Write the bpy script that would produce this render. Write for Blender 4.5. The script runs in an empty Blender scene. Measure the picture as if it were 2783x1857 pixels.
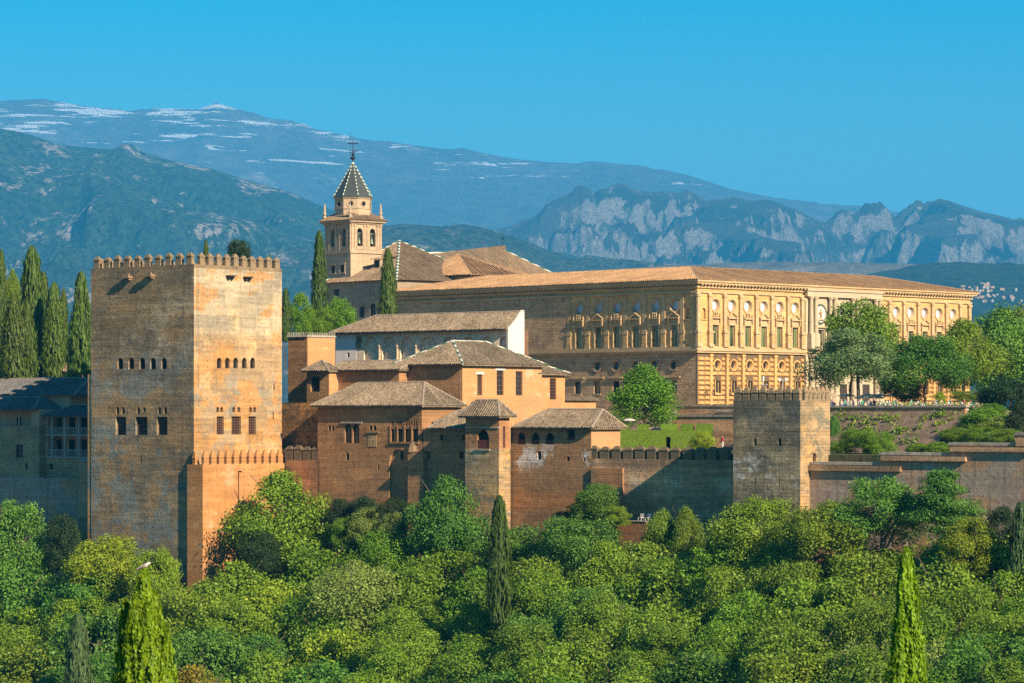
import bpy, bmesh, math, random
import numpy as np
from mathutils import Vector, Matrix, noise as MN
from mathutils.geometry import tessellate_polygon

SC = bpy.context.scene
COL = SC.collection
R = math.radians

# ------------------------------------------------------------------ camera, sky, sun, exposure
F = 8325.0            # focal length in photograph pixels (2783 wide)
CX, HY = 1391.5, 1128.0
cd = bpy.data.cameras.new("camera")
cam = bpy.data.objects.new("camera", cd)
COL.objects.link(cam)
SC.camera = cam
cam.location = (0, 0, 0)
cam.rotation_euler = (R(90), 0, 0)
cd.sensor_width = 36.0
cd.lens = 36.0 * F / 2783.0
cd.shift_y = (HY - 928.5) / 2783.0
cd.clip_start = 0.5
cd.clip_end = 60000
cd.dof.use_dof = True
cd.dof.focus_distance = 470
cd.dof.aperture_fstop = 5.0

SUN_EL, SUN_PHI = 29.5, 38.5
sdir = Vector((math.cos(R(SUN_EL)) * math.sin(R(SUN_PHI)), -math.cos(R(SUN_EL)) * math.cos(R(SUN_PHI)), math.sin(R(SUN_EL))))
W = bpy.data.worlds.new("World")
SC.world = W
W.use_nodes = True
wn = W.node_tree
bg = wn.nodes["Background"]
sky = wn.nodes.new("ShaderNodeTexSky")
sky.sky_type = 'NISHITA'
sky.sun_disc = False
sky.sun_elevation = R(SUN_EL)
sky.sun_rotation = math.atan2(sdir.x, sdir.y)
sky.altitude = 1500
sky.air_density = 1.8
sky.dust_density = 1.3
sky.ozone_density = 10.0
hs = wn.nodes.new("ShaderNodeHueSaturation")
hs.inputs['Saturation'].default_value = 1.58
hs.inputs['Hue'].default_value = 0.488
wn.links.new(sky.outputs[0], hs.inputs['Color'])
wn.links.new(hs.outputs[0], bg.inputs[0])
bg.inputs[1].default_value = 0.064
sl = bpy.data.lights.new("sun", 'SUN')
sun = bpy.data.objects.new("sun", sl)
COL.objects.link(sun)
sun.location = sdir * 200
sun.rotation_euler = (-sdir).to_track_quat('-Z', 'Y').to_euler()
sl.energy = 5.0
sl.angle = R(0.5)
sl.color = (1.0, 0.84, 0.62)
SC.view_settings.view_transform = 'Standard'
SC.view_settings.look = 'None'
SC.view_settings.exposure = 1.08
SC.view_settings.gamma = 1.0
SC.render.engine = 'CYCLES'
SC.cycles.use_denoising = False
try:
    SC.cycles.denoiser = 'OPENIMAGEDENOISE'
    SC.cycles.denoising_prefilter = 'ACCURATE'
except Exception:
    pass
SC.cycles.max_bounces = 6
SC.cycles.diffuse_bounces = 3
SC.cycles.glossy_bounces = 2
SC.cycles.transmission_bounces = 3
SC.cycles.transparent_max_bounces = 8
SC.cycles.volume_bounces = 1

# ------------------------------------------------------------------ photograph pixels to places
def zoomed(x0, y0, k):
    return lambda x, y: (x0 + x / k, y0 + y / k)
r1 = zoomed(0, 650, 1.7425)
r2 = zoomed(740, 300, 2.614)
r3 = zoomed(740, 850, 2.6133)
r4 = zoomed(1240, 950, 3.1357)
r5 = zoomed(1480, 680, 3.3367)
r6 = zoomed(1880, 680, 2.6024)
r7 = zoomed(1900, 1000, 2.6614)
rA = zoomed(0, 1300, 2.5269)
rB = zoomed(930, 1300, 2.5269)
rC = zoomed(1853, 1300, 2.5269)
rM = zoomed(0, 240, 1.688)
rN = zoomed(1392, 400, 1.689)

def at(px, py, Y):
    return Vector(((px - CX) / F * Y, Y, (HY - py) / F * Y))

class Fr:
    """a ground frame: u runs along the shaded (left) faces towards the right, v along the sunlit (right) faces away from us"""
    def __init__(s, px, Y, deg):
        s.X0, s.Y0, s.th = (px - CX) / F * Y, Y, R(deg)
        s.c, s.s = math.cos(s.th), math.sin(s.th)
    def P(f, u, v):
        return (f.X0 + f.c * u + f.s * v, f.Y0 - f.s * u + f.c * v)
    def uv(f, X, Y):
        dx, dy = X - f.X0, Y - f.Y0
        return (f.c * dx - f.s * dy, f.s * dx + f.c * dy)
    def u(f, px, v):
        k = (px - CX) / F
        return (k * (f.Y0 + f.c * v) - f.X0 - f.s * v) / (f.c + k * f.s)
    def v(f, px, u):
        k = (px - CX) / F
        return (k * (f.Y0 - f.s * u) - f.X0 - f.c * u) / (f.s - k * f.c)
    def z(f, py, u, v):
        return (HY - py) / F * f.P(u, v)[1]

FA = Fr(527.0, 450.0, 40.0)      # the medieval walls and towers
FP = Fr(1895.0, 560.0, 44.8)     # the renaissance palace
FC = Fr(953.0, 640.0, 49.8)      # the church
FW = Fr(CX, 0.001, 0.0)          # plain world axes
FW.X0, FW.Y0 = 0.0, 0.0

# ------------------------------------------------------------------ objects
OFF, FRM = {}, {}
def tag(o, label=None, cat=None, group=None, kind=None):
    if label: o['label'] = label
    if cat: o['category'] = cat
    if group: o['group'] = group
    if kind: o['kind'] = kind
    return o

def thing(name, label, cat, fr, u, v, z, group=None):
    o = bpy.data.objects.new(name, None)
    o.empty_display_size = 1
    COL.objects.link(o)
    X, Y = fr.P(u, v)
    o.location = (X, Y, z)
    o.rotation_euler = (0, 0, -fr.th)
    OFF[o.name] = (u, v, z)
    FRM[o.name] = fr
    return tag(o, label, cat, group)

def link(name, me, parent, loc=None):
    o = bpy.data.objects.new(name, me)
    COL.objects.link(o)
    if parent is not None:
        o.parent = parent
        OFF[o.name] = OFF.get(parent.name, (0, 0, 0))
        if loc is not None:
            off = OFF[parent.name]
            o.location = (loc[0] - off[0], loc[1] - off[1], loc[2] - off[2])
    return o

class MB:
    def __init__(s):
        s.v, s.f = [], []
    def add(s, vs, fs):
        n = len(s.v)
        s.v += [tuple(p) for p in vs]
        s.f += [tuple(i + n for i in f) for f in fs]
    def poly(s, pts):
        s.add(pts, [tuple(range(len(pts)))])
    def box(s, a, b, top=1.0):
        x0, y0, z0 = a
        x1, y1, z1 = b
        cx, cy, hx, hy = (x0 + x1) / 2, (y0 + y1) / 2, (x1 - x0) / 2 * top, (y1 - y0) / 2 * top
        s.add([(x0, y0, z0), (x1, y0, z0), (x1, y1, z0), (x0, y1, z0), (cx - hx, cy - hy, z1), (cx + hx, cy - hy, z1), (cx + hx, cy + hy, z1), (cx - hx, cy + hy, z1)],
              [(0, 3, 2, 1), (4, 5, 6, 7), (0, 1, 5, 4), (1, 2, 6, 5), (2, 3, 7, 6), (3, 0, 4, 7)])
    def fbox(s, face, const, s0, s1, z0, z1, d0, d1):
        """box on a wall face: d is the depth into the wall (negative is proud)"""
        p, q = fpt(face, const, s0, z0, d0), fpt(face, const, s1, z1, d1)
        s.box([min(p[i], q[i]) for i in range(3)], [max(p[i], q[i]) for i in range(3)])
    def tube(s, p, q, r0, r1=None, n=8):
        p, q = Vector(p), Vector(q)
        r1 = r0 if r1 is None else r1
        d = (q - p).normalized()
        a = d.orthogonal().normalized()
        b = d.cross(a)
        vs = []
        for c, r in ((p, r0), (q, r1)):
            for k in range(n):
                t = 2 * math.pi * k / n
                vs.append(c + a * (math.cos(t) * r) + b * (math.sin(t) * r))
        fs = [(k, (k + 1) % n, n + (k + 1) % n, n + k) for k in range(n)] + [tuple(range(n))[::-1], tuple(range(n, 2 * n))]
        s.add(vs, fs)
    def lathe(s, c, prof, n=12, rot=0.0, sx=1, sy=1):
        vs, fs = [], []
        for r, z in prof:
            for k in range(n):
                t = 2 * math.pi * k / n + rot
                vs.append((c[0] + r * math.cos(t) * sx, c[1] + r * math.sin(t) * sy, c[2] + z))
        for i in range(len(prof) - 1):
            for k in range(n):
                fs.append((i * n + k, i * n + (k + 1) % n, (i + 1) * n + (k + 1) % n, (i + 1) * n + k))
        fs.append(tuple(range(n))[::-1])
        fs.append(tuple(range((len(prof) - 1) * n, len(prof) * n)))
        s.add(vs, fs)
    def mesh(s, name, m, off=(0, 0, 0), smooth=False):
        me = bpy.data.meshes.new(name)
        me.from_pydata([(p[0] - off[0], p[1] - off[1], p[2] - off[2]) for p in s.v], [], s.f)
        if m is not None:
            me.materials.append(m)
        if smooth:
            me.polygons.foreach_set('use_smooth', [True] * len(me.polygons))
        me.update()
        return me
    def build(s, name, m, parent=None, smooth=False):
        off = OFF.get(parent.name, (0, 0, 0)) if parent is not None else (0, 0, 0)
        return link(name, s.mesh(name, m, off, smooth), parent)

def fpt(face, const, s, z, d=0.0):
    return (s, const + d, z) if face == 'L' else (const - d, s, z)

# ------------------------------------------------------------------ materials
class NT:
    def __init__(s, name):
        s.m = bpy.data.materials.new(name)
        s.m.use_nodes = True
        s.t = s.m.node_tree
        s.b = s.t.nodes['Principled BSDF']
        s.out = s.t.nodes['Material Output']
        s.b.inputs['Roughness'].default_value = 0.9
        s.b.inputs['Specular IOR Level'].default_value = 0.2
    def n(s, typ, **kw):
        o = s.t.nodes.new(typ)
        for k, v in kw.items(): setattr(o, k, v)
        return o
    def set(s, sock, v):
        if hasattr(v, 'node'): s.t.links.new(v, sock)
        elif isinstance(v, tuple) and len(v) == 3 and sock.type == 'RGBA': sock.default_value = (*v, 1)
        else: sock.default_value = v
    def coord(s, what='Object'):
        return s.n('ShaderNodeTexCoord').outputs[what]
    def map(s, vec, scale=(1, 1, 1), loc=(0, 0, 0)):
        o = s.n('ShaderNodeMapping')
        s.set(o.inputs[0], vec)
        o.inputs['Scale'].default_value = scale
        o.inputs['Location'].default_value = loc
        return o.outputs[0]
    def noise(s, vec, scale=1.0, detail=4, rough=0.55, dist=0.0):
        o = s.n('ShaderNodeTexNoise')
        s.set(o.inputs['Vector'], vec)
        o.inputs['Scale'].default_value = scale
        o.inputs['Detail'].default_value = detail
        o.inputs['Roughness'].default_value = rough
        o.inputs['Distortion'].default_value = dist
        return o.outputs[0]
    def rng(s, fac, a, b, lo=0.0, hi=1.0):
        o = s.n('ShaderNodeMapRange')
        s.set(o.inputs[0], fac)
        for i, v in enumerate((a, b, lo, hi)): o.inputs[1 + i].default_value = v
        return o.outputs[0]
    def mix(s, fac, a, b, mode='MIX'):
        o = s.n('ShaderNodeMix', data_type='RGBA', blend_type=mode)
        s.set(o.inputs[0], fac)
        s.set(o.inputs[6], a)
        s.set(o.inputs[7], b)
        return o.outputs[2]
    def math(s, op, a, b=0.0):
        o = s.n('ShaderNodeMath', operation=op)
        s.set(o.inputs[0], a)
        s.set(o.inputs[1], b)
        return o.outputs[0]
    def scale(s, col, fac):
        o = s.n('ShaderNodeVectorMath', operation='SCALE')
        s.set(o.inputs[0], col)
        s.set(o.inputs['Scale'], fac)
        return o.outputs[0]
    def bump(s, h, strength=0.4, dist=0.1):
        o = s.n('ShaderNodeBump')
        o.inputs['Strength'].default_value = strength
        o.inputs['Distance'].default_value = dist
        s.set(o.inputs['Height'], h)
        s.set(s.b.inputs['Normal'], o.outputs[0])
    def done(s, col, rough=None):
        s.set(s.b.inputs['Base Color'], col)
        if rough is not None: s.b.inputs['Roughness'].default_value = rough
        return s.m

def warm(c):
    return None if c is None else (c[0] * 0.97, c[1] * 0.845, c[2] * 0.67)
def wall_mat(name, c1, c2, c3=None, pt=0.58, ps=0.22, brick=0.0, layer=0.25, drip=0.35, dripc=(0.05, 0.045, 0.04), zones=(), seed=0.0, bump=0.5, brickc=None, fine=0.25, bs=(0.9, 0.22), warmth=True, repair=0.0, holes=0.0):
    if warmth:
        c1, c2, c3 = warm(c1), warm(c2), warm(c3)
        zones = [(a, b, warm(c), d, e) if c[0] > c[2] * 1.25 else (a, b, c, d, e) for a, b, c, d, e in zones]
    N = NT(name)
    o = N.map(N.coord(), loc=(seed, seed * 1.7, seed * 0.6))
    sp = N.n('ShaderNodeSeparateXYZ')
    N.set(sp.inputs[0], N.coord())
    cb = N.n('ShaderNodeCombineXYZ')
    N.set(cb.inputs[0], N.math('ADD', sp.outputs[0], sp.outputs[1]))
    N.set(cb.inputs[1], sp.outputs[2])
    col = N.mix(N.rng(N.noise(o, 0.13, 5, 0.6), 0.38, 0.62), c1, c2)
    edge = N.noise(o, 0.55, 6, 0.7)
    gz = N.n('ShaderNodeSeparateXYZ')
    N.set(gz.inputs[0], N.n('ShaderNodeNewGeometry').outputs['Position'])
    for (z0, z1, c, amt, thr) in zones:
        up = N.rng(gz.outputs[2], z0 - 1.2, z0 + 1.2)
        dn = N.rng(gz.outputs[2], z1 - 1.2, z1 + 1.2, 1, 0)
        k = N.math('MULTIPLY', up, dn)
        nn = N.math('ADD', N.math('MULTIPLY', N.noise(N.map(o, loc=(7.3 + z0, 3.1, z1)), 0.2, 6, 0.65), 0.75), N.math('MULTIPLY', edge, 0.25))
        k = N.math('MULTIPLY', k, N.rng(nn, thr, thr + 0.05))
        col = N.mix(N.math('MULTIPLY', k, amt), col, c)
    if c3 is not None:
        k = N.rng(N.noise(N.map(o, (1, 1, 1.3), (11, 5, 2)), ps, 7, 0.68), pt, pt + 0.035)
        col = N.mix(N.math('MULTIPLY', k, 0.85), col, c3)
    lay = N.noise(N.map(o, (0.12, 0.12, 1.9)), 1.0, 5, 0.7)
    col = N.scale(col, N.rng(lay, 0.3, 0.7, 1 - layer, 1 + layer))
    hgt = N.math('MULTIPLY', lay, 0.6)
    fn = N.noise(o, 2.2, 7, 0.72)
    col = N.scale(col, N.rng(fn, 0.3, 0.7, 1 - fine, 1 + fine))
    hgt = N.math('ADD', hgt, fn)
    if brick > 0:
        b = N.n('ShaderNodeTexBrick')
        N.set(b.inputs['Vector'], cb.outputs[0])
        b.inputs['Scale'].default_value = 1.0
        b.inputs['Brick Width'].default_value = bs[0]
        b.inputs['Row Height'].default_value = bs[1]
        b.inputs['Mortar Size'].default_value = 0.035
        b.inputs['Mortar Smooth'].default_value = 0.4
        b.inputs['Bias'].default_value = 0.0
        b.inputs['Color1'].default_value = (0.75, 0.7, 0.68, 1)
        b.inputs['Color2'].default_value = (1.25, 1.22, 1.15, 1)
        m0 = brickc or (0.6, 0.58, 0.55)
        b.inputs['Mortar'].default_value = (*m0, 1)
        k = N.math('MULTIPLY', N.rng(N.noise(o, 0.3, 3), 0.35, 0.6), brick)
        col = N.mix(k, col, N.mix(1.0, col, b.outputs[0], 'MULTIPLY'))
        hgt = N.math('SUBTRACT', hgt, N.math('MULTIPLY', b.outputs['Fac'], 0.5 * brick))
    if repair > 0:
        wob = N.n('ShaderNodeVectorMath', operation='ADD')
        N.set(wob.inputs[0], cb.outputs[0])
        nz = N.n('ShaderNodeTexNoise')
        N.set(nz.inputs['Vector'], o)
        nz.inputs['Scale'].default_value = 0.9
        nz.inputs['Detail'].default_value = 4
        N.set(wob.inputs[1], N.scale(nz.outputs['Color'], 0.9))
        for (bw, bh, k0) in ((3.7, 1.9, 1.0), (9.0, 4.6, 0.8)):
            b2 = N.n('ShaderNodeTexBrick', offset=0.37, squash=0.7, squash_frequency=3)
            N.set(b2.inputs['Vector'], wob.outputs[0])
            b2.inputs['Scale'].default_value = 1.0
            b2.inputs['Brick Width'].default_value = bw
            b2.inputs['Row Height'].default_value = bh
            b2.inputs['Mortar Size'].default_value = 0.0
            b2.inputs['Color1'].default_value = (1 - repair * k0, 1 - repair * k0 * 0.92, 1 - repair * k0 * 0.8, 1)
            b2.inputs['Color2'].default_value = (1 + repair * k0, 1 + repair * k0 * 0.95, 1 + repair * k0 * 0.8, 1)
            b2.inputs['Mortar'].default_value = (1, 1, 1, 1)
            col = N.mix(1.0, col, b2.outputs[0], 'MULTIPLY')
    if holes > 0:
        fr = N.n('ShaderNodeVectorMath', operation='FRACTION')
        N.set(fr.inputs[0], N.map(cb.outputs[0], (1 / 1.9, 1 / 0.95, 1)))
        ds = N.n('ShaderNodeVectorMath', operation='DISTANCE')
        N.set(ds.inputs[0], N.map(fr.outputs[0], (1.9, 0.95, 0)))
        ds.inputs[1].default_value = (0.9, 0.5, 0)
        hk = N.math('MULTIPLY', N.rng(ds.outputs['Value'], 0.13, 0.09), N.rng(N.noise(N.map(o, loc=(2, 8, 4)), 0.5, 2), 0.5, 0.56))
        col = N.mix(N.math('MULTIPLY', hk, holes), col, (0.03, 0.022, 0.016))
    if drip > 0:
        d = N.noise(N.map(o, (1.1, 1.1, 0.05), (3, 9, 0)), 1.0, 5, 0.65)
        col = N.mix(N.rng(d, 0.55, 0.75, 0, drip), col, dripc)
    N.bump(hgt, bump, 0.14)
    return N.done(col)

def tile_mat(name, c1, c2, c3, seed=0.0):
    N = NT(name)
    o = N.map(N.coord(), loc=(seed, seed, seed))
    a = N.noise(N.map(o, (1, 1, 1.5)), 1.7, 5, 0.75)
    col = N.mix(N.rng(a, 0.42, 0.58), c1, c2)
    b = N.noise(N.map(o, loc=(5, 3, 1)), 4.5, 3, 0.7)
    col = N.mix(N.rng(b, 0.52, 0.6, 0, 0.85), col, c3)
    c = N.noise(o, 0.25, 4, 0.6)
    col = N.scale(col, N.rng(c, 0.3, 0.7, 0.75, 1.25))
    N.bump(a, 0.3, 0.08)
    return N.done(col)

def plain(name, c, rough=0.8, var=0.2, sc=1.5, metal=0.0, spec=0.2):
    N = NT(name)
    a = N.noise(N.coord(), sc, 5, 0.65)
    col = N.scale(N.mix(0.0, c, c), N.rng(a, 0.3, 0.7, 1 - var, 1 + var))
    N.b.inputs['Metallic'].default_value = metal
    N.b.inputs['Specular IOR Level'].default_value = spec
    return N.done(col, rough)

def glass(name, c, rough=0.12, spec=0.5, blind=None):
    N = NT(name)
    col = c
    if blind is not None:
        a = N.noise(N.map(N.coord(), (1.2, 1.2, 0.1)), 1.0, 2)
        col = N.mix(N.rng(a, 0.44, 0.56), c, blind)
    N.b.inputs['Specular IOR Level'].default_value = spec
    return N.done(col, rough)

M = {}
BLUE = (0.15, 0.175, 0.165)
M['comares'] = wall_mat('rammed_earth_tower', (0.37, 0.265, 0.165), (0.31, 0.25, 0.18), (0.43, 0.25, 0.11), pt=0.53, ps=0.16, brick=0.16, layer=0.26, drip=0.4,
                        zones=((-24, -7, BLUE, 0.85, 0.46), (-2, 6, (0.20, 0.20, 0.17), 0.6, 0.50), (12, 26, (0.36, 0.335, 0.28), 0.9, 0.38), (-9, 11, (0.48, 0.265, 0.10), 0.75, 0.50), (2, 16, (0.50, 0.40, 0.26), 0.6, 0.52)), seed=2.0, repair=.17, holes=.7)
M['comares_north'] = wall_mat('shade_toned_stained_wall', (0.31, 0.225, 0.14), (0.25, 0.205, 0.145), (0.19, 0.165, 0.13), pt=0.54, ps=0.22, brick=0.22, layer=0.34, drip=0.5, seed=2.0, bump=0.8, fine=0.35,  # darker, greyer copy paints this face's shade; the patches are stains
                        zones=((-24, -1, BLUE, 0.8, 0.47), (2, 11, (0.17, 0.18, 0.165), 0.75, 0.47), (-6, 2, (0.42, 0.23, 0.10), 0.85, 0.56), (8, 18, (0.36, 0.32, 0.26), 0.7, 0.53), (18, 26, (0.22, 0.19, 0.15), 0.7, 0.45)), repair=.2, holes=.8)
M['tower_north'] = wall_mat('shade_toned_stained_face', (0.33, 0.285, 0.21), (0.27, 0.245, 0.19), (0.13, 0.135, 0.115), pt=0.52, ps=0.3, layer=0.35, drip=0.6, brick=0.45, bs=(1.0, 0.42), seed=29.0, bump=0.8, fine=0.35,  # greyed stone carries the shaded side's tone in its colour, plus stains
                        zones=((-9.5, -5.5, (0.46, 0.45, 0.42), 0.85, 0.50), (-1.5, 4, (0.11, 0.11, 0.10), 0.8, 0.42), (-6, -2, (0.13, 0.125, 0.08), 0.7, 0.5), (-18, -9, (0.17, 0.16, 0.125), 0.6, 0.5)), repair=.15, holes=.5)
M['rampart'] = wall_mat('rammed_earth_rampart', (0.45, 0.25, 0.12), (0.40, 0.205, 0.085), (0.42, 0.31, 0.2), pt=0.56, layer=0.22, drip=0.5, dripc=(0.2, 0.09, 0.04), seed=5.0, bump=0.3, repair=.09, holes=.4)
M['red_wall'] = wall_mat('red_earth_wall', (0.37, 0.19, 0.10), (0.33, 0.21, 0.125), (0.26, 0.17, 0.11), pt=0.56, layer=0.25, drip=0.35, brick=0.25, seed=9.0, repair=.14, holes=.6)
M['mexuar'] = wall_mat('brown_plaster_wall', (0.38, 0.225, 0.12), (0.33, 0.205, 0.12), (0.26, 0.165, 0.11), pt=0.55, layer=0.18, drip=0.3, brick=0.35, seed=13.0,
                       zones=((-20, -13, (0.24, 0.15, 0.09), 0.6, 0.47), (-6, 2, (0.27, 0.155, 0.085), 0.75, 0.46)), repair=.13, holes=.6)
M['rough'] = wall_mat('crumbling_masonry', (0.34, 0.19, 0.08), (0.21, 0.14, 0.075), (0.13, 0.09, 0.06), pt=0.52, ps=0.8, layer=0.4, drip=0.3, brick=0.3, seed=17.0, bump=1.0, fine=0.5, repair=.15)
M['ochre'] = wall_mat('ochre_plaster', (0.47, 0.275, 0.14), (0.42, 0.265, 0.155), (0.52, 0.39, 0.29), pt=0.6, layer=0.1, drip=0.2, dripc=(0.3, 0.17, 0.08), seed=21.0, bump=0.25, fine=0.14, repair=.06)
M['pinkwash'] = wall_mat('pale_plaster', (0.84, 0.80, 0.86), (0.78, 0.74, 0.8), None, layer=0.06, drip=0.15, seed=25.0, bump=0.15, fine=0.1)
M['tower_grey'] = wall_mat('lichened_stone_tower', (0.40, 0.30, 0.19), (0.30, 0.24, 0.165), (0.17, 0.17, 0.145), pt=0.52, ps=0.3, layer=0.3, drip=0.45, brick=0.45, bs=(1.0, 0.42),
                           zones=((-10, -5, (0.46, 0.43, 0.38), 0.7, 0.52), (-2, 3, (0.19, 0.17, 0.13), 0.6, 0.5), (-20, -1, (0.50, 0.33, 0.15), 0.6, 0.52)), seed=29.0, bump=0.7, repair=.14, holes=.6)
M['curtain'] = wall_mat('weathered_curtain_wall', (0.56, 0.36, 0.23), (0.48, 0.34, 0.235), (0.42, 0.34, 0.26), pt=0.6, ps=0.2, layer=0.35, drip=0.45, brick=0.35, seed=33.0, bump=0.8,
                        zones=((-10.6, -8.0, (0.58, 0.50, 0.41), 0.8, 0.50), (-7.6, -5.5, (0.14, 0.105, 0.08), 0.7, 0.44), (-16, -10, (0.24, 0.18, 0.13), 0.6, 0.46)), repair=.16, holes=.6)
M['grey_wall'] = wall_mat('grey_streaked_wall', (0.40, 0.30, 0.23), (0.46, 0.29, 0.18), (0.34, 0.31, 0.28), pt=0.55, ps=0.15, layer=0.2, drip=0.7, dripc=(0.07, 0.07, 0.07), seed=37.0, bump=0.5,
                          zones=((-20, -8, (0.25, 0.24, 0.23), 0.5, 0.45),), repair=.12, holes=.5)
M['coping'] = plain('lichened_coping', (0.3, 0.26, 0.2), 0.9, 0.4, 1.2)
M['merlon'] = wall_mat('merlon_stone', (0.30, 0.225, 0.15), (0.23, 0.185, 0.135), (0.15, 0.13, 0.10), pt=0.55, ps=0.6, layer=0.2, drip=0.3, seed=41.0, repair=.1)
M['merlon_dark'] = wall_mat('dark_merlon_stone', (0.22, 0.16, 0.11), (0.17, 0.14, 0.10), (0.12, 0.1, 0.075), pt=0.5, ps=0.7, layer=0.2, drip=0.4, seed=43.0)
M['house_brick'] = wall_mat('shaded_brick_house', (0.40, 0.31, 0.22), (0.32, 0.26, 0.19), (0.46, 0.36, 0.26), pt=0.57, ps=0.35, layer=0.2, drip=0.4, brick=0.6, seed=47.0, bump=0.8, repair=.14)
M['house_plaster'] = wall_mat('rose_plaster', (0.50, 0.36, 0.29), (0.45, 0.34, 0.28), None, layer=0.08, drip=0.2, seed=51.0, bump=0.2, fine=0.1)
M['palace'] = wall_mat('golden_sandstone', (0.56, 0.41, 0.21), (0.52, 0.36, 0.17), (0.44, 0.31, 0.165), pt=0.58, ps=0.35, layer=0.12, drip=0.35, dripc=(0.2, 0.14, 0.08), brick=0.8, bs=(1.3, 0.55), seed=55.0, bump=0.4, fine=0.15, repair=.07)
M['palace_rough'] = wall_mat('brown_sandstone_blocks', (0.46, 0.34, 0.23), (0.40, 0.295, 0.205), (0.28, 0.215, 0.155), pt=0.57, ps=0.4, layer=0.15, drip=0.4, brick=0.85, bs=(1.2, 0.5), seed=59.0, bump=0.7, repair=.1)
M['palace_trim'] = wall_mat('carved_sandstone', (0.48, 0.39, 0.26), (0.41, 0.32, 0.2), (0.33, 0.25, 0.16), pt=0.6, ps=1.0, layer=0.1, drip=0.3, seed=61.0, bump=0.3, fine=0.2)
M['rust'] = wall_mat('rusticated_sandstone', (0.55, 0.36, 0.16), (0.50, 0.32, 0.14), (0.42, 0.27, 0.13), pt=0.58, ps=0.8, layer=0.12, drip=0.25, dripc=(0.22, 0.13, 0.07), seed=63.0, bump=0.6, fine=0.2, repair=.1)
M['joint'] = plain('dark_stone_joints', (0.13, 0.085, 0.045), 0.95, 0.3)
M['gallery'] = wall_mat('carved_stucco', (0.80, 0.70, 0.60), (0.72, 0.62, 0.52), (0.6, 0.5, 0.4), pt=0.58, ps=1.2, layer=0.1, drip=0.2, seed=64.0, bump=0.4)
M['marble'] = wall_mat('pale_grey_marble', (0.46, 0.42, 0.34), (0.42, 0.38, 0.31), (0.34, 0.31, 0.26), pt=0.6, ps=0.8, layer=0.05, drip=0.3, dripc=(0.25, 0.22, 0.18), seed=67.0, bump=0.15, fine=0.1)
M['greenstone'] = plain('dark_green_stone', (0.07, 0.1, 0.075), 0.5, 0.3)
M['church'] = wall_mat('buff_church_stone', (0.46, 0.385, 0.31), (0.41, 0.34, 0.27), (0.34, 0.29, 0.24), pt=0.6, ps=0.5, layer=0.12, drip=0.25, brick=0.45, seed=71.0, bump=0.3, fine=0.14)
M['church_wall'] = wall_mat('grey_church_wall', (0.36, 0.31, 0.25), (0.30, 0.26, 0.215), (0.14, 0.12, 0.1), pt=0.62, ps=0.9, layer=0.15, drip=0.3, brick=0.5, seed=73.0, repair=.1)
M['slate'] = plain('dark_glazed_spire_tiles', (0.045, 0.05, 0.045), 0.45, 0.25, 3.0, spec=0.4)
M['tile'] = tile_mat('weathered_grey_tiles', (0.215, 0.155, 0.10), (0.105, 0.075, 0.05), (0.31, 0.245, 0.16), 1.0)
M['tile_gold'] = tile_mat('golden_tiles', (0.37, 0.205, 0.095), (0.25, 0.135, 0.065), (0.46, 0.30, 0.15), 3.0)
M['tile_brown'] = tile_mat('brown_tiles', (0.235, 0.155, 0.09), (0.13, 0.088, 0.055), (0.32, 0.23, 0.14), 6.0)
M['tile_dark'] = tile_mat('dark_tiles', (0.13, 0.12, 0.11), (0.08, 0.075, 0.07), (0.2, 0.18, 0.16), 8.0)
def striped(name, c1, c2, sc):
    N = NT(name)
    w = N.n('ShaderNodeTexWave', wave_type='BANDS', bands_direction='Z')
    N.set(w.inputs['Vector'], N.coord())
    w.inputs['Scale'].default_value = sc
    return N.done(N.mix(N.rng(w.outputs['Fac'], 0.45, 0.55), c1, c2), 0.5)
M['ridge_green'] = striped('green_and_white_ridge_tiles', (0.62, 0.58, 0.46), (0.05, 0.14, 0.09), 0.42)
M['ridge'] = plain('ridge_tiles', (0.27, 0.21, 0.15), 0.9, 0.35, 2.5)
M['wood'] = plain('brown_wood', (0.10, 0.05, 0.028), 0.7, 0.3, 4)
M['wood_dark'] = plain('dark_wood', (0.045, 0.032, 0.025), 0.7, 0.3, 4)
M['wood_grey'] = plain('grey_wood', (0.34, 0.29, 0.25), 0.8, 0.25, 4)
M['dark'] = glass('dark_opening', (0.012, 0.011, 0.011), 0.6, 0.1)
M['pane'] = glass('window_glass', (0.02, 0.025, 0.03), 0.15, 0.5)
M['pane_sky'] = glass('painted_sky_glass', (0.34, 0.40, 0.47), 0.15, 0.6)  # pale blue base colour stands for the sky reflected in the panes
M['pane_green'] = glass('tall_window_glass', (0.022, 0.032, 0.02), 0.08, 0.6, (0.13, 0.16, 0.06))
M['pane_lit'] = glass('painted_lit_pane', (0.30, 0.15, 0.06), 0.5, 0.2, (0.05, 0.035, 0.03))  # lit look of the panes put into an orange base colour
M['pane_amber'] = glass('amber_blind_glass', (0.03, 0.03, 0.028), 0.15, 0.5, (0.22, 0.13, 0.05))
M['redpanel'] = plain('red_wood_panel', (0.10, 0.03, 0.024), 0.6, 0.2)
M['iron'] = plain('dark_iron', (0.03, 0.03, 0.032), 0.5, 0.2, metal=0.6)
M['bronze'] = plain('green_bronze', (0.12, 0.15, 0.10), 0.45, 0.3, metal=0.5)
M['whitewash'] = plain('whitewash', (0.55, 0.50, 0.44), 0.9, 0.08, 0.6)
M['canvas'] = plain('beige_canvas', (0.50, 0.36, 0.22), 0.9, 0.1)
M['canvas_pink'] = plain('pale_pink_canvas', (0.6, 0.45, 0.42), 0.9, 0.1)
M['bark'] = plain('bark', (0.11, 0.08, 0.055), 0.95, 0.4, 5)

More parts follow.
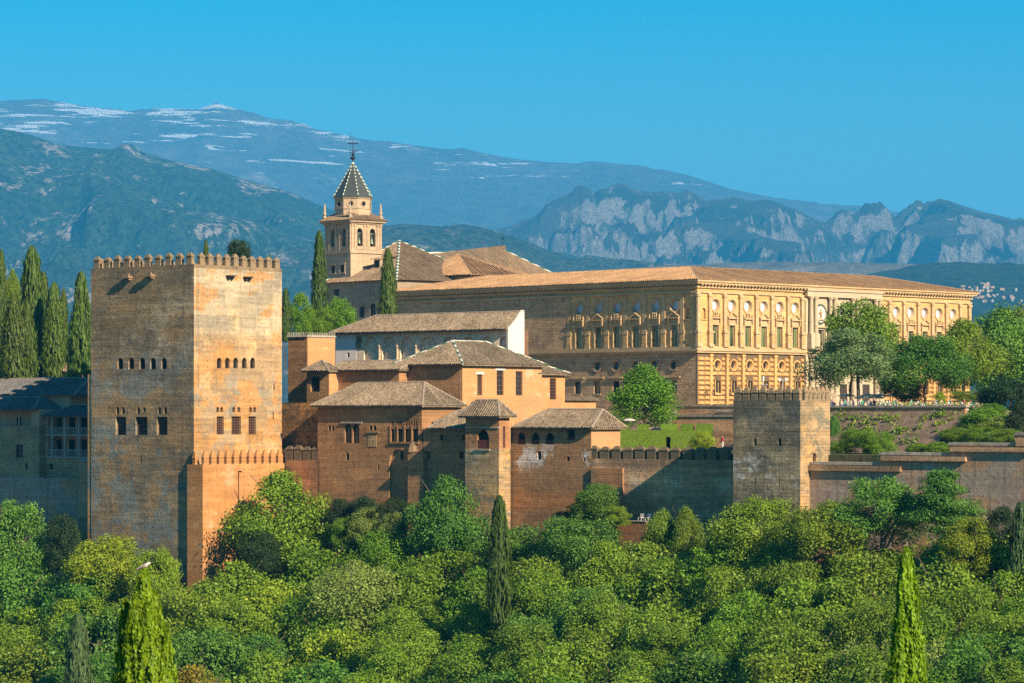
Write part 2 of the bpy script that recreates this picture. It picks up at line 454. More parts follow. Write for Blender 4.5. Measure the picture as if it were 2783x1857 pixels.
# ------------------------------------------------------------------ building parts
def hole(kind, s0, s1, z0, z1, n=10):
    c, r = (s0 + s1) / 2, (s1 - s0) / 2
    if kind == 'rect':
        return [(s0, z0), (s1, z0), (s1, z1), (s0, z1)]
    if kind == 'arch':
        h = min(r * 1.15, (z1 - z0) * 0.6)
        return [(s0, z0), (s1, z0)] + [(c + r * math.cos(math.pi * k / n), z1 - h + h * math.sin(math.pi * k / n)) for k in range(n + 1)]
    cz, rz = (z0 + z1) / 2, (z1 - z0) / 2
    return [(c + r * math.cos(2 * math.pi * k / 20), cz + rz * math.sin(2 * math.pi * k / 20)) for k in range(20)]

def wallface(mb, face, const, outer, holes, depth=0.5):
    loops = [outer] + holes
    pl = [[Vector((s, z, 0)) for s, z in lp] for lp in loops]
    flat = [p for lp in loops for p in lp]
    mb.add([fpt(face, const, s, z) for s, z in flat], [tuple(t) for t in tessellate_polygon(pl)])
    for lp in holes:
        n = len(lp)
        mb.add([fpt(face, const, s, z) for s, z in lp] + [fpt(face, const, s, z, depth) for s, z in lp], [(k, (k + 1) % n, n + (k + 1) % n, n + k) for k in range(n)])

def block(mb, u0, u1, v0, v1, z0, z1, hL=(), hR=(), depth=0.5, top=True):
    rc = lambda a, b: [(a, z0), (b, z0), (b, z1), (a, z1)]
    wallface(mb, 'L', v0, rc(u0, u1), [h[0] for h in hL], depth)
    wallface(mb, 'R', u1, rc(v0, v1), [h[0] for h in hR], depth)
    mb.add([(u0, v1, z0), (u1, v1, z0), (u1, v1, z1), (u0, v1, z1)], [(0, 1, 2, 3)])
    mb.add([(u0, v0, z0), (u0, v1, z0), (u0, v1, z1), (u0, v0, z1)], [(0, 1, 2, 3)])
    if top:
        mb.add([(u0, v0, z1), (u1, v0, z1), (u1, v1, z1), (u0, v1, z1)], [(0, 1, 2, 3)])

def shrink(lp, t):
    cs, cz = (min(p[0] for p in lp) + max(p[0] for p in lp)) / 2, (min(p[1] for p in lp) + max(p[1] for p in lp)) / 2
    hs, hz = (max(p[0] for p in lp) - min(p[0] for p in lp)) / 2, (max(p[1] for p in lp) - min(p[1] for p in lp)) / 2
    return [(cs + (s - cs) * max(0.1, (hs - t) / hs), cz + (z - cz) * max(0.1, (hz - t) / hz)) for s, z in lp]

def window(t, face, const, lp, depth=0.5, frame=0.09, bars=(0, 0), fm='wood', pm='pane', name='window', parapet=None):
    """frame ring with bars; the pane is its sub-part; slits have no frame"""
    s0, s1 = min(p[0] for p in lp), max(p[0] for p in lp)
    z0, z1 = min(p[1] for p in lp), max(p[1] for p in lp)
    if frame <= 0:
        mb = MB()
        mb.poly([fpt(face, const, s, z, depth - 0.02) for s, z in lp])
        return mb.build(name, M[pm], t)
    mb = MB()
    inn = shrink(lp, frame)
    n = len(lp)
    d0, d1 = depth - 0.14, depth - 0.04
    vs = [fpt(face, const, s, z, d0) for s, z in lp] + [fpt(face, const, s, z, d0) for s, z in inn] + [fpt(face, const, s, z, d1) for s, z in inn]
    fs = []
    for k in range(n):
        j = (k + 1) % n
        fs += [(k, j, n + j, n + k), (n + k, n + j, 2 * n + j, 2 * n + k)]
    mb.add(vs, fs)
    bw = max(0.03, frame * 0.4)
    for i in range(bars[0]):
        c = s0 + (s1 - s0) * (i + 1) / (bars[0] + 1)
        mb.fbox(face, const, c - bw, c + bw, z0 + frame, z1 - frame, d0 + 0.01, d1)
    for i in range(bars[1]):
        c = z0 + (z1 - z0) * (i + 1) / (bars[1] + 1)
        mb.fbox(face, const, s0 + frame, s1 - frame, c - bw, c + bw, d0 + 0.012, d1)
    w = mb.build(name, M[fm], t)
    pb = MB()
    pb.poly([fpt(face, const, s, z, d1 + 0.005) for s, z in shrink(lp, frame * 0.5)])
    pb.build('pane', M[pm], w)
    if parapet:
        qb = MB()
        qb.fbox(face, const, s0 + 0.02, s1 - 0.02, z0 + 0.02, z0 + (z1 - z0) * parapet, depth - 0.4, depth - 0.3)
        qb.build('panel', M['redpanel'], w)
    return w

def wp(fr, face, const, conv, x0, x1, y0, y1, kind='rect'):
    """opening seen between zoom pixels x0..x1, y0..y1 on a wall plane"""
    (a, t), (b, bo) = conv(x0, y0), conv(x1, y1)
    if face == 'L':
        s0, s1 = fr.u(a, const), fr.u(b, const)
        z = lambda y: fr.z(y, (s0 + s1) / 2, const)
    else:
        s0, s1 = fr.v(a, const), fr.v(b, const)
        z = lambda y: fr.z(y, const, (s0 + s1) / 2)
    return (hole(kind, s0, s1, z(bo), z(t)), s0, s1, z(bo), z(t))

RND = random.Random(5)
def slope(mb, pts, sp=0.42, r=0.13):
    """one tiled roof plane; its first edge is the eave; raised rows of cover tiles run up it"""
    pts = [Vector(p) for p in pts]
    a = (pts[1] - pts[0]).normalized()
    nrm = Vector((0, 0, 0))
    for i in range(len(pts)):
        nrm += (pts[i] - pts[0]).cross(pts[(i + 1) % len(pts)] - pts[0])
    nrm.normalize()
    if nrm.z < 0: nrm = -nrm
    b = nrm.cross(a)
    if b.z < 0: b = -b
    mb.poly(pts)
    q = [((p - pts[0]).dot(a), (p - pts[0]).dot(b)) for p in pts]
    lo, hi = min(x for x, _ in q), max(x for x, _ in q)
    n = max(1, int((hi - lo) / sp))
    st = (hi - lo) / n
    for k in range(n):
        t = lo + st * (k + 0.5)
        ys = []
        for i in range(len(q)):
            (x0, y0), (x1, y1) = q[i], q[(i + 1) % len(q)]
            if (x0 - t) * (x1 - t) < 0:
                ys.append(y0 + (y1 - y0) * (t - x0) / (x1 - x0))
        if len(ys) < 2: continue
        y0, y1 = min(ys) - 0.06, max(ys)
        if y1 - y0 < 0.2: continue
        h = r * RND.uniform(1.3, 2.0)
        rr = r * RND.uniform(0.9, 1.1)
        vs = []
        for y in (y0, y1):
            for dx, dz in ((-rr, 0), (-rr * 0.6, h * 0.8), (rr * 0.6, h * 0.8), (rr, 0)):
                vs.append(pts[0] + a * (t + dx) + b * y + nrm * dz)
        mb.add(vs, [(0, 1, 5, 4), (1, 2, 6, 5), (2, 3, 7, 6), (3, 2, 1, 0)])

def ridge_line(mb, pts, r=0.17):
    for p, q in zip(pts[:-1], pts[1:]):
        mb.tube(Vector(p) + Vector((0, 0, 0.05)), Vector(q) + Vector((0, 0, 0.05)), r, r, 6)

def hip(t, u0, u1, v0, v1, ze, h, over=0.7, axis='u', m='tile', rm='ridge', e0=None, e1=None, sp=0.42, name='roof'):
    """hipped roof on a rectangle; the ridge runs along axis; e0/e1 set the hips' run at either end (0 makes a gable)"""
    a0, a1, b0, b1 = u0 - over, u1 + over, v0 - over, v1 + over
    if axis == 'v': a0, a1, b0, b1 = v0 - over, v1 + over, u0 - over, u1 + over
    half = (b1 - b0) / 2
    e0 = min(half, (a1 - a0) / 2 - 0.01) if e0 is None else e0
    e1 = min(half, (a1 - a0) / 2 - 0.01) if e1 is None else e1
    mid = (b0 + b1) / 2
    X = (lambda a, b, z: (a, b, z)) if axis == 'u' else (lambda a, b, z: (b, a, z))
    zr = ze + h
    A, B, C, D = X(a0, b0, ze), X(a1, b0, ze), X(a1, b1, ze), X(a0, b1, ze)
    E, G = X(a0 + e0, mid, zr), X(a1 - e1, mid, zr)
    mb = MB()
    slope(mb, [A, B, G, E], sp)
    slope(mb, [C, D, E, G], sp)
    slope(mb, [B, C, G], sp)
    slope(mb, [D, A, E], sp)
    mb.box((min(A[0], C[0]) + 0.06, min(A[1], C[1]) + 0.06, ze - 0.22), (max(A[0], C[0]) - 0.06, max(A[1], C[1]) - 0.06, ze - 0.01))
    ro = mb.build(name, M[m], t)
    rb = MB()
    ridge_line(rb, [E, G])
    for p, q in ((A, E), (D, E), (B, G), (C, G)):
        ridge_line(rb, [p, q])
    rb.build('ridge_tiles', M[rm], ro)
    return ro

MERL = {}
def merlon_mesh(w, d, h, cap, m):
    k = (round(w, 2), round(d, 2), round(h, 2), round(cap, 2), m)
    if k not in MERL:
        mb = MB()
        mb.box((-w / 2, -d / 2, 0), (w / 2, d / 2, h))
        mb.box((-w / 2 - 0.06, -d / 2 - 0.06, h + 0.004), (w / 2 + 0.06, d / 2 + 0.06, h + 0.12))
        mb.box((-w / 2 - 0.03, -d / 2 - 0.03, h + 0.124), (w / 2 + 0.03, d / 2 + 0.03, h + 0.12 + cap), 0.35)
        MERL[k] = mb.mesh('merlon', M[m])
    return MERL[k]

def merlons(t, face, const, s0, s1, z, n, w, d, h, cap, m, skip=()):
    for i in range(n):
        if i in skip: continue
        s = s0 + (s1 - s0) * (i + 0.5) / n
        p = fpt(face, const, s, z + 0.003, d / 2 + 0.03)
        ww, dd = (w, d) if face == 'L' else (d, w)
        o = link('merlon', merlon_mesh(ww, dd, h, cap, m), t, p)
        o.scale = (RND.uniform(0.94, 1.04), RND.uniform(0.96, 1.02), RND.uniform(0.92, 1.05))
        o.rotation_euler = (0, 0, RND.uniform(-0.02, 0.02))

# ------------------------------------------------------------------ ground
def lerp(a, b, t): return a + (b - a) * max(0.0, min(1.0, t))
VW = 17.5
def ground_uv(u, v):
    if v >= VW + 0.9:
        if u < 74:
            z = -5.2 if v < 62 else lerp(-5.2, 0.5, (v - 62) / 5)
        elif v < 38: z = -5.2
        elif v < 46: z = lerp(-5.2, 0.5, (v - 38) / 8)
        else: z = 0.5
        if v > 260: z = lerp(0.5, -25, (v - 260) / 600)
        return z
    d = VW + 0.6 - v
    z = -15.5 - 5.5 * max(0.0, min(1.0, (d - 2.5) / 4)) - 0.62 * d
    X, Y = FA.P(u, v)
    hill = -1.9 - 0.30 * math.hypot(X, max(0, Y)) if Y > -40 else -1.9
    return max(z, hill, -85)
def ground(X, Y):
    return ground_uv(*FA.uv(X, Y))
us = list(np.concatenate([-np.geomspace(15500, 150, 15), np.arange(-140, 420, 7), np.geomspace(430, 19000, 15)]))
vs_ = list(np.concatenate([np.arange(-420, 10, 7), [10, 14, 17, 18.0, 18.45, 19, 24, 30, 36, 38, 40, 42, 44, 46, 50, 56, 61.5, 62.5, 64, 67], np.arange(75, 300, 25), np.geomspace(330, 24000, 19)]))
gv, gf = [], []
for v in vs_:
    for u in us:
        X, Y = FA.P(u, v)
        z = ground_uv(u, v)
        if v < 260: z += 0.5 * MN.noise(Vector((u * .08, v * .08, 0))) if not (16 < v < 50) else 0
        gv.append((X, Y, z))
nu = len(us)
for j in range(len(vs_) - 1):
    for i in range(nu - 1):
        a = j * nu + i
        gf.append((a, a + 1, a + nu + 1, a + nu))
me = bpy.data.meshes.new('ground')
me.from_pydata(gv, [], gf)
N = NT('grassy_earth')
o = N.coord()
c = N.mix(N.rng(N.noise(o, 0.25, 6, 0.65), 0.4, 0.6), (0.05, 0.075, 0.02), (0.12, 0.085, 0.05))
c = N.mix(N.rng(N.noise(o, 1.4, 5, 0.7), 0.5, 0.65), c, (0.03, 0.05, 0.014))
pz = N.n('ShaderNodeSeparateXYZ'); N.set(pz.inputs[0], o)
c = N.mix(N.math('MULTIPLY', N.rng(pz.outputs[2], -4.6, -3.0), N.rng(N.noise(o, 0.09, 4), 0.35, 0.5)), c, (0.34, 0.26, 0.17))  # pale sand on the upper ground, added to bounce warm light to the palace
N.bump(N.noise(o, 2.5, 5, 0.7), 0.6, 0.2)
me.materials.append(N.done(c))
tag(link('ground', me, None), 'grassy earth of the hillside below the walls and the gardens behind', 'ground', kind='structure')

# ------------------------------------------------------------------ mountains
KM = 1.6      # the ranges stand this much farther than first laid out
def mountain(name, label, prof, Yr, Yn, zb, amp, mat, nx=460, ny=70, x0=-420, x1=3200, scale=600.0, jag=0.1, seed=0.0, shape=1.25, yback=1.12, stretch=0.45, ridged=True):
    prof = sorted(prof)
    Yr, Yn, amp, scale = Yr * KM, Yn * KM, amp * KM, scale * KM
    px = np.linspace(x0, x1, nx)
    zr = np.interp(px, [p[0] for p in prof], [(HY - p[1]) / F * Yr for p in prof])
    ts = list(np.linspace(0, 1, ny)) + [1.06, 1.2, 1.5]
    verts, faces = [], []
    for t in ts:
        Y = Yn + (Yr - Yn) * t
        for i in range(nx):
            X = (px[i] - CX) / F * Yr
            p = Vector((X / scale + seed, Y / scale * stretch, seed * 2))
            if t <= 1:
                base = zb + (zr[i] - zb) * (t ** shape)
                env = math.sin(math.pi * min(1, t * 0.93)) ** 0.8
                nz = (MN.ridged_multi_fractal(p, 1.0, 2.1, 6, 1.0, 2.0) - 1.0) if ridged else MN.fractal(p, 1.0, 2.0, 6) * 1.6
                z = base + amp * env * nz * 0.6
                z += amp * jag * MN.fractal(p * 7, 0.8, 2.0, 4)
                # never let a lower slope hide the true skyline by rising in front of it
                lim = (zr[i] / Yr) * Y
                z = min(z, lim * (0.55 + 0.45 * t) + (1 - t) * 8 + amp * jag * 0.25) if zr[i] > 0 else z
                yo = amp * 0.5 * env * MN.noise(p * 2.3)
            else:
                z = zr[i] * (1.0 - 1.1 * (t - 1)) + amp * 0.2 * MN.noise(p)
                yo = 0
            verts.append((X, Y + yo, z))
    for j in range(len(ts) - 1):
        for i in range(nx - 1):
            a = j * nx + i
            faces.append((a, a + 1, a + nx + 1, a + nx))
    me = bpy.data.meshes.new(name)
    me.from_pydata(verts, [], faces)
    me.polygons.foreach_set('use_smooth', [True] * len(me.polygons))
    me.materials.append(mat)
    return tag(link(name, me, None), label, 'mountain', kind='structure')

def pf(conv, *pts): return [conv(*p) for p in pts]
def scrub_mat(name, scrub, dry, rock, sc, rock_t=0.56, tree=None, slope_rock=0.0, k=1.0):
    sc, k = sc / KM, k * KM
    N = NT(name)
    o = N.coord()
    col = N.mix(N.rng(N.noise(o, sc * 0.35, 6, 0.6), 0.4, 0.62), scrub, dry)
    n2 = N.noise(N.map(o, (1.7, 0.4, 0.6) if slope_rock > 0 else (1, 0.5, 1), (900, 300, 100)), sc, 9, 0.72, 0.4)
    kk = N.rng(n2, rock_t, rock_t + 0.05)
    if slope_rock > 0:
        g = N.n('ShaderNodeNewGeometry')
        sp = N.n('ShaderNodeSeparateXYZ')
        N.set(sp.inputs[0], g.outputs['Normal'])
        st = N.math('ADD', N.rng(sp.outputs[2], 0.88, 0.55, 0, slope_rock), N.rng(n2, 0.35, 0.65, -0.35, 0.35))
        kk = N.math('MAXIMUM', kk, N.rng(st, 0.35, 0.5))
    col = N.mix(kk, col, rock)
    if tree:
        n3 = N.noise(o, sc * 9, 3, 0.6)
        col = N.mix(N.rng(n3, 0.49, 0.53, 0, 0.9), col, tree)
    col = N.scale(col, N.rng(N.noise(o, sc * 6, 8, 0.8), 0.35, 0.65, 0.5, 1.5))
    N.bump(N.noise(o, sc * 4, 10, 0.8), 1.0, 60.0 * k)
    return N, col
Y1, Y2, Y3, Y4 = 14000.0, 7600.0, 9000.0, 6200.0
p1 = pf(rM, (-420, 75), (0, 60), (200, 52), (420, 92), (600, 105), (700, 92), (900, 100), (990, 55), (1080, 85), (1300, 130), (1480, 180), (1650, 225), (1900, 265), (2060, 283), (2120, 275), (2200, 297)) + \
     pf(rN, (0, 55), (150, 70), (260, 75), (380, 62), (600, 85), (800, 130), (1000, 195), (1200, 235), (1400, 252), (1540, 262), (2000, 330), (2350, 370), (2900, 420))
N, c = scrub_mat('bare_alpine_slopes', (0.12, 0.115, 0.085), (0.22, 0.185, 0.145), (0.32, 0.27, 0.22), 0.0016, 0.6, k=1.5)
sp = N.n('ShaderNodeSeparateXYZ')
N.set(sp.inputs[0], N.coord())
sn = N.noise(N.map(N.coord(), (0.0036 / KM, 0.0004 / KM, 0.042 / KM)), 1.0, 5, 0.6, 0.25)
sn2 = N.noise(N.map(N.coord(), (0.00035 / KM, 0.00035 / KM, 0.0012 / KM), (4, 2, 1)), 1.0, 3, 0.5)
hz = N.rng(sp.outputs[2], 900 * KM, 1500 * KM)
side = N.rng(sp.outputs[0], 150 * KM, -1500 * KM)
th = N.math('ADD', N.math('ADD', sn, N.math('MULTIPLY', sn2, 0.30)), N.math('MULTIPLY', N.math('MULTIPLY', hz, side), 0.13))
c = N.mix(N.rng(th, 0.815, 0.825), c, (0.98, 0.98, 1.0))
mountain('mountain', 'broad snow streaked mountain range along the skyline', p1, Y1, 9600, -30, 170, N.done(c), nx=620, ny=110, scale=1300, jag=0.07, seed=3.1, ridged=True, shape=1.1)

p3 = pf(rN, (-900, 560), (-500, 520), (-250, 440), (0, 370), (60, 335), (110, 300), (150, 262), (250, 222), (290, 195), (320, 185), (360, 205), (375, 225), (410, 195), (440, 192), (490, 175), (520, 185), (560, 207), (640, 222), (700, 214), (760, 225), (800, 209), (850, 235), (880, 257), (960, 252), (1020, 241), (1090, 262), (1170, 255), (1230, 275), (1300, 297), (1400, 292), (1500, 280), (1560, 258), (1595, 238), (1630, 216), (1660, 235), (1700, 255), (1770, 272), (1850, 255), (1930, 240), (2000, 258), (2050, 277), (2150, 310), (2260, 335), (2350, 337), (2800, 380), (3100, 430))
N, c = scrub_mat('rocky_crags', (0.05, 0.07, 0.045), (0.13, 0.13, 0.09), (0.43, 0.39, 0.345), 0.012, 0.595, slope_rock=0.55, k=1.0)
mountain('mountain', 'jagged rocky crags behind the long palace roof', p3, Y3, 6600, -30, 460, N.done(c), nx=900, ny=140, scale=520, jag=0.06, seed=7.7, x0=500, x1=3200, shape=1.1, stretch=0.7)

p2 = pf(rM, (-560, 130), (-200, 165), (0, 195), (90, 210), (180, 236), (270, 270), (400, 282), (520, 291), (550, 270), (590, 262), (620, 275), (650, 300), (760, 335), (900, 362), (1000, 385), (1100, 420), (1250, 465), (1300, 478), (1400, 520), (1500, 562), (1620, 600), (1750, 632), (1900, 660), (2350, 720), (3000, 820), (4200, 900))
N, c = scrub_mat('wooded_mountainside', (0.05, 0.10, 0.045), (0.10, 0.15, 0.07), (0.60, 0.50, 0.40), 0.007, 0.55, tree=(0.02, 0.045, 0.02), k=0.8)
mountain('mountain', 'dark wooded mountainside sloping down behind the bell tower', p2, Y2, 4600, -30, 380, N.done(c), nx=640, ny=110, scale=560, jag=0.055, seed=12.4, x0=-480, x1=3100, shape=1.15, stretch=0.8)

p4 = pf(rM, (900, 800), (1500, 720), (1760, 640), (1850, 628), (2000, 640), (2130, 628), (2250, 655), (2350, 690)) + pf(rN, (60, 440), (160, 472), (300, 505), (500, 520), (700, 540), (900, 545), (1500, 560), (2400, 560))
N, c = scrub_mat('low_limestone_hills', (0.05, 0.075, 0.035), (0.09, 0.10, 0.055), (0.42, 0.36, 0.28), 0.006, 0.535, tree=(0.022, 0.045, 0.02), k=0.5)
mountain('hill', 'low hills with pale bare patches between the mountains', p4, 5900.0, 4400, -30, 110, N.done(c), nx=420, ny=50, scale=420, jag=0.1, seed=21.4, x0=600, x1=3100, stretch=0.8)
p5 = pf(rN, (-200, 600), (600, 552), (900, 534), (1100, 528), (1500, 530), (1800, 536), (2350, 548), (2800, 560))
N, c = scrub_mat('dry_grass_plain', (0.15, 0.13, 0.09), (0.20, 0.17, 0.12), (0.27, 0.23, 0.17), 0.004, 0.6, tree=None, k=0.3)
mountain('hill', 'flat dry grey hill behind the palace roof', p5, 5600.0, 4600, -30, 25, N.done(c), nx=260, ny=30, scale=500, jag=0.06, seed=25.4, x0=900, x1=3100)
p6 = pf(rN, (100, 900), (900, 720), (1400, 640), (1640, 585), (1700, 572), (1850, 545), (1950, 532), (2100, 528), (2350, 528), (2900, 520))
N, c = scrub_mat('pine_covered_hill', (0.03, 0.055, 0.024), (0.05, 0.07, 0.035), (0.12, 0.11, 0.07), 0.006, 0.66, tree=(0.018, 0.038, 0.016), k=0.4)
MV = mountain('hill', 'dark pine covered hill with a white village on it', p6, 5100.0, 3600, -30, 35, N.done(c), nx=340, ny=50, scale=380, jag=0.12, seed=31.4, x0=1500, x1=3100, stretch=0.8)

# ------------------------------------------------------------------ air
hb = MB()
hb.box((-14000, -900, -140), (14000, 36000, 2420))
haze = hb.build('haze', None, None)
haze['kind'] = 'stuff'
tag(haze, 'blue summer air fading the far mountains', 'haze')
hm = bpy.data.materials.new('haze_air')
hm.use_nodes = True
ht = hm.node_tree
for n_ in list(ht.nodes):
    if n_.type == 'BSDF_PRINCIPLED': ht.nodes.remove(n_)
pv = ht.nodes.new('ShaderNodeVolumePrincipled')
pv.inputs['Color'].default_value = (0.06, 0.48, 0.90, 1)
pv.inputs['Density'].default_value = 5.2e-5
pv.inputs['Anisotropy'].default_value = 0.0
ht.links.new(pv.outputs[0], ht.nodes['Material Output'].inputs['Volume'])
haze.data.materials.append(hm)
M['gallery_back'] = plain('shade_darkened_gallery_wall', (0.17, 0.095, 0.05), 0.9, 0.3)  # dark brown stands for the shade inside the gallery
# ------------------------------------------------------------------ the great square tower
def put_windows(t, fr, face, const, specs, depth):
    """specs: (conv, x0, x1, y0, y1, kind, options) -> the holes, with each window built as a part"""
    hs = []
    for conv, x0, x1, y0, y1, kind, opt in specs:
        h = wp(fr, face, const, conv, x0, x1, y0, y1, kind)
        hs.append(h)
        window(t, face, const, h[0], depth, **opt)
    return hs
SLIT = dict(frame=0, pm='dark')
zA = lambda conv, x, y, u, v: FA.z(conv(x, y)[1], u, v)
uA = lambda conv, x, v: FA.u(conv(x, 0)[0], v)
vA = lambda conv, x, u: FA.v(conv(x, 0)[0], u)

uL, vR = FA.u(r1(432, 0)[0], 0), FA.v(766.0, 0)
zt = zA(r1, 0, 136, 0, 0)
T = thing('square_tower', 'huge square crenellated fortress tower, half sunlit, at left of the walls', 'tower', FA, 0, 0, -40)
lw = dict(frame=0.14, bars=(3, 6), fm='wood', pm='dark')
spL = [(r1, x - 13, x + 14, 562, 616, 'arch', dict(frame=0.12, bars=(0, 0), fm='wood_dark', pm='dark')) for x in (569, 621, 673, 724, 776)]
spL += [(r1, a, b, 842, 928, 'rect', lw) for a, b in ((548, 597), (641, 698), (742, 793))]
spL += [(r1, x - 7, x + 7, 795, 828, 'arch', SLIT) for x in (557, 583, 655, 683, 755, 783)]
spL += [(r1, 663, 671, 1030, 1062, 'rect', SLIT), (r1, 684, 694, 815, 828, 'rect', SLIT)]
spR = [(r1, x - 11, x + 11, 562, 613, 'arch', dict(frame=0.12, fm='wood_dark', pm='dark')) for x in (1038, 1077, 1116, 1157, 1196)]
spR += [(r1, a, b, 840, 926, 'rect', lw) for a, b in ((1026, 1060), (1097, 1141), (1177, 1212))]
spR += [(r1, x - 6, x + 6, 795, 820, 'arch', SLIT) for x in (1031, 1050, 1107, 1131, 1187, 1206)]
spR += [(r1, 1295, 1301, 685, 715, 'rect', SLIT), (r1, 1291, 1297, 820, 855, 'rect', SLIT)]
hL = put_windows(T, FA, 'L', 0, spL, 0.55)
hR = put_windows(T, FA, 'R', 0, spR, 0.45)
mb = MB()
mb.add([(0, 0, -40), (0, .08, -40), (0, .08, zt), (0, 0, zt)], [(0, 1, 2, 3)]); wallface(mb, 'R', 0, [(.081, -40), (vR, -40), (vR, zt), (.081, zt)], [h[0] for h in hR], .6)
mb.add([(uL, vR, -40), (0, vR, -40), (0, vR, zt), (uL, vR, zt), (uL, 0, -40), (uL, 0, zt)], [(0, 1, 2, 3), (4, 0, 3, 5), (5, 3, 2)]); mb.add([(uL, 0, zt), (0, 0, zt), (0, vR, zt), (uL, vR, zt)], [(0, 1, 2, 3)])
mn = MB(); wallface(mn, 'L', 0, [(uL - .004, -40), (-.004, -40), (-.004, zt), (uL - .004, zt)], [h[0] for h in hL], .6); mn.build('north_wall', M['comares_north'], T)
mb.box((uL - 0.9, 0.06, -40), (uL - 0.003, 6, zA(r1, 0, 640, uL, 0)), 0.98)
mb.build('wall', M['comares'], T)
mb = MB()
z0 = zt - 0.004
for (a0, a1, b0, b1) in ((uL + .01, -.01, .01, .5), (uL + .01, -.01, vR - .5, vR - .01), (uL + .012, uL + .5, .5, vR - .5), (-.5, -.012, .5, vR - .5)):
    mb.box((a0, b0, z0), (a1, b1, zt + 0.55))
mb.build('parapet', M['merlon'], T)
mz = zt + 0.545
merlons(T, 'L', 0, uL, 0, mz, 10, 1.15, 0.6, 1.15, 0.5, 'merlon')
merlons(T, 'R', 0, 0.9, vR, mz, 10, 1.0, 0.6, 1.15, 0.5, 'merlon')
merlons(T, 'L', vR - 0.66, uL, 0, mz, 10, 1.15, 0.6, 1.0, 0.5, 'merlon')
merlons(T, 'R', uL + 0.66, 0.9, vR - .9, mz, 10, 1.0, 0.6, 1.0, 0.5, 'merlon')
for x, y in ((612, 183), (717, 180)):
    u, z = uA(r1, x, 0), zA(r1, x, y, -10, 0)
    mb = MB()
    mb.box((u - .75, -.85, z), (u + .75, .2, z + .35))
    mb.box((u - .6, -.6, z - .28), (u - .25, .2, z - .003)); mb.box((u + .25, -.6, z - .28), (u + .6, .2, z - .003))
    mb.box((u - .62, -.75, z + .353), (u + .62, -.45, z + .6))
    mb.build('corbel', M['merlon'], T)
for x, y in ((1085, 180), (1166, 182)):
    v, z = vA(r1, x, 0), zA(r1, x, y, 0, 9)
    mb = MB()
    mb.box((-.2, v - .7, z), (.9, v + .7, z + .18))
    mb.box((-.2, v - .55, z - .3), (.6, v - .2, z - .003)); mb.box((-.2, v + .2, z - .3), (.6, v + .55, z - .003))
    mb.build('corbel', M['wood_dark'], T)
# lower buttress at its left foot
zb = zA(r1, 0, 1052, uL - 2, 1)
ub = FA.u(r1(372, 0)[0], 0.8)
B = thing('buttress', 'narrow brick buttress at the left foot of the big square tower', 'buttress', FA, ub, 0.8, -40)
mb = MB(); block(mb, ub, uL - 0.95, 0.8, 9, -40, zb)
mb.build('wall', M['house_brick'], B)
mb = MB(); mb.box((ub - .15, .65, zb + .003), (uL - .96, 9.1, zb + .3), .9); mb.build('coping', M['coping'], B)

# ------------------------------------------------------------------ sunlit outer rampart with pointed merlons
uR = FA.u(r1(960, 0)[0], -0.5)
zr = zA(r1, 0, 1066, uR, 6)
vend = FA.v(r1(1347, 0)[0], uR)
T = thing('rampart_wall', 'sunlit orange rampart wall with pointed merlons, leaning against the big tower', 'wall', FA, uR, -0.5, -40)
mb = MB(); block(mb, -0.9, uR, -0.5, vend, -40, zr)
mb.build('wall', M['rampart'], T)
merlons(T, 'R', uR, -0.5, vend, zr, 11, 1.0, 0.55, 1.0, 0.95, 'rampart')
merlons(T, 'L', -0.5, 0.0, 0.9, zr, 1, 0.6, 0.55, 1.0, 0.95, 'rampart')
mb = MB()
for x in (1128,):
    v = vA(r1, x, uR); z = zA(r1, 0, 1100, uR, 8)
    mb.tube((uR + .05, v, z), (uR + .7, v, z - .05), .1); mb.tube((uR + .08, v, z), (uR + .08, v, -40), .05)
mb.build('drain_pipe', M['iron'], T)

# ------------------------------------------------------------------ red crenellated wall and the rough masonry above it
u0, u1 = 1.7, uA(r3, 336, VW)
zc = zA(r3, 0, 1046, 4, VW)
T = thing('crenellated_wall', 'low reddish crenellated wall between the rampart and the palace facade', 'wall', FA, u0, VW, -32)
mb = MB(); block(mb, u0, u1, VW, VW + 1.2, -32, zc); mb.build('wall', M['red_wall'], T)
merlons(T, 'L', VW, u0 - .3, u1, zc, 4, 1.55, 0.6, 1.6, 0.5, 'merlon_dark')
v1 = VW + 3.0
T = thing('masonry_wall', 'crumbling rough masonry wall above the reddish crenellated wall', 'wall', FA, 1.0, v1, -8)
mb = MB(); block(mb, -3.0, uA(r3, 322, v1), v1, v1 + 1.4, -12, zA(r3, 0, 640, 4, v1)); mb.build('wall', M['rough'], T)

# ------------------------------------------------------------------ tall brown turret with a lit side
vt = 30.0
ua, ub_ = uA(r3, 112, vt), uA(r3, 246, vt)
vb = vA(r3, 442, ub_)
zt2 = zA(r3, 0, 172, ub_, vt)
T = thing('plain_turret', 'tall plain turret, one side dark and one side bright orange, behind the palace roofs', 'tower', FA, ub_, vt, -8)
hL = put_windows(T, FA, 'L', vt, [(r3, 158, 186, 180, 192, 'rect', SLIT)], 0.3)
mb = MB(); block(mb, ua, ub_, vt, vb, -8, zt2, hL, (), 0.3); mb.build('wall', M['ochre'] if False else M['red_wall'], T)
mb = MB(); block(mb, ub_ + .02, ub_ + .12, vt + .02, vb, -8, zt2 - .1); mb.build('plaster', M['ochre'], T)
mb = MB(); mb.box((ua - .2, vt - .2, zt2 + .002), (ub_ + .25, vb + .2, zt2 + .25), .97)
for i in range(12):
    mb.tube((ua + (ub_ - ua) * i / 11, vt, zt2 + .25), (ua + (ub_ - ua) * i / 11, vt, zt2 + .75), .11, .05, 5)
for i in range(17):
    mb.tube((ub_, vt + (vb - vt) * i / 16, zt2 + .25), (ub_, vt + (vb - vt) * i / 16, zt2 + .75), .11, .05, 5)
mb.build('coping', M['coping'], T)

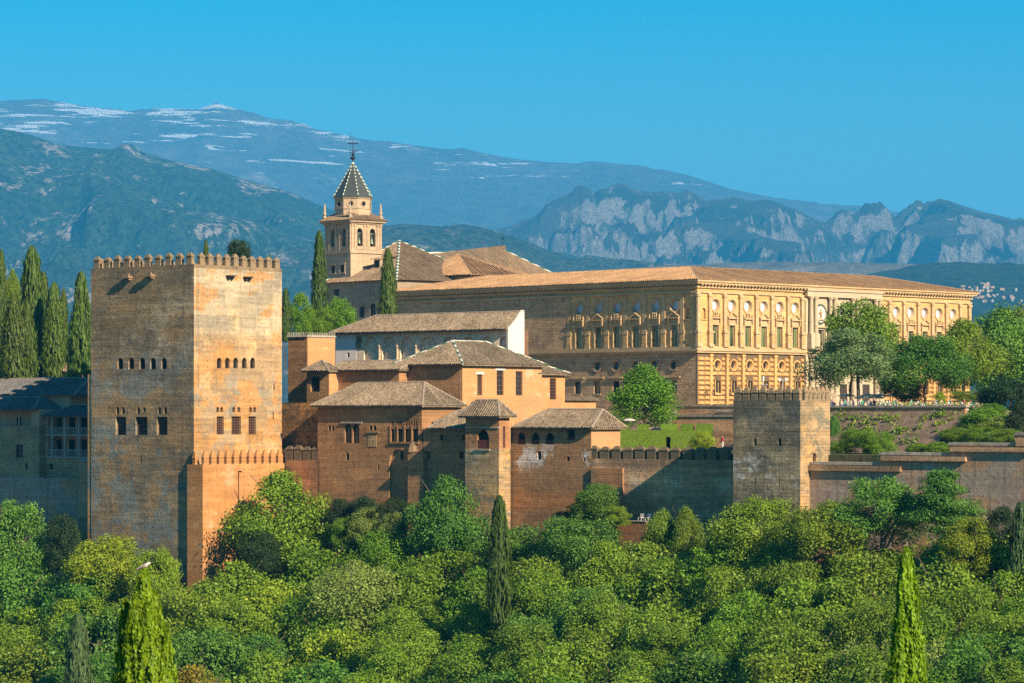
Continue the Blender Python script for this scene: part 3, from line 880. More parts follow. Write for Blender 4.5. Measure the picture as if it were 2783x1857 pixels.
# ------------------------------------------------------------------ main brown facade with the big hipped roof
u0, u1 = uA(r3, 322, VW), uA(r3, 1062, VW)
v1 = vA(r3, 1330, u1)
ze = zA(r3, 0, 660, u1, VW)
T = thing('palace_wing', 'brown windowed wing with a big hipped tile roof, right of the crumbling masonry wall', 'building', FA, u0, VW, -32)
fr2 = dict(frame=0.13, bars=(1, 0), fm='wood_dark', pm='pane_amber')
sp_ = [(r3, 514, 563, 792, 924, 'arch', fr2), (r3, 570, 618, 792, 924, 'arch', fr2)]
sp_ += [(r3, a, b, 800, 838, 'arch', SLIT) for a, b in ((398, 416), (422, 440), (690, 710), (716, 738))]
sp_ += [(r3, a, b, 770, 806, 'arch', SLIT) for a, b in ((850, 862), (890, 901), (907, 918), (948, 959), (965, 975), (980, 990), (1005, 1014), (1019, 1029))]
sp_ += [(r3, a, b, 826, 918, 'rect', dict(frame=0.12, bars=(1, 1), fm='wood', pm=p)) for a, b, p in ((844, 868, 'pane_lit'), (880, 924, 'pane_lit'), (938, 982, 'pane_lit'), (996, 1036, 'pane_lit'))]
sp_ += [(r3, 524, 546, 995, 1045, 'arch', SLIT), (r3, 748, 760, 1078, 1112, 'arch', SLIT), (r3, 830, 898, 1010, 1011.5, 'rect', SLIT)][:2]
hs_ = put_windows(T, FA, 'L', VW, sp_, 0.5)
# blind relieving arch
h = wp(FA, 'L', VW, r3, 832, 960, 970, 1330, 'arch')
hs_.append(h)
mb = MB()
block(mb, u0, u1, VW, v1, -32, ze, hs_, (), 0.5)
mb.build('wall', M['mexuar'], T)
mb = MB(); mb.poly([fpt('L', VW, s, z, .35) for s, z in h[0]])
nc = mb.build('niche', M['red_wall'], T)
w_ = wp(FA, 'L', VW, r3, 900, 922, 982, 1044, 'arch')
mb = MB(); mb.fbox('L', VW, w_[1] - .12, w_[2] + .12, w_[3] - .1, w_[4] + .1, .31, .345); mb.build('window_surround', M['mexuar'], nc)
mb = MB(); mb.poly([fpt('L', VW, s, z, .30) for s, z in w_[0]]); mb.build('window', M['dark'], nc)
mb = MB()
a_, s0_, s1_, z0_, z1_ = wp(FA, 'L', VW, r3, 494, 640, 775, 787)
mb.fbox('L', VW, s0_, s1_, z0_, z1_, -.25, .1); mb.build('lintel', M['coping'], T)
a_, s0_, s1_, z0_, z1_ = wp(FA, 'L', VW, r3, 680, 742, 855, 952)
mb = MB(); mb.fbox('L', VW, s0_, s1_, z0_, z1_, -.06, .1); mb.fbox('L', VW, s0_ - .1, s1_ + .5, z1_ + .004, z1_ + .2, -.2, .1); mb.build('stone_panel', M['tower_grey'], T)
a_, s0_, s1_, z0_, z1_ = wp(FA, 'L', VW, r3, 838, 1042, 918, 930)
mb = MB(); mb.fbox('L', VW, s0_, s1_, z0_, z1_, -.22, .1)
for s in np.linspace(s0_, s1_, 5): mb.fbox('L', VW, s - .1, s + .1, z1_ + .003, z1_ + 2.4, -.08, .1)
mb.build('window_surround', M['mexuar'], T)
hip(T, u0, u1, VW, v1, ze, zA(r3, 0, 497, u1, VW + 4) - ze, 0.8, 'u', e0=5.2, e1=4.0)
# thicker wall at its right foot
ua = uA(r3, 962, VW - .8); ub_ = uA(r3, 1366, VW - .8)
zf = zA(r3, 0, 985, ua, VW - .8)
T = thing('lower_wall', 'plain brown lower wall left of the small arched tower', 'wall', FA, ua, VW - .8, -32)
mb = MB(); block(mb, ua, u1 + 1.0, VW - .8, VW + .6, -32, zf)
mb.build('wall', M['mexuar'], T)
mb = MB()
cx_ = uA(r3, 1003, VW)
mb.lathe((cx_, VW - .1, zf), [(1.0, -.1), (.9, .3), (.45, 1.1), (.1, 1.5)], 8)
mb.build('stone_hood', M['merlon_dark'], T)

# ------------------------------------------------------------------ low wing between the facade and the arched tower
u0w, u1w = u1 + .3, uA(r3, 1400, VW)
zw = zA(r3, 0, 822, u1w, VW)
T = thing('low_wing', 'low brown wing with a tiled lean-to roof, left of the small arched tower', 'building', FA, u0w, VW, -32)
hs_ = put_windows(T, FA, 'L', VW, [(r3, 1188, 1216, 868, 906, 'rect', dict(frame=.1, fm='wood', pm='dark')), (r3, 1346, 1366, 868, 906, 'rect', dict(frame=.1, fm='wood', pm='dark')), (r3, 1328, 1357, 988, 1038, 'rect', SLIT), (r3, 1096, 1118, 985, 1044, 'arch', SLIT)], .45)
mb = MB(); block(mb, u0w, u1w, VW, VW + 9, -32, zw, hs_, (), .45); mb.build('wall', M['mexuar'], T)
hip(T, u0w + 1.9, u1w, VW, VW + 7.5, zw, zA(r3, 0, 702, u1w, VW + 4) - zw, .6, 'u', e0=2.2, e1=0.01)
mb = MB()
zq = zA(r3, 0, 775, u0w, VW + 3)
slope(mb, [(u0w - .3, VW + 2.2, zq - .2), (u0w + 3.2, VW + 2.2, zq + .05), (u0w + 3.2, VW + 8.5, zq + 1.9), (u0w - .3, VW + 8.5, zq + 1.9)])
mb.box((u0w - .2, VW + 2.3, zq - 1.2), (u0w + 3.1, VW + 8.4, zq - .3))
mb.build('porch_roof', M['tile'], T)

# ------------------------------------------------------------------ small arched tower with pyramid roof
vm = VW - 3.0
um0, um1 = uA(r4, 76, vm), uA(r4, 364, vm)
vm1 = vA(r4, 400, um1) + 1.4
zlow = zA(r4, 0, 848, um1, vm)
T = thing('arched_tower', 'small square tower with a pyramid tile roof and one arched balcony', 'tower', FA, um1, vm, -32)
zet = zA(r4, 0, 570, um1, vm)
h0 = wp(FA, 'L', vm, r4, 176, 278, 684, 846, 'arch')
h1 = hole('arch', vm + .9, vm1 - .9, zlow + .15, zlow + 3.2)
window(T, 'L', vm, h0[0], .5, frame=.1, fm='wood_dark', pm='dark', parapet=.46)
window(T, 'R', um1, h1, .5, frame=.1, fm='wood_dark', pm='dark', parapet=.46)
mb = MB(); block(mb, um0 + .03, um1 - .03, vm + .03, vm1, zlow - .1, zet, [(h0[0],)], [(h1,)], .5)
a_, s0_, s1_, z0_, z1_ = h0
mb.build('wall', M['red_wall'], T)
mb = MB(); block(mb, um0, um1, vm, vm1 + .2, -32, zlow); mb.build('base', M['tower_grey'], T)
mb = MB()
mb.fbox('L', vm, um0, um1, zA(r4, 0, 672, um1, vm), zA(r4, 0, 660, um1, vm), -.1, .1)
mb.fbox('L', vm, s0_ - .25, s1_ + .25, z0_ - .28, z0_ - .03, -.2, .1)
mb.build('string_course', M['coping'], T)
hip(T, um0, um1, vm, vm1, zet, zA(r4, 0, 436, (um0 + um1) / 2, vm + 2) - zet, .75, 'u')

# ------------------------------------------------------------------ arcade wing right of it
uw0, uw1 = um1 - .4, uA(r4, 1147, VW)
vw1 = vA(r4, 1395, uw1)
zew = zA(r4, 0, 668, uw1, VW)
T = thing('arched_wing', 'low wing with three arched windows, right of the small arched tower', 'building', FA, uw1, VW, -32)
op = dict(frame=.09, fm='wood_dark', pm='dark', parapet=.42)
sp_ = [(r4, a, b, 708, 810, 'arch', op) for a, b in ((523, 588), (640, 708), (762, 831))]
sp_ += [(r4, 945, 1012, 684, 774, 'rect', dict(frame=.12, fm='wood_dark', pm='dark', parapet=.25)), (r4, 692, 724, 868, 940, 'rect', SLIT), (r4, 940, 966, 915, 952, 'rect', SLIT), (r4, 1085, 1102, 920, 955, 'rect', SLIT)]
hs_ = put_windows(T, FA, 'L', VW, sp_, .5)
zmid = zA(r4, 0, 850, uw1, VW)
mb = MB(); block(mb, uw0, uw1, VW, vw1, -32, zew, hs_, (), .5)
M['machuca'] = wall_mat('patched_brown_wall', (0.37, 0.225, 0.125), (0.33, 0.205, 0.12), (0.52, 0.46, 0.40), pt=0.66, ps=0.3, layer=0.25, drip=0.25, brick=0.45, seed=83.0, bump=0.7,
                        zones=((-7.3, -4.6, (0.66, 0.62, 0.58), 0.9, 0.53), (-18, -9.5, (0.22, 0.14, 0.085), 0.85, 0.45), (-13, -11.2, (0.46, 0.22, 0.09), 0.85, 0.42), (-9.5, -7, (0.26, 0.165, 0.10), 0.7, 0.48)))
mb.build('wall', M['machuca'], T)
mb = MB(); block(mb, uw1 + .003, uw1 + .06, VW + .02, vw1, -7, zew - .1)
mb.build('plaster', M['ochre'], T)
hip(T, uw0 + 1.5, uw1, VW, vw1, zew, zA(r4, 0, 515, uw1, VW + 4) - zew, .7, 'u', e0=3.4, e1=1.2)

# ------------------------------------------------------------------ crenellated curtain wall up to the corner tower
uc0, uc1 = uw1 + .1, FA.u(1998.0, VW)
zc = zA(r4, 0, 936, uc0 + 8, VW)
T = thing('curtain_wall', 'shadowed curtain wall with rounded dark merlons between the arched wing and the corner tower', 'wall', FA, uc0, VW, -32)
mb = MB(); block(mb, uc0, uc1, VW, VW + 1.6, -32, zc)
mb.build('wall', M['curtain'], T)
un = uA(r4, 1430, VW)
mb = MB(); block(mb, uc0 + .2, un, VW - .35, VW + .1, -32, zA(r4, 0, 1010, uc0, VW)); mb.build('footing', M['red_wall'], T)
merlons(T, 'L', VW, uA(r4, 1112, VW), uA(r4, 2332, VW), zc, 12, 1.55, .7, 1.25, .45, 'merlon_dark')

# ------------------------------------------------------------------ grey corner tower
vq = VW - 5.5
uq0, uq1 = uA(r7, 247, vq), uA(r7, 732, vq)
vq1 = vA(r7, 947, uq1)
zq = zA(r7, 0, 236, uq1, vq)
T = thing('corner_tower', 'weathered grey square tower with notched parapet in front of the long palace', 'tower', FA, uq1, vq, -32)
hs_ = put_windows(T, FA, 'L', vq, [(r7, 395, 416, 510, 566, 'arch', SLIT), (r7, 572, 594, 510, 564, 'arch', SLIT), (r7, 399, 408, 790, 856, 'rect', SLIT), (r7, 575, 583, 790, 858, 'rect', SLIT)], .5)
hr_ = put_windows(T, FA, 'R', uq1, [(r7, 822, 848, 615, 678, 'arch', dict(frame=.1, fm='wood', pm='wood_dark'))], .4)
mb = MB(); wallface(mb, 'R', uq1, [(vq, -32), (vq1, -32), (vq1, zq), (vq, zq)], [h[0] for h in hr_], .5)
mb.add([(uq0, vq1, -32), (uq1, vq1, -32), (uq1, vq1, zq), (uq0, vq1, zq), (uq0, vq, -32), (uq0, vq, zq), (uq1, vq, zq)], [(0, 1, 2, 3), (4, 0, 3, 5), (5, 6, 2, 3)]); mb.build('wall', M['tower_grey'], T)
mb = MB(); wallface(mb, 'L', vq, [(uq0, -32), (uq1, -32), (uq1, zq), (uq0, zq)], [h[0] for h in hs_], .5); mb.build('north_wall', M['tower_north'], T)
merlons(T, 'L', vq, uq0, uq1, zq, 8, (uq1 - uq0) / 8 * .8, .55, 1.0, .7, 'tower_grey')
merlons(T, 'R', uq1, vq + 1.0, vq1, zq, 6, (vq1 - vq) / 6 * .76, .55, 1.0, .7, 'tower_grey')
merlons(T, 'L', vq1 - .7, uq0, uq1, zq, 7, (uq1 - uq0) / 7 * .78, .55, .8, .6, 'tower_grey')
mb = MB()
c_ = Vector((uq0 + 2.6, vq + 3, zq))
mb.tube(c_, c_ + Vector((0, 0, 3.0)), .06); mb.tube(c_ + Vector((-.8, 0, 2.1)), c_ + Vector((.8, 0, 2.1)), .05)
mb.box((c_.x - .15, c_.y - .15, c_.z + 2.6), (c_.x + .15, c_.y + .15, c_.z + 3.2))
mb.build('mast', M['whitewash'], T)

# ------------------------------------------------------------------ stepped garden wall at the right
vg = FA.v(r7(800, 0)[0], uq1)
T = thing('garden_wall', 'tall grey streaked wall stepping up to the right of the corner tower', 'wall', FA, uq1, vg, -32)
xs = [(795, 1305, 682, 708, 745, 1466), (1305, 1805, 612, 640, 674, 1938), (1805, 2280, 541, 573, 607, 2420), (2280, 4300, 470, 520, 575, 4300)]
wb, cb, bb = MB(), MB(), MB()
for i, (x0, x1, yt, y1_, y2_, xb) in enumerate(xs):
    a, b = uA(r7, x0, vg), uA(r7, x1, vg)
    if i == 0: a = uq1 - .3
    z_ = zA(r7, 0, yt, (a + b) / 2, vg)
    block(wb, a, b, vg, vg + 2.2, -32, z_ - .35)
    cb.box((a - .06, vg - .12, z_ - .347), (b + .1, vg + 2.3, z_), .985)
    bb2 = uA(r7, xb, vg)
    zb1, zb2 = zA(r7, 0, y1_, (a + b) / 2, vg), zA(r7, 0, y2_, (a + b) / 2, vg)
    bb.box((a + (.4 if i else 0), vg - .42 + .004 * i, zb2), (bb2, vg + .02, zb1))
wb.build('wall', M['grey_wall'], T); cb.build('coping', M['coping'], T); bb.build('ledge', M['curtain'], T)

# ------------------------------------------------------------------ terrace wall and planted bank behind it
ve = 45.5
ut0, ut1 = uA(r7, 800, ve), uA(r7, 1926, ve)
zt_ = zA(r7, 0, 288, ut0, ve)
T = thing('terrace_wall', 'pale capped retaining wall along the crowded terrace', 'wall', FA, ut0, ve, -6)
mb = MB(); block(mb, ut0, ut1, ve, ve + .6, -7, zt_)
block(mb, ut1 - .6, ut1, ve + .61, vA(r7, 2070, ut1), -7, zt_ - .004)
mb.build('wall', M['ochre'], T)
mb = MB(); mb.box((ut0, ve - .2, zt_ + .003), (ut1 + .2, ve + .8, zt_ + .28)); mb.build('coping', M['coping'], T)
mb = MB()
n_ = 70
for j, (v_, z_) in enumerate(((36.6, -5.3), (38.0, -4.6), (40, -3.2), (42, -1.9), (44, -.6), (ve - .02, zt_ - .5))):
    for i in range(n_):
        u_ = ut0 + (ut1 - ut0 - .3) * i / (n_ - 1)
        mb.v.append((u_, v_, z_ + .18 * MN.noise(Vector((u_ * .5, v_ * .5, 3)))))
for j in range(5):
    for i in range(n_ - 1):
        a = j * n_ + i; mb.f.append((a, a + 1, a + n_ + 1, a + n_))
N = NT('bare_bank_soil'); o = N.coord()
c = N.mix(N.rng(N.noise(o, .8, 6, .7), .35, .65), (0.20, 0.135, 0.09), (0.12, 0.082, 0.056))
N.bump(N.noise(o, 2.5, 6, .75), .8, .2)
bk = mb.mesh('bank', N.done(c), (0, 0, 0))
ob = link('bank', bk, None)
ob.location = (FA.X0, FA.Y0, 0); ob.rotation_euler = (0, 0, -FA.th)
tag(ob, 'bare sloping bank below the terrace wall', 'bank', kind='structure')

# ------------------------------------------------------------------ garden walls below the palace
T = thing('garden_wall', 'low stone garden wall with pale coping left of the corner tower, below the palace corner', 'wall', FA, FA.u(1590, 60), 60, 0)
mb = MB(); cb = MB()
for (xa, xb, yt, v_) in ((r5(1160, 0)[0], 2010.0, r5(0, 1512)[1], 60.5), (r5(1205, 0)[0], 2010.0, r5(0, 1420)[1], 62.6), (r5(1560, 0)[0], 2010.0, r5(0, 1468)[1], 61.5)):
    a, b = FA.u(xa, v_), FA.u(xb, v_)
    z_ = FA.z(yt, a, v_)
    mb.box((a, v_, -5), (b, v_ + .8, z_)); cb.box((a - .1, v_ - .15, z_ + .003), (b + .1, v_ + .95, z_ + .3))
mb.build('wall', M['curtain'], T); cb.build('coping', M['coping'], T)

# ------------------------------------------------------------------ tall ochre house with three long windows
vh = 31.0
uh0, uh1 = uA(r3, 892, vh), FA.u(1251.0, vh)
vh1 = vA(r4, 712, uh1)
zh = zA(r3, 0, 366, uh1, vh)
T = thing('ochre_house', 'tall ochre house with long brown windows, one side in shade, behind the small arched tower', 'house', FA, uh1, vh, -6)
lw_ = dict(frame=.14, bars=(1, 4), fm='wood', pm='pane')
sp_ = [(r4, 178, 222, 214, 391, 'rect', dict(frame=.14, bars=(1, 5), fm='wood', pm='pane_amber')), (r4, 345, 403, 180, 391, 'rect', lw_), (r4, 507, 564, 187, 393, 'rect', lw_), (r4, 120, 163, 443, 522, 'circ', dict(frame=.16, bars=(2, 3), fm='wood', pm='dark'))]
hs_ = put_windows(T, FA, 'R', uh1 + .4, sp_, .35)
hl_ = [wp(FA, 'L', vh, r3, 930, 966, 425, 485, 'circ')]
mb = MB(); block(mb, uh0, uh1 - .01, vh, vh1, -7, zh); mb.build('wall', M['mexuar'], T)
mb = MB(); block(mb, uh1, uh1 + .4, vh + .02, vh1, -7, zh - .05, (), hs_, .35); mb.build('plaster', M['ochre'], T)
mb = MB()
for x0, x1, y0, y1 in ((166, 236, 192, 212), (332, 416, 158, 178)):
    a_, s0_, s1_, z0_, z1_ = wp(FA, 'R', uh1 + .4, r4, x0, x1, y0, y1)
    mb.fbox('R', uh1 + .4, s0_, s1_, z0_, z1_, -.05, .1)
mb.build('window_surround', M['whitewash'], T)
hip(T, uh0, uh1 + .4, vh, vh1, zh, zA(r3, 0, 203, uh1 - 5, vh + 6) - zh, .75, 'v', rm='ridge_green', e0=6.0, e1=6.5)
mb = MB()
mb.lathe((uA(r3, 948, vh), vh - .02, zA(r3, 0, 455, uh0, vh)), [(.95, -.04), (.95, .04)], 12)
# annex at its right
va0, va1 = vh1 + .02, vA(r4, 938, uh1)
za = zA(r4, 0, 208, uh1, (va0 + va1) / 2)
T = thing('ochre_annex', 'lower ochre annex with one shuttered window, right of the tall ochre house', 'house', FA, uh1, va0, -6)
hs_ = put_windows(T, FA, 'R', uh1 - .3, [(r4, 797, 852, 246, 427, 'rect', dict(frame=.14, bars=(2, 6), fm='wood', pm='dark'))], .35)
mb = MB(); block(mb, uh0 + 2, uh1 - .3, va0, va1, -6, za, (), hs_, .35); mb.build('wall', M['ochre'], T)
hip(T, uh0 + 2, uh1 - .3, va0, va1, za, zA(r4, 0, 78, uh1, va0) - za, .75, 'v', rm='ridge_green', e0=.01, e1=5)
vb1 = vA(r4, 1190, uh1 - .6)
zbb = zA(r4, 0, 415, uh1, va1 + 2)
T = thing('garden_wall', 'low tile capped ochre garden wall right of the annex', 'wall', FA, uh1, va1, -6)
mb = MB(); block(mb, uh1 - 3, uh1 - .6, va1 + .02, vb1, -6, zbb - .4); mb.build('wall', M['ochre'], T)
mb = MB(); slope(mb, [(uh1 - .1, va1 + .1, zbb - .38), (uh1 - .1, vb1 + .5, zbb - .38), (uh1 - 1.8, vb1 + .5, zbb + .25), (uh1 - 1.8, va1 + .1, zbb + .25)])
slope(mb, [(uh1 - 3.5, vb1 + .5, zbb - .38), (uh1 - 3.5, va1 + .1, zbb - .38), (uh1 - 1.8, va1 + .1, zbb + .25), (uh1 - 1.8, vb1 + .5, zbb + .25)])
mb.build('tile_coping', M['tile'], T)

# ------------------------------------------------------------------ left wings behind the hipped roof
vl = 27.0
ul0, ul1 = uA(r3, 245, vl), uA(r3, 401, vl)
vl1 = vA(r3, 466, ul1)
zl = zA(r3, 0, 412, ul1, vl)
T = thing('corner_house', 'small ochre house with one dark window, in front of the orange turret', 'house', FA, ul1, vl, -6)
hs_ = put_windows(T, FA, 'L', vl, [(r3, 272, 337, 456, 562, 'rect', dict(frame=.15, bars=(1, 1), fm='wood_dark', pm='pane'))], .4)
mb = MB(); block(mb, ul0, ul1, vl, vl1, -6, zl, hs_, (), .4); mb.build('wall', M['mexuar'], T)
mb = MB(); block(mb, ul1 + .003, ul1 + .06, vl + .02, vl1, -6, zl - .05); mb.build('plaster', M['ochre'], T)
hip(T, ul0, ul1, vl, vl1, zl, zA(r3, 0, 342, ul1, vl + 3) - zl, .6, 'u', e0=3, e1=3)
ul2 = uA(r3, 900, vl1)
T = thing('connecting_wing', 'narrow tiled wing joining the small corner house to the tall ochre house', 'house', FA, ul1, vl1, -6)
zl2 = zA(r3, 0, 405, ul2, vl1)
mb = MB(); block(mb, ul1 + .1, ul2, vl1, vl1 + 6, -6, zl2); mb.build('wall', M['mexuar'], T)
hip(T, ul1 - 1, ul2, vl1, vl1 + 6, zl2, zA(r3, 0, 342, ul2, vl1 + 3) - zl2, .6, 'u', e0=.01, e1=.01)

# ------------------------------------------------------------------ gallery with horseshoe arches
vy = 47.0
uy0, uy1 = FA.u(912.0, vy), FA.u(1380.0, vy)
uya = uA(r3, 596, vy)
vy1 = FA.v(1417.0, uy1)
zy = zA(r3, 0, 146, uy0, vy)
zfl = zA(r3, 0, 340, uy0, vy)
T = thing('arcade_gallery', 'long tiled gallery of carved round arches on slim columns, below the dark palace wall', 'building', FA, uy0, vy, 0)
hs_ = put_windows(T, FA, 'L', vy, [(r3, 530, 548, 285, 316, 'rect', SLIT)], .3)
mb = MB(); block(mb, uy0, uya, vy, vy1, -6, zy, hs_, (), .3)
mb.box((uya + .01, vy + .02, -6), (uy1 - .01, vy + 4.99, zfl))
mb.build('wall', M['pinkwash'], T)
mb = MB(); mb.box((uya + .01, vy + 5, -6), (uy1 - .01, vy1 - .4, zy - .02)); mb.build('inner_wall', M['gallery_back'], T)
arcs = [(650, 747), (780, 873), (908, 1008), (1040, 1172), (1208, 1304), (1342, 1442), (1476, 1574), (1610, 1672)]
hs2 = []
for a, b in arcs:
    a_, s0_, s1_, z0_, z1_ = wp(FA, 'L', vy, r3, a, b, 170, 338, 'rect')
    zc_ = zfl + .05
    hs2.append((hole('arch', s0_, s1_, zc_, z1_, 14),))
mb = MB()
block(mb, uya + .02, uy1 - .02, vy + .03, vy + .5, zfl + .004, zy - .05, hs2, (), .46)
mb.build('arcade', M['gallery'], T)
for (a, b), (a2, b2) in zip(arcs[:-1], arcs[1:]):
    s = uA(r3, (b + a2) / 2, vy)
    mb = MB()
    zc_ = zA(r3, 0, 252, s, vy)
    mb.lathe((s, vy - .12, zfl), [(.26, .0), (.26, .12), (.17, .2), (.15, zc_ - zfl), (.3, zc_ - zfl + .3), (.32, zc_ - zfl + .5)], 10)
    mb.build('column', M['marble'], T)
for a, b, y0, y1 in ((652, 690, 232, 338), (722, 748, 275, 338), (960, 1000, 280, 338), (1130, 1172, 190, 338)):
    a_, s0_, s1_, z0_, z1_ = wp(FA, 'L', vy + 5, r3, a, b, y0, y1, 'arch')
    mb = MB(); mb.poly([fpt('L', vy + 5, s, z, -.02) for s, z in a_]); mb.build('doorway', M['dark'], T)
a_, s0_, s1_, z0_, z1_ = wp(FA, 'L', vy, r3, 598, 632, 168, 254)
mb = MB(); mb.fbox('L', vy, s0_, s1_, z0_, z1_, -.05, .05)
for i in range(6): mb.fbox('L', vy, s0_ + (s1_ - s0_) * i / 5 - .04, s0_ + (s1_ - s0_) * i / 5 + .04, z0_, z1_, -.1, -.045)
mb.build('lattice', M['palace_rough'], T)
mb = MB()
hz_ = zA(r3, 0, 22, uy0 + 12, vy + 8)
e_ = .9
slope(mb, [(uy0 - .7, vy - e_, zy), (uy1 + .4, vy - e_, zy), (uy1 + .4, vy1, hz_), (uy0 + 6.0, vy1, hz_)])
slope(mb, [(uy0 - .7, vy1 + .5, zy), (uy0 - .7, vy - e_, zy), (uy0 + 6, vy1, hz_)])
mb.box((uy0 - .6, vy - e_ + .06, zy - .2), (uy1 + .3, vy1 - .1, zy - .02))
ro = mb.build('roof', M['tile'], T)
rb = MB(); ridge_line(rb, [(uy0 - .7, vy - e_, zy), (uy0 + 6, vy1, hz_), (uy1 + .4, vy1, hz_)]); rb.build('ridge_tiles', M['ridge'], ro)
mb = MB()
mb.add([(uy1, vy - .3, -6), (uy1, vy1 + .3, -6), (uy1, vy1 + .3, hz_ + .25), (uy1, vy1 - .2, hz_ + .25), (uy1, vy - .3, zy + .1)] + [(uy1 + .35, vy - .3, -6), (uy1 + .35, vy1 + .3, -6), (uy1 + .35, vy1 + .3, hz_ + .25), (uy1 + .35, vy1 - .2, hz_ + .25), (uy1 + .35, vy - .3, zy + .1)],
       [(4, 3, 2, 1, 0), (5, 6, 7, 8, 9)] + [(k, (k + 1) % 5, 5 + (k + 1) % 5, 5 + k) for k in range(5)])
mb.build('gable_wall', M['whitewash'], T)

# ------------------------------------------------------------------ shaded houses left of the big tower
vk = 8.0
def house_roof(t, u0, u1, v0, v1, ze, h, m='tile_dark', e0=None, e1=None): return hip(t, u0, u1, v0, v1, ze, h, .7, 'u', m, e0=e0, e1=e1)
ue = uA(r1, 470, vk)
uk0, uk1 = uA(r1, -60, vk), uA(r1, 186, vk)
zk = zA(r1, 0, 806, uk1, vk)
zpar = zA(r1, 0, 886, uk1, vk)
T = thing('gallery_house', 'shaded brick house with an open columned loggia at the left edge', 'house', FA, uk1, vk, -32)
hs_ = put_windows(T, FA, 'L', vk, [(r1, 74, 110, 972, 1035, 'rect', dict(frame=.14, bars=(1, 1), fm='wood_dark', pm='pane')), (r1, 118, 131, 1060, 1092, 'arch', SLIT)], .4)
mb = MB(); block(mb, uk0, uk1, vk, vk + 8, -32, zpar, hs_, (), .4); mb.build('wall', M['house_brick'], T)
mb = MB(); mb.box((uk0, vk + 2.2, zpar + .003), (uk1 - .05, vk + 7.9, zk - .02)); mb.box((uA(r1, 152, vk), vk + .05, zpar + .003), (uk1 - .05, vk + 2.19, zk - .02)); mb.build('loggia_wall', M['house_plaster'], T)
for x in (16, 84, 146, -50):
    s = uA(r1, x, vk); mb = MB()
    mb.lathe((s, vk + .3, zpar), [(.2, 0), (.13, .15), (.12, zk - zpar - .5), (.26, zk - zpar - .1), (.26, zk - zpar - .02)], 8); mb.build('column', M['marble'], T)
a_, s0_, s1_, z0_, z1_ = wp(FA, 'L', vk + 2.2, r1, 80, 102, 842, 884)
mb = MB(); mb.fbox('L', vk + 2.2, s0_, s1_, z0_, z1_, -.03, .1); mb.build('doorway', M['dark'], T)
house_roof(T, uk0, uk1 - 1.0, vk, vk + 8, zk, zA(r1, 0, 750, uk1, vk + 4) - zk, e0=.01, e1=4)
# balcony house
ux0, ux1 = uk1 + .1, ue + 2
vx = vk + 1.2
zx = zA(r1, 0, 838, ux1, vx)
z2, z1f, zbm = zA(r1, 0, 934, ux1, vx), zA(r1, 0, 1040, ux1, vx), -21
T = thing('balcony_house', 'shaded house with two storeys of railed wooden balconies, left of the big square tower', 'house', FA, ux0, vx, -32)
hs_ = put_windows(T, FA, 'L', vx, [(r1, 234, 250, 1064, 1092, 'rect', SLIT)], .3)
mb = MB(); block(mb, ux0, ux1, vx, vx + 8, zbm, z1f, hs_, (), .3); mb.build('wall', M['house_brick'], T)
mb = MB(); mb.box((ux0, vx + 2.0, z1f + .004), (ux1, vx + 7.9, zx - .02)); mb.box((ux0, vx + .02, z1f + .004), (ux0 + .5, vx + 1.99, zx - .02)); mb.build('back_wall', M['house_plaster'], T)
for zz, zz2 in ((z1f, z2), (z2, zx)):
    mb = MB(); mb.box((ux0, vx - .25, zz + .01), (ux1, vx + 1.98, zz + .22)); mb.build('balcony_floor', M['wood_grey'], T)
    for x in (248, 309, 376, 424):
        s = uA(r1, x, vx); mb = MB(); mb.box((s - .14, vx - .14, zz + .22), (s + .14, vx + .14, zz2 - .02)); mb.box((s - .4, vx - .13, zz2 - .35), (s + .4, vx + .13, zz2 - .03)); mb.build('post', M['wood_grey'], T)
    mb = MB(); mb.box((ux0 + .5, vx - .1, zz + 1.25), (ux1, vx - .02, zz + 1.33))
    for i in range(56):
        s = ux0 + .5 + (ux1 - ux0 - .5) * i / 55; mb.box((s - .04, vx - .09, zz + .23), (s + .04, vx - .03, zz + 1.248))
    mb.build('railing', M['wood_grey'], T)
    for x in (222, 280, 342, 400):
        a_, s0_, s1_, z0_, z1_ = wp(FA, 'L', vx + 2.0, r1, x - 14, x + 14, 0, 1); mb = MB(); mb.fbox('L', vx + 2.0, s0_, s1_, zz + .23, zz + 2.9, -.04, .1); mb.build('doorway', M['dark'], T)
house_roof(T, ux0, ux1, vx, vx + 8, zx, zA(r1, 0, 790, ux1, vx + 3.5) - zx, e0=3, e1=.01)
# upper house
vu = vk + 5
uu0, uu1 = uA(r1, -80, vu), uA(r1, 352, vu)
zu = zA(r1, 0, 738, uu1, vu)
T = thing('upper_house', 'shaded plastered house with a long dark tile roof below the cypress grove', 'house', FA, uu1, vu, -6)
um = uA(r1, 184, vu - .6)
mb = MB(); block(mb, uu0, uu1 - 1, vu, vu + 9, -6, zu); block(mb, uu0, um, vu - .6, vu - .01, -6, zu - .02); mb.build('wall', M['house_plaster'], T)
house_roof(T, uu0, uu1, vu, vu + 9, zu, zA(r1, 0, 660, uu1, vu + 4) - zu, e0=.01, e1=2.0)
uc_ = uA(r1, 46, vu + 7)
zch = zA(r1, 0, 612, uc_, vu + 7); vu += 5
mb = MB(); hw_ = .95
block(mb, uc_ - hw_, uc_ + hw_, vu + 2, vu + 3.9, zu + 1, zch - .7)
for i in range(5):
    s = uc_ - hw_ + .12 + (2 * hw_ - .24) * i / 4
    mb.box((s - .1, vu + 2, zch - .697), (s + .1, vu + 2.2, zch)); mb.box((uc_ + hw_ - .2, vu + 2.3 + i * .35, zch - .697), (uc_ + hw_, vu + 2.5 + i * .35, zch))
ch = mb.build('chimney', M['ochre'], T)
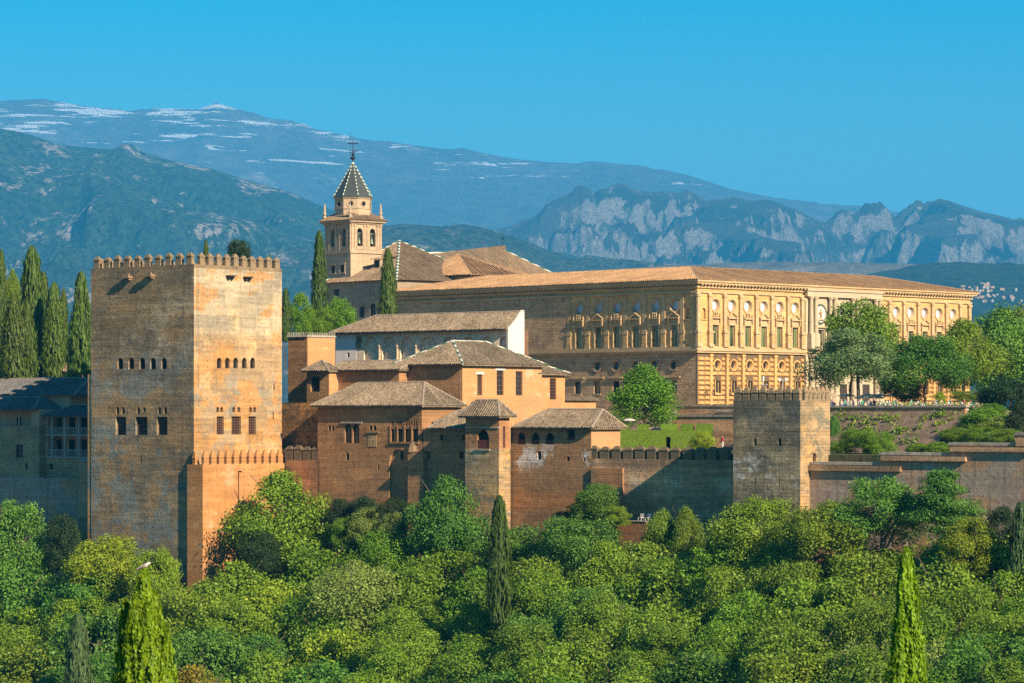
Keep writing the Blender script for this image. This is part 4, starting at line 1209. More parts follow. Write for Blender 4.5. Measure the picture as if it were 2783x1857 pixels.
mb = MB(); slope(mb, [(uc_ - 1.3, vu + 1.7, zch), (uc_ + 1.3, vu + 1.7, zch), (uc_ + .3, vu + 2.9, zch + .5), (uc_ - .3, vu + 2.9, zch + .5)], .3)
slope(mb, [(uc_ + 1.3, vu + 1.7, zch), (uc_ + 1.3, vu + 4.2, zch), (uc_ + .3, vu + 2.9, zch + .5)], .3)
mb.poly([(uc_ - 1.3, vu + 1.7, zch - .03), (uc_ + 1.3, vu + 1.7, zch - .03), (uc_ + 1.3, vu + 4.2, zch - .03), (uc_ - 1.3, vu + 4.2, zch - .03)])
mb.build('chimney_cap', M['tile_brown'], ch); vu -= 5
for (xa, xb, xr, yt, yb, lab) in ((236, 300, 322, 580, 660, 'small pyramid roofed turret peeping over the dark roof of the upper house'), (278, 340, 352, 597, 660, 'small tiled lantern tower beside the pyramid roofed turret')):
    vt_ = vu + 18
    a, b = uA(r1, xa, vt_), uA(r1, xb, vt_)
    z_ = zA(r1, 0, 628, b, vt_)
    T = thing('roof_turret', lab, 'turret', FA, b, vt_, 0)
    hs_ = [] if xa < 250 else put_windows(T, FA, 'L', vt_, [(r1, 292, 300, 632, 650, 'arch', SLIT)], .2)
    mb = MB(); block(mb, a, b, vt_, vt_ + 3, -6, z_, hs_, (), .2); mb.build('wall', M['house_plaster'], T)
    hip(T, a, b, vt_, vt_ + 3, z_, zA(r1, 0, yt, b, vt_) - z_, .4, 'u', 'tile_brown')
# wall at their foot
T = thing('lower_wall', 'shadowed stained wall under the balcony house, left of the big tower', 'wall', FA, uk1, vk - .6, -32)
mb = MB(); block(mb, uA(r1, -60, vk - .6), ue + 2, vk - .6, vk + .5, -32, zA(r1, 0, 1130, uk1, vk)); mb.build('wall', M['grey_wall'], T)
# ------------------------------------------------------------------ the long renaissance palace
PS = F / 560.0
zp = lambda y: (HY - y) / PS               # heights read at the palace's near corner
Lp = 83.4
Z_EAVE, Z_FR, Z_CAP, Z_PED, Z_FLO, Z_STR, Z_BASE = zp(760), zp(782), zp(798), zp(899), zp(942), zp(957), zp(1103)
T = PAL = thing('palace', 'long golden renaissance palace with rows of tall windows and round windows above', 'palace', FP, 0, 0, -3)
uP = lambda conv, x: FP.u(conv(x, 0)[0], 0)
vP = lambda conv, x: FP.v(conv(x, 0)[0], 0)
bayL = [uP(r5, x) for x in (313, 487, 656, 829, 1003, 1179)]
lowL = [uP(r5, x) for x in (296, 472, 643, 815, 987, 1163)]
ocuL = lowL[1:]
bayR1 = [vP(r6, x) for x in (166, 283, 395, 508, 619, 730)]
bayR2 = [vP(r6, x) for x in (1346, 1445, 1547, 1647, 1747, 1846)]
bayC = [vP(r6, x) for x in (894, 1054, 1214)]
c0, c1 = vP(r6, 792), vP(r6, 1312)
WW, OR_ = 0.82, 1.15
def circ(c, z, r): return hole('circ', c - r, c + r, z - r, z + r)
zo_u, zo_l, zw0, zw1 = zp(828), zp(990.5), Z_FLO + .12, zp(882)
zl0, zl1 = zp(1068), zp(1034)
mbu, mbl, mbq = MB(), MB(), MB()
hl = [hole('rect', c - WW, c + WW, zw0, zw1) for c in bayL] + [circ(c, zo_u, OR_) for c in bayL]
nch = uP(r5, 1300)
hl += [hole('arch', nch - .55, nch + .55, zp(867), zp(836)), hole('rect', FP.u(1419, 0), FP.u(1437, 0), Z_FLO + .1, zp(905))]
wallface(mbu, 'L', 0, [(-Lp, Z_STR), (0, Z_STR), (0, Z_EAVE), (-Lp, Z_EAVE)], hl, .9)
hr = [hole('rect', c - WW, c + WW, zw0, zw1) for c in bayR1 + bayR2] + [circ(c, zo_u, OR_) for c in bayR1 + bayR2]
nr = [vP(r6, 86), Lp - 3.4]
hr += [hole('arch', c - .5, c + .5, zp(867), zp(836)) for c in nr]
hr += [hole('rect', c - 1.2, c + 1.2, zw0 + .3, zw1 - .3) for c in bayC]
wallface(mbu, 'R', 0, [(0, Z_STR), (Lp, Z_STR), (Lp, Z_EAVE), (0, Z_EAVE)], hr, .9)
mbu.build('upper_wall', M['palace'], T)
hl2 = [hole('rect', c - .85, c + .85, zl0, zl1) for c in lowL] + [circ(c, zo_l, .95) for c in ocuL]
wallface(mbl, 'L', .15, [(-Lp, -3), (-.05, -3), (-.05, Z_STR - .01), (-Lp, Z_STR - .01)], hl2, .6)
mbl.add([(-Lp, .15, -3), (-Lp, Lp, -3), (-Lp, Lp, Z_EAVE), (-Lp, .15, Z_EAVE)], [(0, 1, 2, 3)])
mbl.add([(-Lp, Lp, -3), (0, Lp, -3), (0, Lp, Z_EAVE), (-Lp, Lp, Z_EAVE)], [(0, 1, 2, 3)])
mbl.build('lower_wall', M['palace_rough'], T)
# rough upper part at the far left of the shaded face
mb = MB(); ulr = uP(r5, 210)
wallface(mb, 'L', -.12, [(-Lp, Z_STR + .3), (ulr, Z_STR + .3), (ulr, Z_FR - .2), (-Lp, Z_FR - .2)], [hole('rect', FP.u(1419, 0), FP.u(1437, 0), Z_FLO + .1, zp(905))], .5)
mb.build('rough_wall', M['palace_rough'], T)
lowR = [vP(r6, x) for x in (183, 297, 410, 523, 636, 746)] + [vP(r6, x) for x in (1352, 1452, 1552, 1652, 1752, 1850)]
hr2 = [hole('rect', c - .78, c + .78, zl0, zl1) for c in lowR] + [circ(c, zo_l, .85) for c in lowR]
wallface(mbq, 'R', -.1, [(.1, -3), (Lp, -3), (Lp, Z_STR - .01), (.1, Z_STR - .01)], hr2, .6)
mbq.build('sunlit_lower_wall', M['joint'], T)
mb = MB()
rows = 10
zlo, zhi = Z_BASE + .1, Z_STR - .75
rh = (zhi - zlo) / rows
cuts = [.2]
segs = []
edges_ = [.2] + [x for c in lowR[:6] for x in (c - 2.05, c + 2.05)] + [c0 - .2]
edges2 = [c1 + .2] + [x for c in lowR[6:] for x in (c - 2.0, c + 2.0)] + [Lp - .2]
def bl(v0, v1, z0, z1):
    g, ch = .10, .16
    if v1 - v0 < .4: return
    a = [fpt('R', -.1, v0 + g, z0 + g, -.01), fpt('R', -.1, v1 - g, z0 + g, -.01), fpt('R', -.1, v1 - g, z1 - g, -.01), fpt('R', -.1, v0 + g, z1 - g, -.01)]
    dd = -RND.uniform(.24, .34)
    b = [fpt('R', -.1, v0 + g + ch, z0 + g + ch, dd), fpt('R', -.1, v1 - g - ch, z0 + g + ch, dd), fpt('R', -.1, v1 - g - ch, z1 - g - ch, dd), fpt('R', -.1, v0 + g + ch, z1 - g - ch, dd)]
    mb.add(a + b, [(0, 1, 5, 4), (1, 2, 6, 5), (2, 3, 7, 6), (3, 0, 4, 7), (4, 5, 6, 7)])
for E in (edges_, edges2):
    mb = MB()
    for a, b in zip(E[:-1], E[1:]):
        n = max(1, round((b - a) / 2.0))
        for r in range(rows):
            z0, z1 = zlo + r * rh, zlo + (r + 1) * rh
            for i in range(n):
                va, vb_ = a + (b - a) * i / n, a + (b - a) * (i + 1) / n
                cut = False
                for c in lowR:
                    for (h0, h1, q0, q1) in ((c - .95, c + .95, zl0 - .1, zl1 + .1), (c - 1.1, c + 1.1, zo_l - 1.05, zo_l + 1.05)):
                        if va < h1 and vb_ > h0 and z0 < q1 and z1 > q0:
                            cut = True
                            if va < h0 - .3: bl(va, h0, z0, z1)
                            if vb_ > h1 + .3: bl(h1, vb_, z0, z1)
                if not cut: bl(va, vb_, z0, z1)
    mb.build('rusticated_blocks', M['rust'], T)
# lower pilaster strips between the bays of the sunlit face
for c in [x for E in (edges_, edges2) for x in E[1:-1:2]] :
    mb = MB(); mb.fbox('R', -.1, c - .32, c + .32, Z_BASE, zhi, -.42, -.02); mb.fbox('R', -.1, c - .45, c + .45, zhi + .003, zhi + .45, -.5, -.02); mb.build('pilaster', M['rust'], T)
# plinth, string course, cornice, all around the two seen faces
mb = MB()
mb.box((-Lp, -.5, -3), (.62, .2, Z_BASE)); mb.box((-.2, .21, -3), (.618, Lp + .3, Z_BASE - .004)); mb.build('plinth', M['palace_rough'], T)
mb = MB()
for (a, b, d) in ((Z_STR - .1, Z_STR + .25, .35), (Z_STR + .253, Z_STR + .6, .6), (Z_STR + .603, Z_FLO - .003, .45)):
    mb.box((-Lp, -d, a), (d, .05, b)); mb.box((-.05, .051, a), (d - .002, Lp + d, b - .001))
mb.build('string_course', M['palace_trim'], T)
mb = MB()
for (a, b, d) in ((Z_FR - .9, Z_FR - .55, .3), (Z_FR, Z_FR + .35, .35), (Z_EAVE - .75, Z_EAVE - .4, 1.0), (Z_EAVE - .397, Z_EAVE - .06, 1.25)):
    mb.box((-Lp - .3, -d, a), (d, .05, b)); mb.box((-.05, .051, a), (d - .002, Lp + d, b - .001))
n_ = 88
for i in range(n_):
    s = -Lp + Lp * (i + .5) / n_
    mb.box((s - .22, -.95, Z_FR + .5), (s + .22, .02, Z_EAVE - .753)); mb.box((-.02, -s - .22, Z_FR + .5), (.95, -s + .22, Z_EAVE - .753))
mb.build('cornice', M['palace_trim'], T)
# pilasters on pedestals
def pil(face, s, w=.42, m='palace_trim', tall=None):
    mb = MB()
    kd = 0.38 if face == 'L' else 1.0
    mb.fbox(face, 0, s - w * 1.55, s + w * 1.55, Z_FLO, Z_FLO + .5, -.75 * kd, .02)
    mb.fbox(face, 0, s - w * 1.3, s + w * 1.3, Z_FLO + .503, Z_PED - .35, -.62 * kd, .02)
    mb.fbox(face, 0, s - w * 1.6, s + w * 1.6, Z_PED - .347, Z_PED, -.8 * kd, .02)
    mb.fbox(face, 0, s - w * 1.2, s + w * 1.2, Z_PED + .003, Z_PED + .35, -.56 * kd, .02)
    mb.fbox(face, 0, s - w, s + w, Z_PED + .353, Z_CAP - .5, -.45 * kd, .02)
    mb.fbox(face, 0, s - w * 1.3, s + w * 1.3, Z_CAP - .497, Z_CAP, -.6 * kd, .02)
    mb.fbox(face, 0, s - w * 1.15, s + w * 1.15, Z_CAP + .003, Z_FR - .903, -.3 * kd, .02)
    p = mb.build('pilaster', M[m], T)
    q = MB(); q.fbox(face, 0, s - w * .9, s + w * .9, Z_FLO + .8, Z_PED - .7, -.65 * kd, -.623 * kd); q.build('relief_panel', M['rust'], p)
def mids(b, lead, trail):
    return [b[0] - lead] + [(x + y) / 2 for x, y in zip(b[:-1], b[1:])] + [b[-1] + trail]
for s in [uP(r5, x) for x in (225, 393, 565, 735, 908, 1080, 1250, 1350)]: pil('L', s)
for s in [vP(r6, x) for x in (40, 122, 228, 340, 452, 562, 676, 775)]: pil('R', s)
for s in mids(bayR2, 2.6, 2.3) + [Lp - .6]: pil('R', s)
# windows with their entablatures and every second one a pediment
def bay(face, c, k, inner=0):
    lp = hole('rect', c - WW, c + WW, zw0, zw1)
    w = window(T, face, 0, lp, .42, frame=.07, bars=(0, 0), fm='palace_trim', pm='pane_green', name='window')
    mb = MB()
    for d_, e, a, b in ((.14, .28, zw0, zw1),):
        mb.fbox(face, 0, c - WW - e, c - WW - .003, a, b, -d_, .02); mb.fbox(face, 0, c + WW + .003, c + WW + e, a, b, -d_, .02)
    mb.fbox(face, 0, c - WW - .3, c + WW + .3, zw1 + .003, zw1 + .45, -.18, .02)
    mb.fbox(face, 0, c - WW - .15, c + WW + .15, zw1 + .453, zw1 + .95, -.1, .02)
    mb.fbox(face, 0, c - WW - .55, c + WW + .55, zw1 + 1.2, zw1 + 1.42, -.55, .02)
    for s in (c - WW - .35, c + WW + .35): mb.fbox(face, 0, s - .14, s + .14, zw1 + .2, zw1 + 1.197, -.38, .02)
    mb.build('surround', M['palace_trim'], w)
    mb = MB(); zt_ = zw1 + 1.423
    if k % 2:
        h_, hw = .95, WW + .6
        tri = [(c - hw, zt_), (c + hw, zt_), (c, zt_ + h_)]
        n = 3
        mb.add([fpt(face, 0, s, z, -.1) for s, z in tri], [(0, 1, 2)])
        for (s0, z0), (s1, z1) in ((tri[0], tri[2]), (tri[1], tri[2])):
            mb.tube(fpt(face, 0, s0, z0 + .1, -.28), fpt(face, 0, s1, z1 + .05, -.28), .16, .16, 6)
        mb.build('pediment', M['palace_trim'], w)
    else:
        for s in (c - .45, c, c + .45): mb.lathe(fpt(face, 0, s, zt_, -.2), [(.14, 0), (.17, .3), (.1, .6), (.16, .8), (.06, .98)], 6)
        for s in (c - WW - .4, c + WW + .4): mb.lathe(fpt(face, 0, s, zt_, -.2), [(.2, 0), (.24, .3), (.12, .5), (.1, .7)], 6)
        mb.build('figure_relief', M['palace_trim'], w)
def oculus(face, c, z, r, const=0, m='palace_trim', pm='pane', ring=.28, tube=.13):
    mb = MB()
    n = 24
    P_ = [(c + (r + ring * .4) * math.cos(2 * math.pi * k / n), z + (r + ring * .4) * math.sin(2 * math.pi * k / n)) for k in range(n)]
    vs, fs = [], []
    for rr, d in ((r + ring, -.02), (r + ring, -.16), (r + .02, -.16), (r - .14, .3), (r * .8, .5)):
        for k in range(n): vs.append(fpt(face, const, c + rr * math.cos(2 * math.pi * k / n), z + rr * math.sin(2 * math.pi * k / n), d))
    for i in range(4):
        for k in range(n): fs.append((i * n + k, i * n + (k + 1) % n, (i + 1) * n + (k + 1) % n, (i + 1) * n + k))
    mb.add(vs, fs)
    o_ = mb.build('round_window', M[m], T, smooth=False)
    mb = MB(); mb.poly([fpt(face, const, s, zz, .48) for s, zz in circ(c, z, r * .86)]); mb.build('pane', M[pm], o_)
for k, c in enumerate(bayL): bay('L', c, k); oculus('L', c, zo_u, OR_ - .05, pm='pane_sky')
for k, c in enumerate(bayR1): bay('R', c, k); oculus('R', c, zo_u, OR_ - .05, pm='pane_sky')
for k, c in enumerate(bayR2): bay('R', c, k); oculus('R', c, zo_u, OR_ - .05, pm='pane_sky')
for c in ocuL: oculus('L', c, zo_l, .93, .15, 'palace_rough')
for c in lowR: oculus('R', c, zo_l, .84, -.1, 'rust')
for k, c in enumerate(lowL):
    w = window(T, 'L', .15, hole('rect', c - .85, c + .85, zl0, zl1), .55, frame=.06, fm='wood_dark', pm=('pane_amber', 'pane_amber', 'dark', 'dark', 'dark', 'pane_amber')[k])
    mb = MB(); mb.fbox('L', .15, c - 1.75, c + 1.75, zl1 + .55, zl1 + .8, -.3, .02); mb.build('lintel', M['palace_trim'], w); mb = MB(); mb.fbox('L', .15, c - 1.05, c + 1.05, zl0 - .3, zl0 - .03, -.15, .02); mb.build('sill', M['palace_trim'], w)
for c in lowR:
    w = window(T, 'R', -.1, hole('rect', c - .78, c + .78, zl0, zl1), .5, frame=.12, bars=(1, 0), fm='palace_trim', pm='pane')
    mb = MB(); mb.fbox('R', -.1, c - .95, c - .783, zl0, zl1, -.34, .02); mb.fbox('R', -.1, c + .783, c + .95, zl0, zl1, -.34, .02); mb.fbox('R', -.1, c - .95, c + .95, zl0 - .35, zl0 - .03, -.36, .02); mb.build('surround', M['rust'], w)
for face, s in [('L', nch)] + [('R', c) for c in nr]:
    mb = MB(); mb.poly([fpt(face, 0, a, z, .45) for a, z in hole('arch', s - .55, s + .55, zp(867), zp(836))]); mb.fbox(face, 0, s - .8, s + .8, zp(870), zp(867.3), -.2, .02); mb.build('niche', M['rust'], T)
mb = MB(); mb.fbox('L', 0, FP.u(1419, 0), FP.u(1437, 0), Z_FLO + .1, zp(905), .3, .4); mb.build('door', M['wood'], T)
# iron rings on the rustication
for x in (95, 143, 262):
    c = vP(r6, x); mb = MB(); q = [fpt('R', -.1, c + .3 * math.cos(t), zp(1068) + .3 * math.sin(t), -.45) for t in np.linspace(0, 2 * math.pi, 13)]
    for a, b in zip(q[:-1], q[1:]): mb.tube(a, b, .07, .07, 5)
    mb.build('iron_ring', M['iron'], T)
# pale marble centrepiece
mb = MB()
hc = [hole('rect', c - 1.2, c + 1.2, zw0 + .3, zw1 - .3) for c in bayC]
wallface(mb, 'R', .45, [(c0, Z_FLO), (c1, Z_FLO), (c1, Z_FR - .05), (c0, Z_FR - .05)], hc, .6)
for s in (c0, c1): mb.add([(.05, s, Z_FLO), (.45, s, Z_FLO), (.45, s, Z_FR - .05), (.05, s, Z_FR - .05)], [(0, 1, 2, 3)])
PO = mb.build('centrepiece', M['marble'], T)
mb = MB(); mb.fbox('R', .45, c0 - .2, c1 + .2, Z_CAP + .3, Z_FR + .3, -.7, 0); mb.fbox('R', .45, c0 - .4, c1 + .4, Z_FR + .303, Z_EAVE - .8, -.95, 0); mb.build('entablature', M['marble'], PO)
cols = [vP(r6, x) for x in (817, 850, 953, 985, 1113, 1145, 1275, 1303)]
for s in cols:
    mb = MB()
    mb.fbox('R', .45, s - .62, s + .62, Z_FLO, Z_PED, -1.1, .02)
    p = fpt('R', .45, s, Z_PED + .003, -.55)
    H_ = Z_CAP - Z_PED + .25
    mb.lathe(p, [(.55, 0), (.55, .25), (.44, .35), (.42, H_ * .4), (.36, H_ - .6), (.36, H_ - .5), (.5, H_ - .35), (.55, H_)], 12)
    mb.build('column', M['marble'], PO)
for c in bayC:
    mb = MB()
    zc_ = zp(842)
    vs, fs, n = [], [], 28
    for rr, d in ((1.75, -.02), (1.75, -.3), (1.45, -.3), (1.4, -.12), (0.01, -.12)):
        for k in range(n): vs.append(fpt('R', .45, c + rr * math.cos(2 * math.pi * k / n), zc_ + rr * 1.1 * math.sin(2 * math.pi * k / n), d))
    for i in range(4):
        for k in range(n): fs.append((i * n + k, i * n + (k + 1) % n, (i + 1) * n + (k + 1) % n, (i + 1) * n + k))
    mb.add(vs[:3 * n], fs[:2 * n]); md = mb.build('medallion', M['greenstone'], PO)
    mb = MB(); mb.add(vs[2 * n:], fs[:2 * n])
    mb.build('disc', M['whitewash'], md)
    mb = MB()
    for (dx, dz, r) in ((0, .75, .22), (-.05, .3, .34), (.1, -.25, .32), (-.2, -.75, .2), (.3, -.85, .18), (.45, .35, .16), (-.5, .1, .16)):
        mb.lathe(fpt('R', .45, c + dx, zc_ + dz - r, -.2), [(.02, 0), (r * .8, r * .5), (r, r), (r * .8, r * 1.5), (.02, r * 2)], 8)
    mb.build('figure_relief', M['greenstone'] if False else M['palace_rough'], md)
    w = window(PO, 'R', .45, hole('rect', c - 1.2, c + 1.2, zw0 + .3, zw1 - .3), .55, frame=.1, fm='marble', pm='pane_green')
    mb = MB(); zt_ = zw1 + .5
    q = [fpt('R', .45, c + 1.9 * math.cos(t), zt_ + 1.2 * math.sin(t), -.3) for t in np.linspace(0, math.pi, 11)]
    for a, b in zip(q[:-1], q[1:]): mb.tube(a, b, .22, .22, 6)
    mb.fbox('R', .45, c - 2.0, c + 2.0, zt_ - .4, zt_, -.5, .02)
    for s in (c - 1.55, c + 1.55): mb.fbox('R', .45, s - .22, s + .22, zw0 + .3, zt_ - .403, -.3, .02)
    mb.build('pediment', M['marble'], w)
mb = MB(); mb.fbox('R', .45, c0 - .1, c1 + .1, Z_BASE, Z_STR - .12, -.2, .5); LO = mb.build('lower_centrepiece', M['marble'], T)
for s in cols:
    mb = MB(); p = fpt('R', .45, s, Z_BASE, -.75); H_ = Z_STR - .2 - Z_BASE
    mb.lathe(p, [(.7, 0), (.7, 1.6), (.5, 1.65), (.48, H_ * .5), (.42, H_ - .6), (.62, H_ - .3), (.65, H_)], 12); mb.build('column', M['marble'], LO)
for c in bayC:
    mb = MB(); mb.fbox('R', .45, c - 1.1, c + 1.1, Z_BASE, zp(1040), -.23, -.205); mb.build('door', M['wood_dark'], LO)
# roof round the court
e_ = 1.35
w_ = 13.7
zrg = (HY - 726.5) / F * (560 + 19.4)
o0, o1 = -Lp - .5, e_
mb = MB()
A, B, C_, D = (o0, -e_, Z_EAVE), (o1, -e_, Z_EAVE), (o1, Lp + .6, Z_EAVE), (o0, Lp + .6, Z_EAVE)
a, b, c, d = (o0 + w_ + 1, w_, zrg), (-w_, w_, zrg), (-w_, Lp - w_, zrg), (o0 + w_ + 1, Lp - w_, zrg)
slope(mb, [A, B, b, a], .5, .15); slope(mb, [B, C_, c, b], .5, .15); slope(mb, [C_, D, d, c], .9, .15); slope(mb, [D, A, a, d], .9, .15)
mb.poly([a, b, c, d])
ro = mb.build('roof', M['tile_gold'], T)
rb = MB(); ridge_line(rb, [A, a, b, B]); ridge_line(rb, [b, c, C_]); rb.build('ridge_tiles', M['ridge'], ro)

# ------------------------------------------------------------------ pyramid roofed chapel of the palace
cu = FP.u(r2(1155, 0)[0], 22); 
T = thing('chapel', 'low octagonal chapel with a pale ribbed pyramid tile roof rising behind the palace roof', 'chapel', FP, cu, 22, 20)
zc0 = FP.z(r2(0, 1188)[1], cu, 22); zc1 = FP.z(r2(0, 1020)[1], cu, 30)
uc1, uc2 = FP.u(r2(895, 0)[0], 22), FP.u(r2(1160, 0)[0], 22)
uc3, vc3 = FP.u(r2(1500, 0)[0], 24), 24
vc4 = FP.v(r2(1700, 0)[0], uc3 + 2)
ap = (FP.u(r2(1322, 0)[0], 31), 31, zc1)
mb = MB()
e1_, e2_, e3_, e4_ = (uc1, 23, zc0), (uc2, 20.5, zc0 + .1), (uc3, 20.5, zc0 + .1), (uc3 + 5, 30, zc0 + .1)
slope(mb, [e1_, e2_, ap], .55, .16); slope(mb, [e2_, e3_, ap], .55, .2); slope(mb, [e3_, e4_, ap], .55, .16)
slope(mb, [e4_, (uc3, 42, zc0), ap], .8); slope(mb, [(uc3, 42, zc0), (uc1, 40, zc0), ap], .8); slope(mb, [(uc1, 40, zc0), e1_, ap], .8)
ro = mb.build('roof', M['tile_gold'], T)
rb = MB(); ridge_line(rb, [e1_, ap]); ridge_line(rb, [e2_, ap]); ridge_line(rb, [e3_, ap]); ridge_line(rb, [e4_, ap]); rb.build('ridge_tiles', M['ridge'], ro)
mb = MB()
rim = [(uc1 + .6, 23.6), (uc2, 21.2), (uc3 - .3, 21.2), (uc3 + 4.3, 30), (uc3 - .4, 41.4), (uc1 + .6, 39.4)]
n = len(rim)
mb.add([(u_, v_, 18) for u_, v_ in rim] + [(u_, v_, zc0 - .03) for u_, v_ in rim], [(k, (k + 1) % n, n + (k + 1) % n, n + k) for k in range(n)] + [tuple(range(n, 2 * n))])
mb.build('wall', M['ochre'], T)

# ------------------------------------------------------------------ church: bell tower
fz = lambda y: (HY - r2(0, y)[1]) / F * 640
cl, cr = FC.u(r2(373, 0)[0], 0), FC.v(r2(775, 0)[0], 0)
T = BT = thing('bell_tower', 'church bell tower with an octagonal lantern and a dark pointed spire', 'tower', FC, 0, 0, 0)
uC = lambda x: FC.u(r2(x, 0)[0], 0)
vC = lambda x: FC.v(r2(x, 0)[0], 0)
zb_, zm, zcor, zev = fz(1196), fz(1003), fz(812), fz(778)
bl_ = [(uC(415), uC(443)), (uC(493), uC(523))]
br_ = [(vC(603), vC(641)), (vC(693), vC(731))]
lr_ = [(uC(418), uC(446)), (uC(484), uC(512))]
hL = [(hole('arch', a, b, fz(960), fz(835)),) for a, b in bl_] + [(hole('rect', a, b, fz(1148), fz(1096)),) for a, b in lr_]
hR = [(hole('arch', a, b, fz(962), fz(834)),) for a, b in br_]
mb = MB(); block(mb, cl, 0, 0, cr, 5, zev, hL, hR, .9); mb.build('wall', M['church'], T)
for a, b in lr_:
    w = window(T, 'L', 0, hole('rect', a, b, fz(1148), fz(1096)), .5, frame=.1, fm='wood_dark', pm='dark')
    mb = MB(); mb.fbox('L', 0, a - .45, b + .45, fz(1160), fz(1150), -.15, .02); mb.fbox('L', 0, a - .45, b + .45, fz(1094), fz(1080), -.15, .02)
    mb.fbox('L', 0, a - .3, a - .003, fz(1149), fz(1095), -.1, .02); mb.fbox('L', 0, b + .003, b + .3, fz(1149), fz(1095), -.1, .02); mb.build('surround', M['church'], w)
for face, lst, y0, y1 in (('L', bl_, 960, 835), ('R', br_, 962, 834)):
    for a, b in lst:
        mb = MB(); lp = hole('arch', a, b, fz(y0), fz(y1)); mb.poly([fpt(face, 0, s, z, .88) for s, z in lp]); w = mb.build('bell_opening', M['dark'], T)
        mb = MB(); mb.fbox(face, 0, a - .25, b + .25, fz(y0) - .7, fz(y0) - .03, -.12, .02)
        for s in (a - .2, b + .2): mb.fbox(face, 0, s - .17, s + .17, fz(y0) - .02, fz(y1) - 1.0, -.12, .02)
        mb.build('surround', M['church'], w)
        c = (a + b) / 2; zc_ = fz(y1) - 3.2
        mb = MB(); mb.lathe(fpt(face, 0, c, zc_, .4), [(.5, 0), (.42, .25), (.3, .7), (.26, 1.1), (.12, 1.3)], 12); mb.lathe(fpt(face, 0, c, zc_ + 1.3, .4), [(.1, 0), (.12, .9)], 6)
        mb.fbox(face, 0, c - .5, c + .5, zc_ + 2.0, zc_ + 2.3, .3, .5)
        mb.build('bell', M['bronze'], T)
mb = MB()
for za_, zb2, d in ((zm - .3, zm + .35, .25), (zcor + .25, zcor + .55, .3), (zev - .4, zev, .7)):
    mb.box((cl - d, -d, za_), (d, cr + d, zb2))
mb.build('cornice', M['church'], T)
for face, xs_ in (('L', (382, 403, 455, 477, 535, 552)), ('R', (567, 587, 655, 676, 748, 769))):
    for x in xs_:
        s = uC(x) if face == 'L' else vC(x)
        mb = MB(); mb.fbox(face, 0, s - .22, s + .22, zm + .353, zcor + .247, -.16, .02); mb.fbox(face, 0, s - .3, s + .3, zcor - .25, zcor + .1, -.22, .02); mb.build('pilaster', M['church'], T)
cx_, cy_ = cl / 2, cr / 2
mb = MB(); oe = .95
q = [(cl - oe, -oe), (oe, -oe), (oe, cr + oe), (cl - oe, cr + oe)]
hh = 1.5
qi = [(cx_ - 3.0, cy_ - 3.0), (cx_ + 3.0, cy_ - 3.0), (cx_ + 3.0, cy_ + 3.0), (cx_ - 3.0, cy_ + 3.0)]
for i in range(4):
    j = (i + 1) % 4
    slope(mb, [(*q[i], zev + .02), (*q[j], zev + .02), (*qi[j], zev + hh), (*qi[i], zev + hh)], .4, .12)
mb.box((cl - oe + .1, -oe + .1, zev + .004), (oe - .1, cr + oe - .1, zev + .018))
mb.build('lower_roof', M['tile_brown'], T)
zo0, zo1 = zev + .5, fz(610)
ro_ = (r2(700, 0)[0] - r2(450, 0)[0]) / 2 / F * 645 / math.cos(math.pi / 8) * .99
orot = math.pi / 8
mb = MB(); mb.lathe((cx_, cy_, zo0), [(ro_, 0), (ro_, zo1 - zo0)], 8, orot)
lan = mb.build('lantern', M['church'], T)
mb = MB(); mb.lathe((cx_, cy_, fz(690)), [(ro_ + .05, -.12), (ro_ + .15, -.1), (ro_ + .15, .12), (ro_ + .05, .14)], 8, orot); mb.lathe((cx_, cy_, zo1 - .4), [(ro_ + .05, 0), (ro_ + .25, .3), (ro_ + .25, .38)], 8, orot); mb.build('moulding', M['church'], lan)
ra = ro_ * math.cos(math.pi / 8)
for k in range(8):
    t = 2 * math.pi * k / 8
    dx, dy = math.cos(t), math.sin(t)
    if dx * FC.s * 0 + (-(dx * -FC.s + dy * FC.c)) < -.2: continue
    p = Vector((cx_ + dx * ra, cy_ + dy * ra, fz(657)))
    mb = MB(); tx, ty = -dy, dx
    pr, pi_ = [], []
    for r_ in (.75, .5):
        for i in range(16):
            q_ = 2 * math.pi * i / 16; pr.append(p + Vector((tx, ty, 0)) * (r_ * math.cos(q_)) + Vector((0, 0, 1)) * (r_ * math.sin(q_)) + Vector((dx, dy, 0)) * (.12 if r_ > .6 else .03))
    mb.add(pr, [(i, (i + 1) % 16, 16 + (i + 1) % 16, 16 + i) for i in range(16)]); rw = mb.build('round_window', M['church'], lan)
    mb = MB(); mb.poly([v_ + Vector((dx, dy, 0)) * .0 for v_ in pr[16:]]); mb.build('pane', M['dark'], lan)
zs1 = fz(352)
mb = MB(); mb.lathe((cx_, cy_, zo1), [(ro_ + .35, -.02), (ro_ + .3, .1), (.08, zs1 - zo1)], 8, orot)
spire = mb.build('spire', M['slate'], T)
mb = MB()
for k in range(8):
    t = 2 * math.pi * k / 8 + orot
    mb.tube((cx_ + (ro_ + .33) * math.cos(t), cy_ + (ro_ + .33) * math.sin(t), zo1 + .1), (cx_ + .08 * math.cos(t), cy_ + .08 * math.sin(t), zs1), .11, .07, 6)
mb.build('ridge_tiles', M['ridge_green'], spire)
mb = MB(); c_ = Vector((cx_, cy_, 0))
P_ = lambda y, du=0: (cx_ + du * FC.c, cy_ + du * FC.s, fz(y))
mb.tube(P_(352), P_(190), .13, .06); mb.tube(P_(330, -.6), P_(128, -.6), .05, .03)
mb.tube(P_(217, -1.0), P_(217, 1.0), .09); mb.lathe(P_(335), [(.1, -.1), (.55, .25), (.55, .45), (.1, .8)], 8); mb.lathe(P_(305), [(.1, -.1), (.4, .2), (.1, .5)], 8)
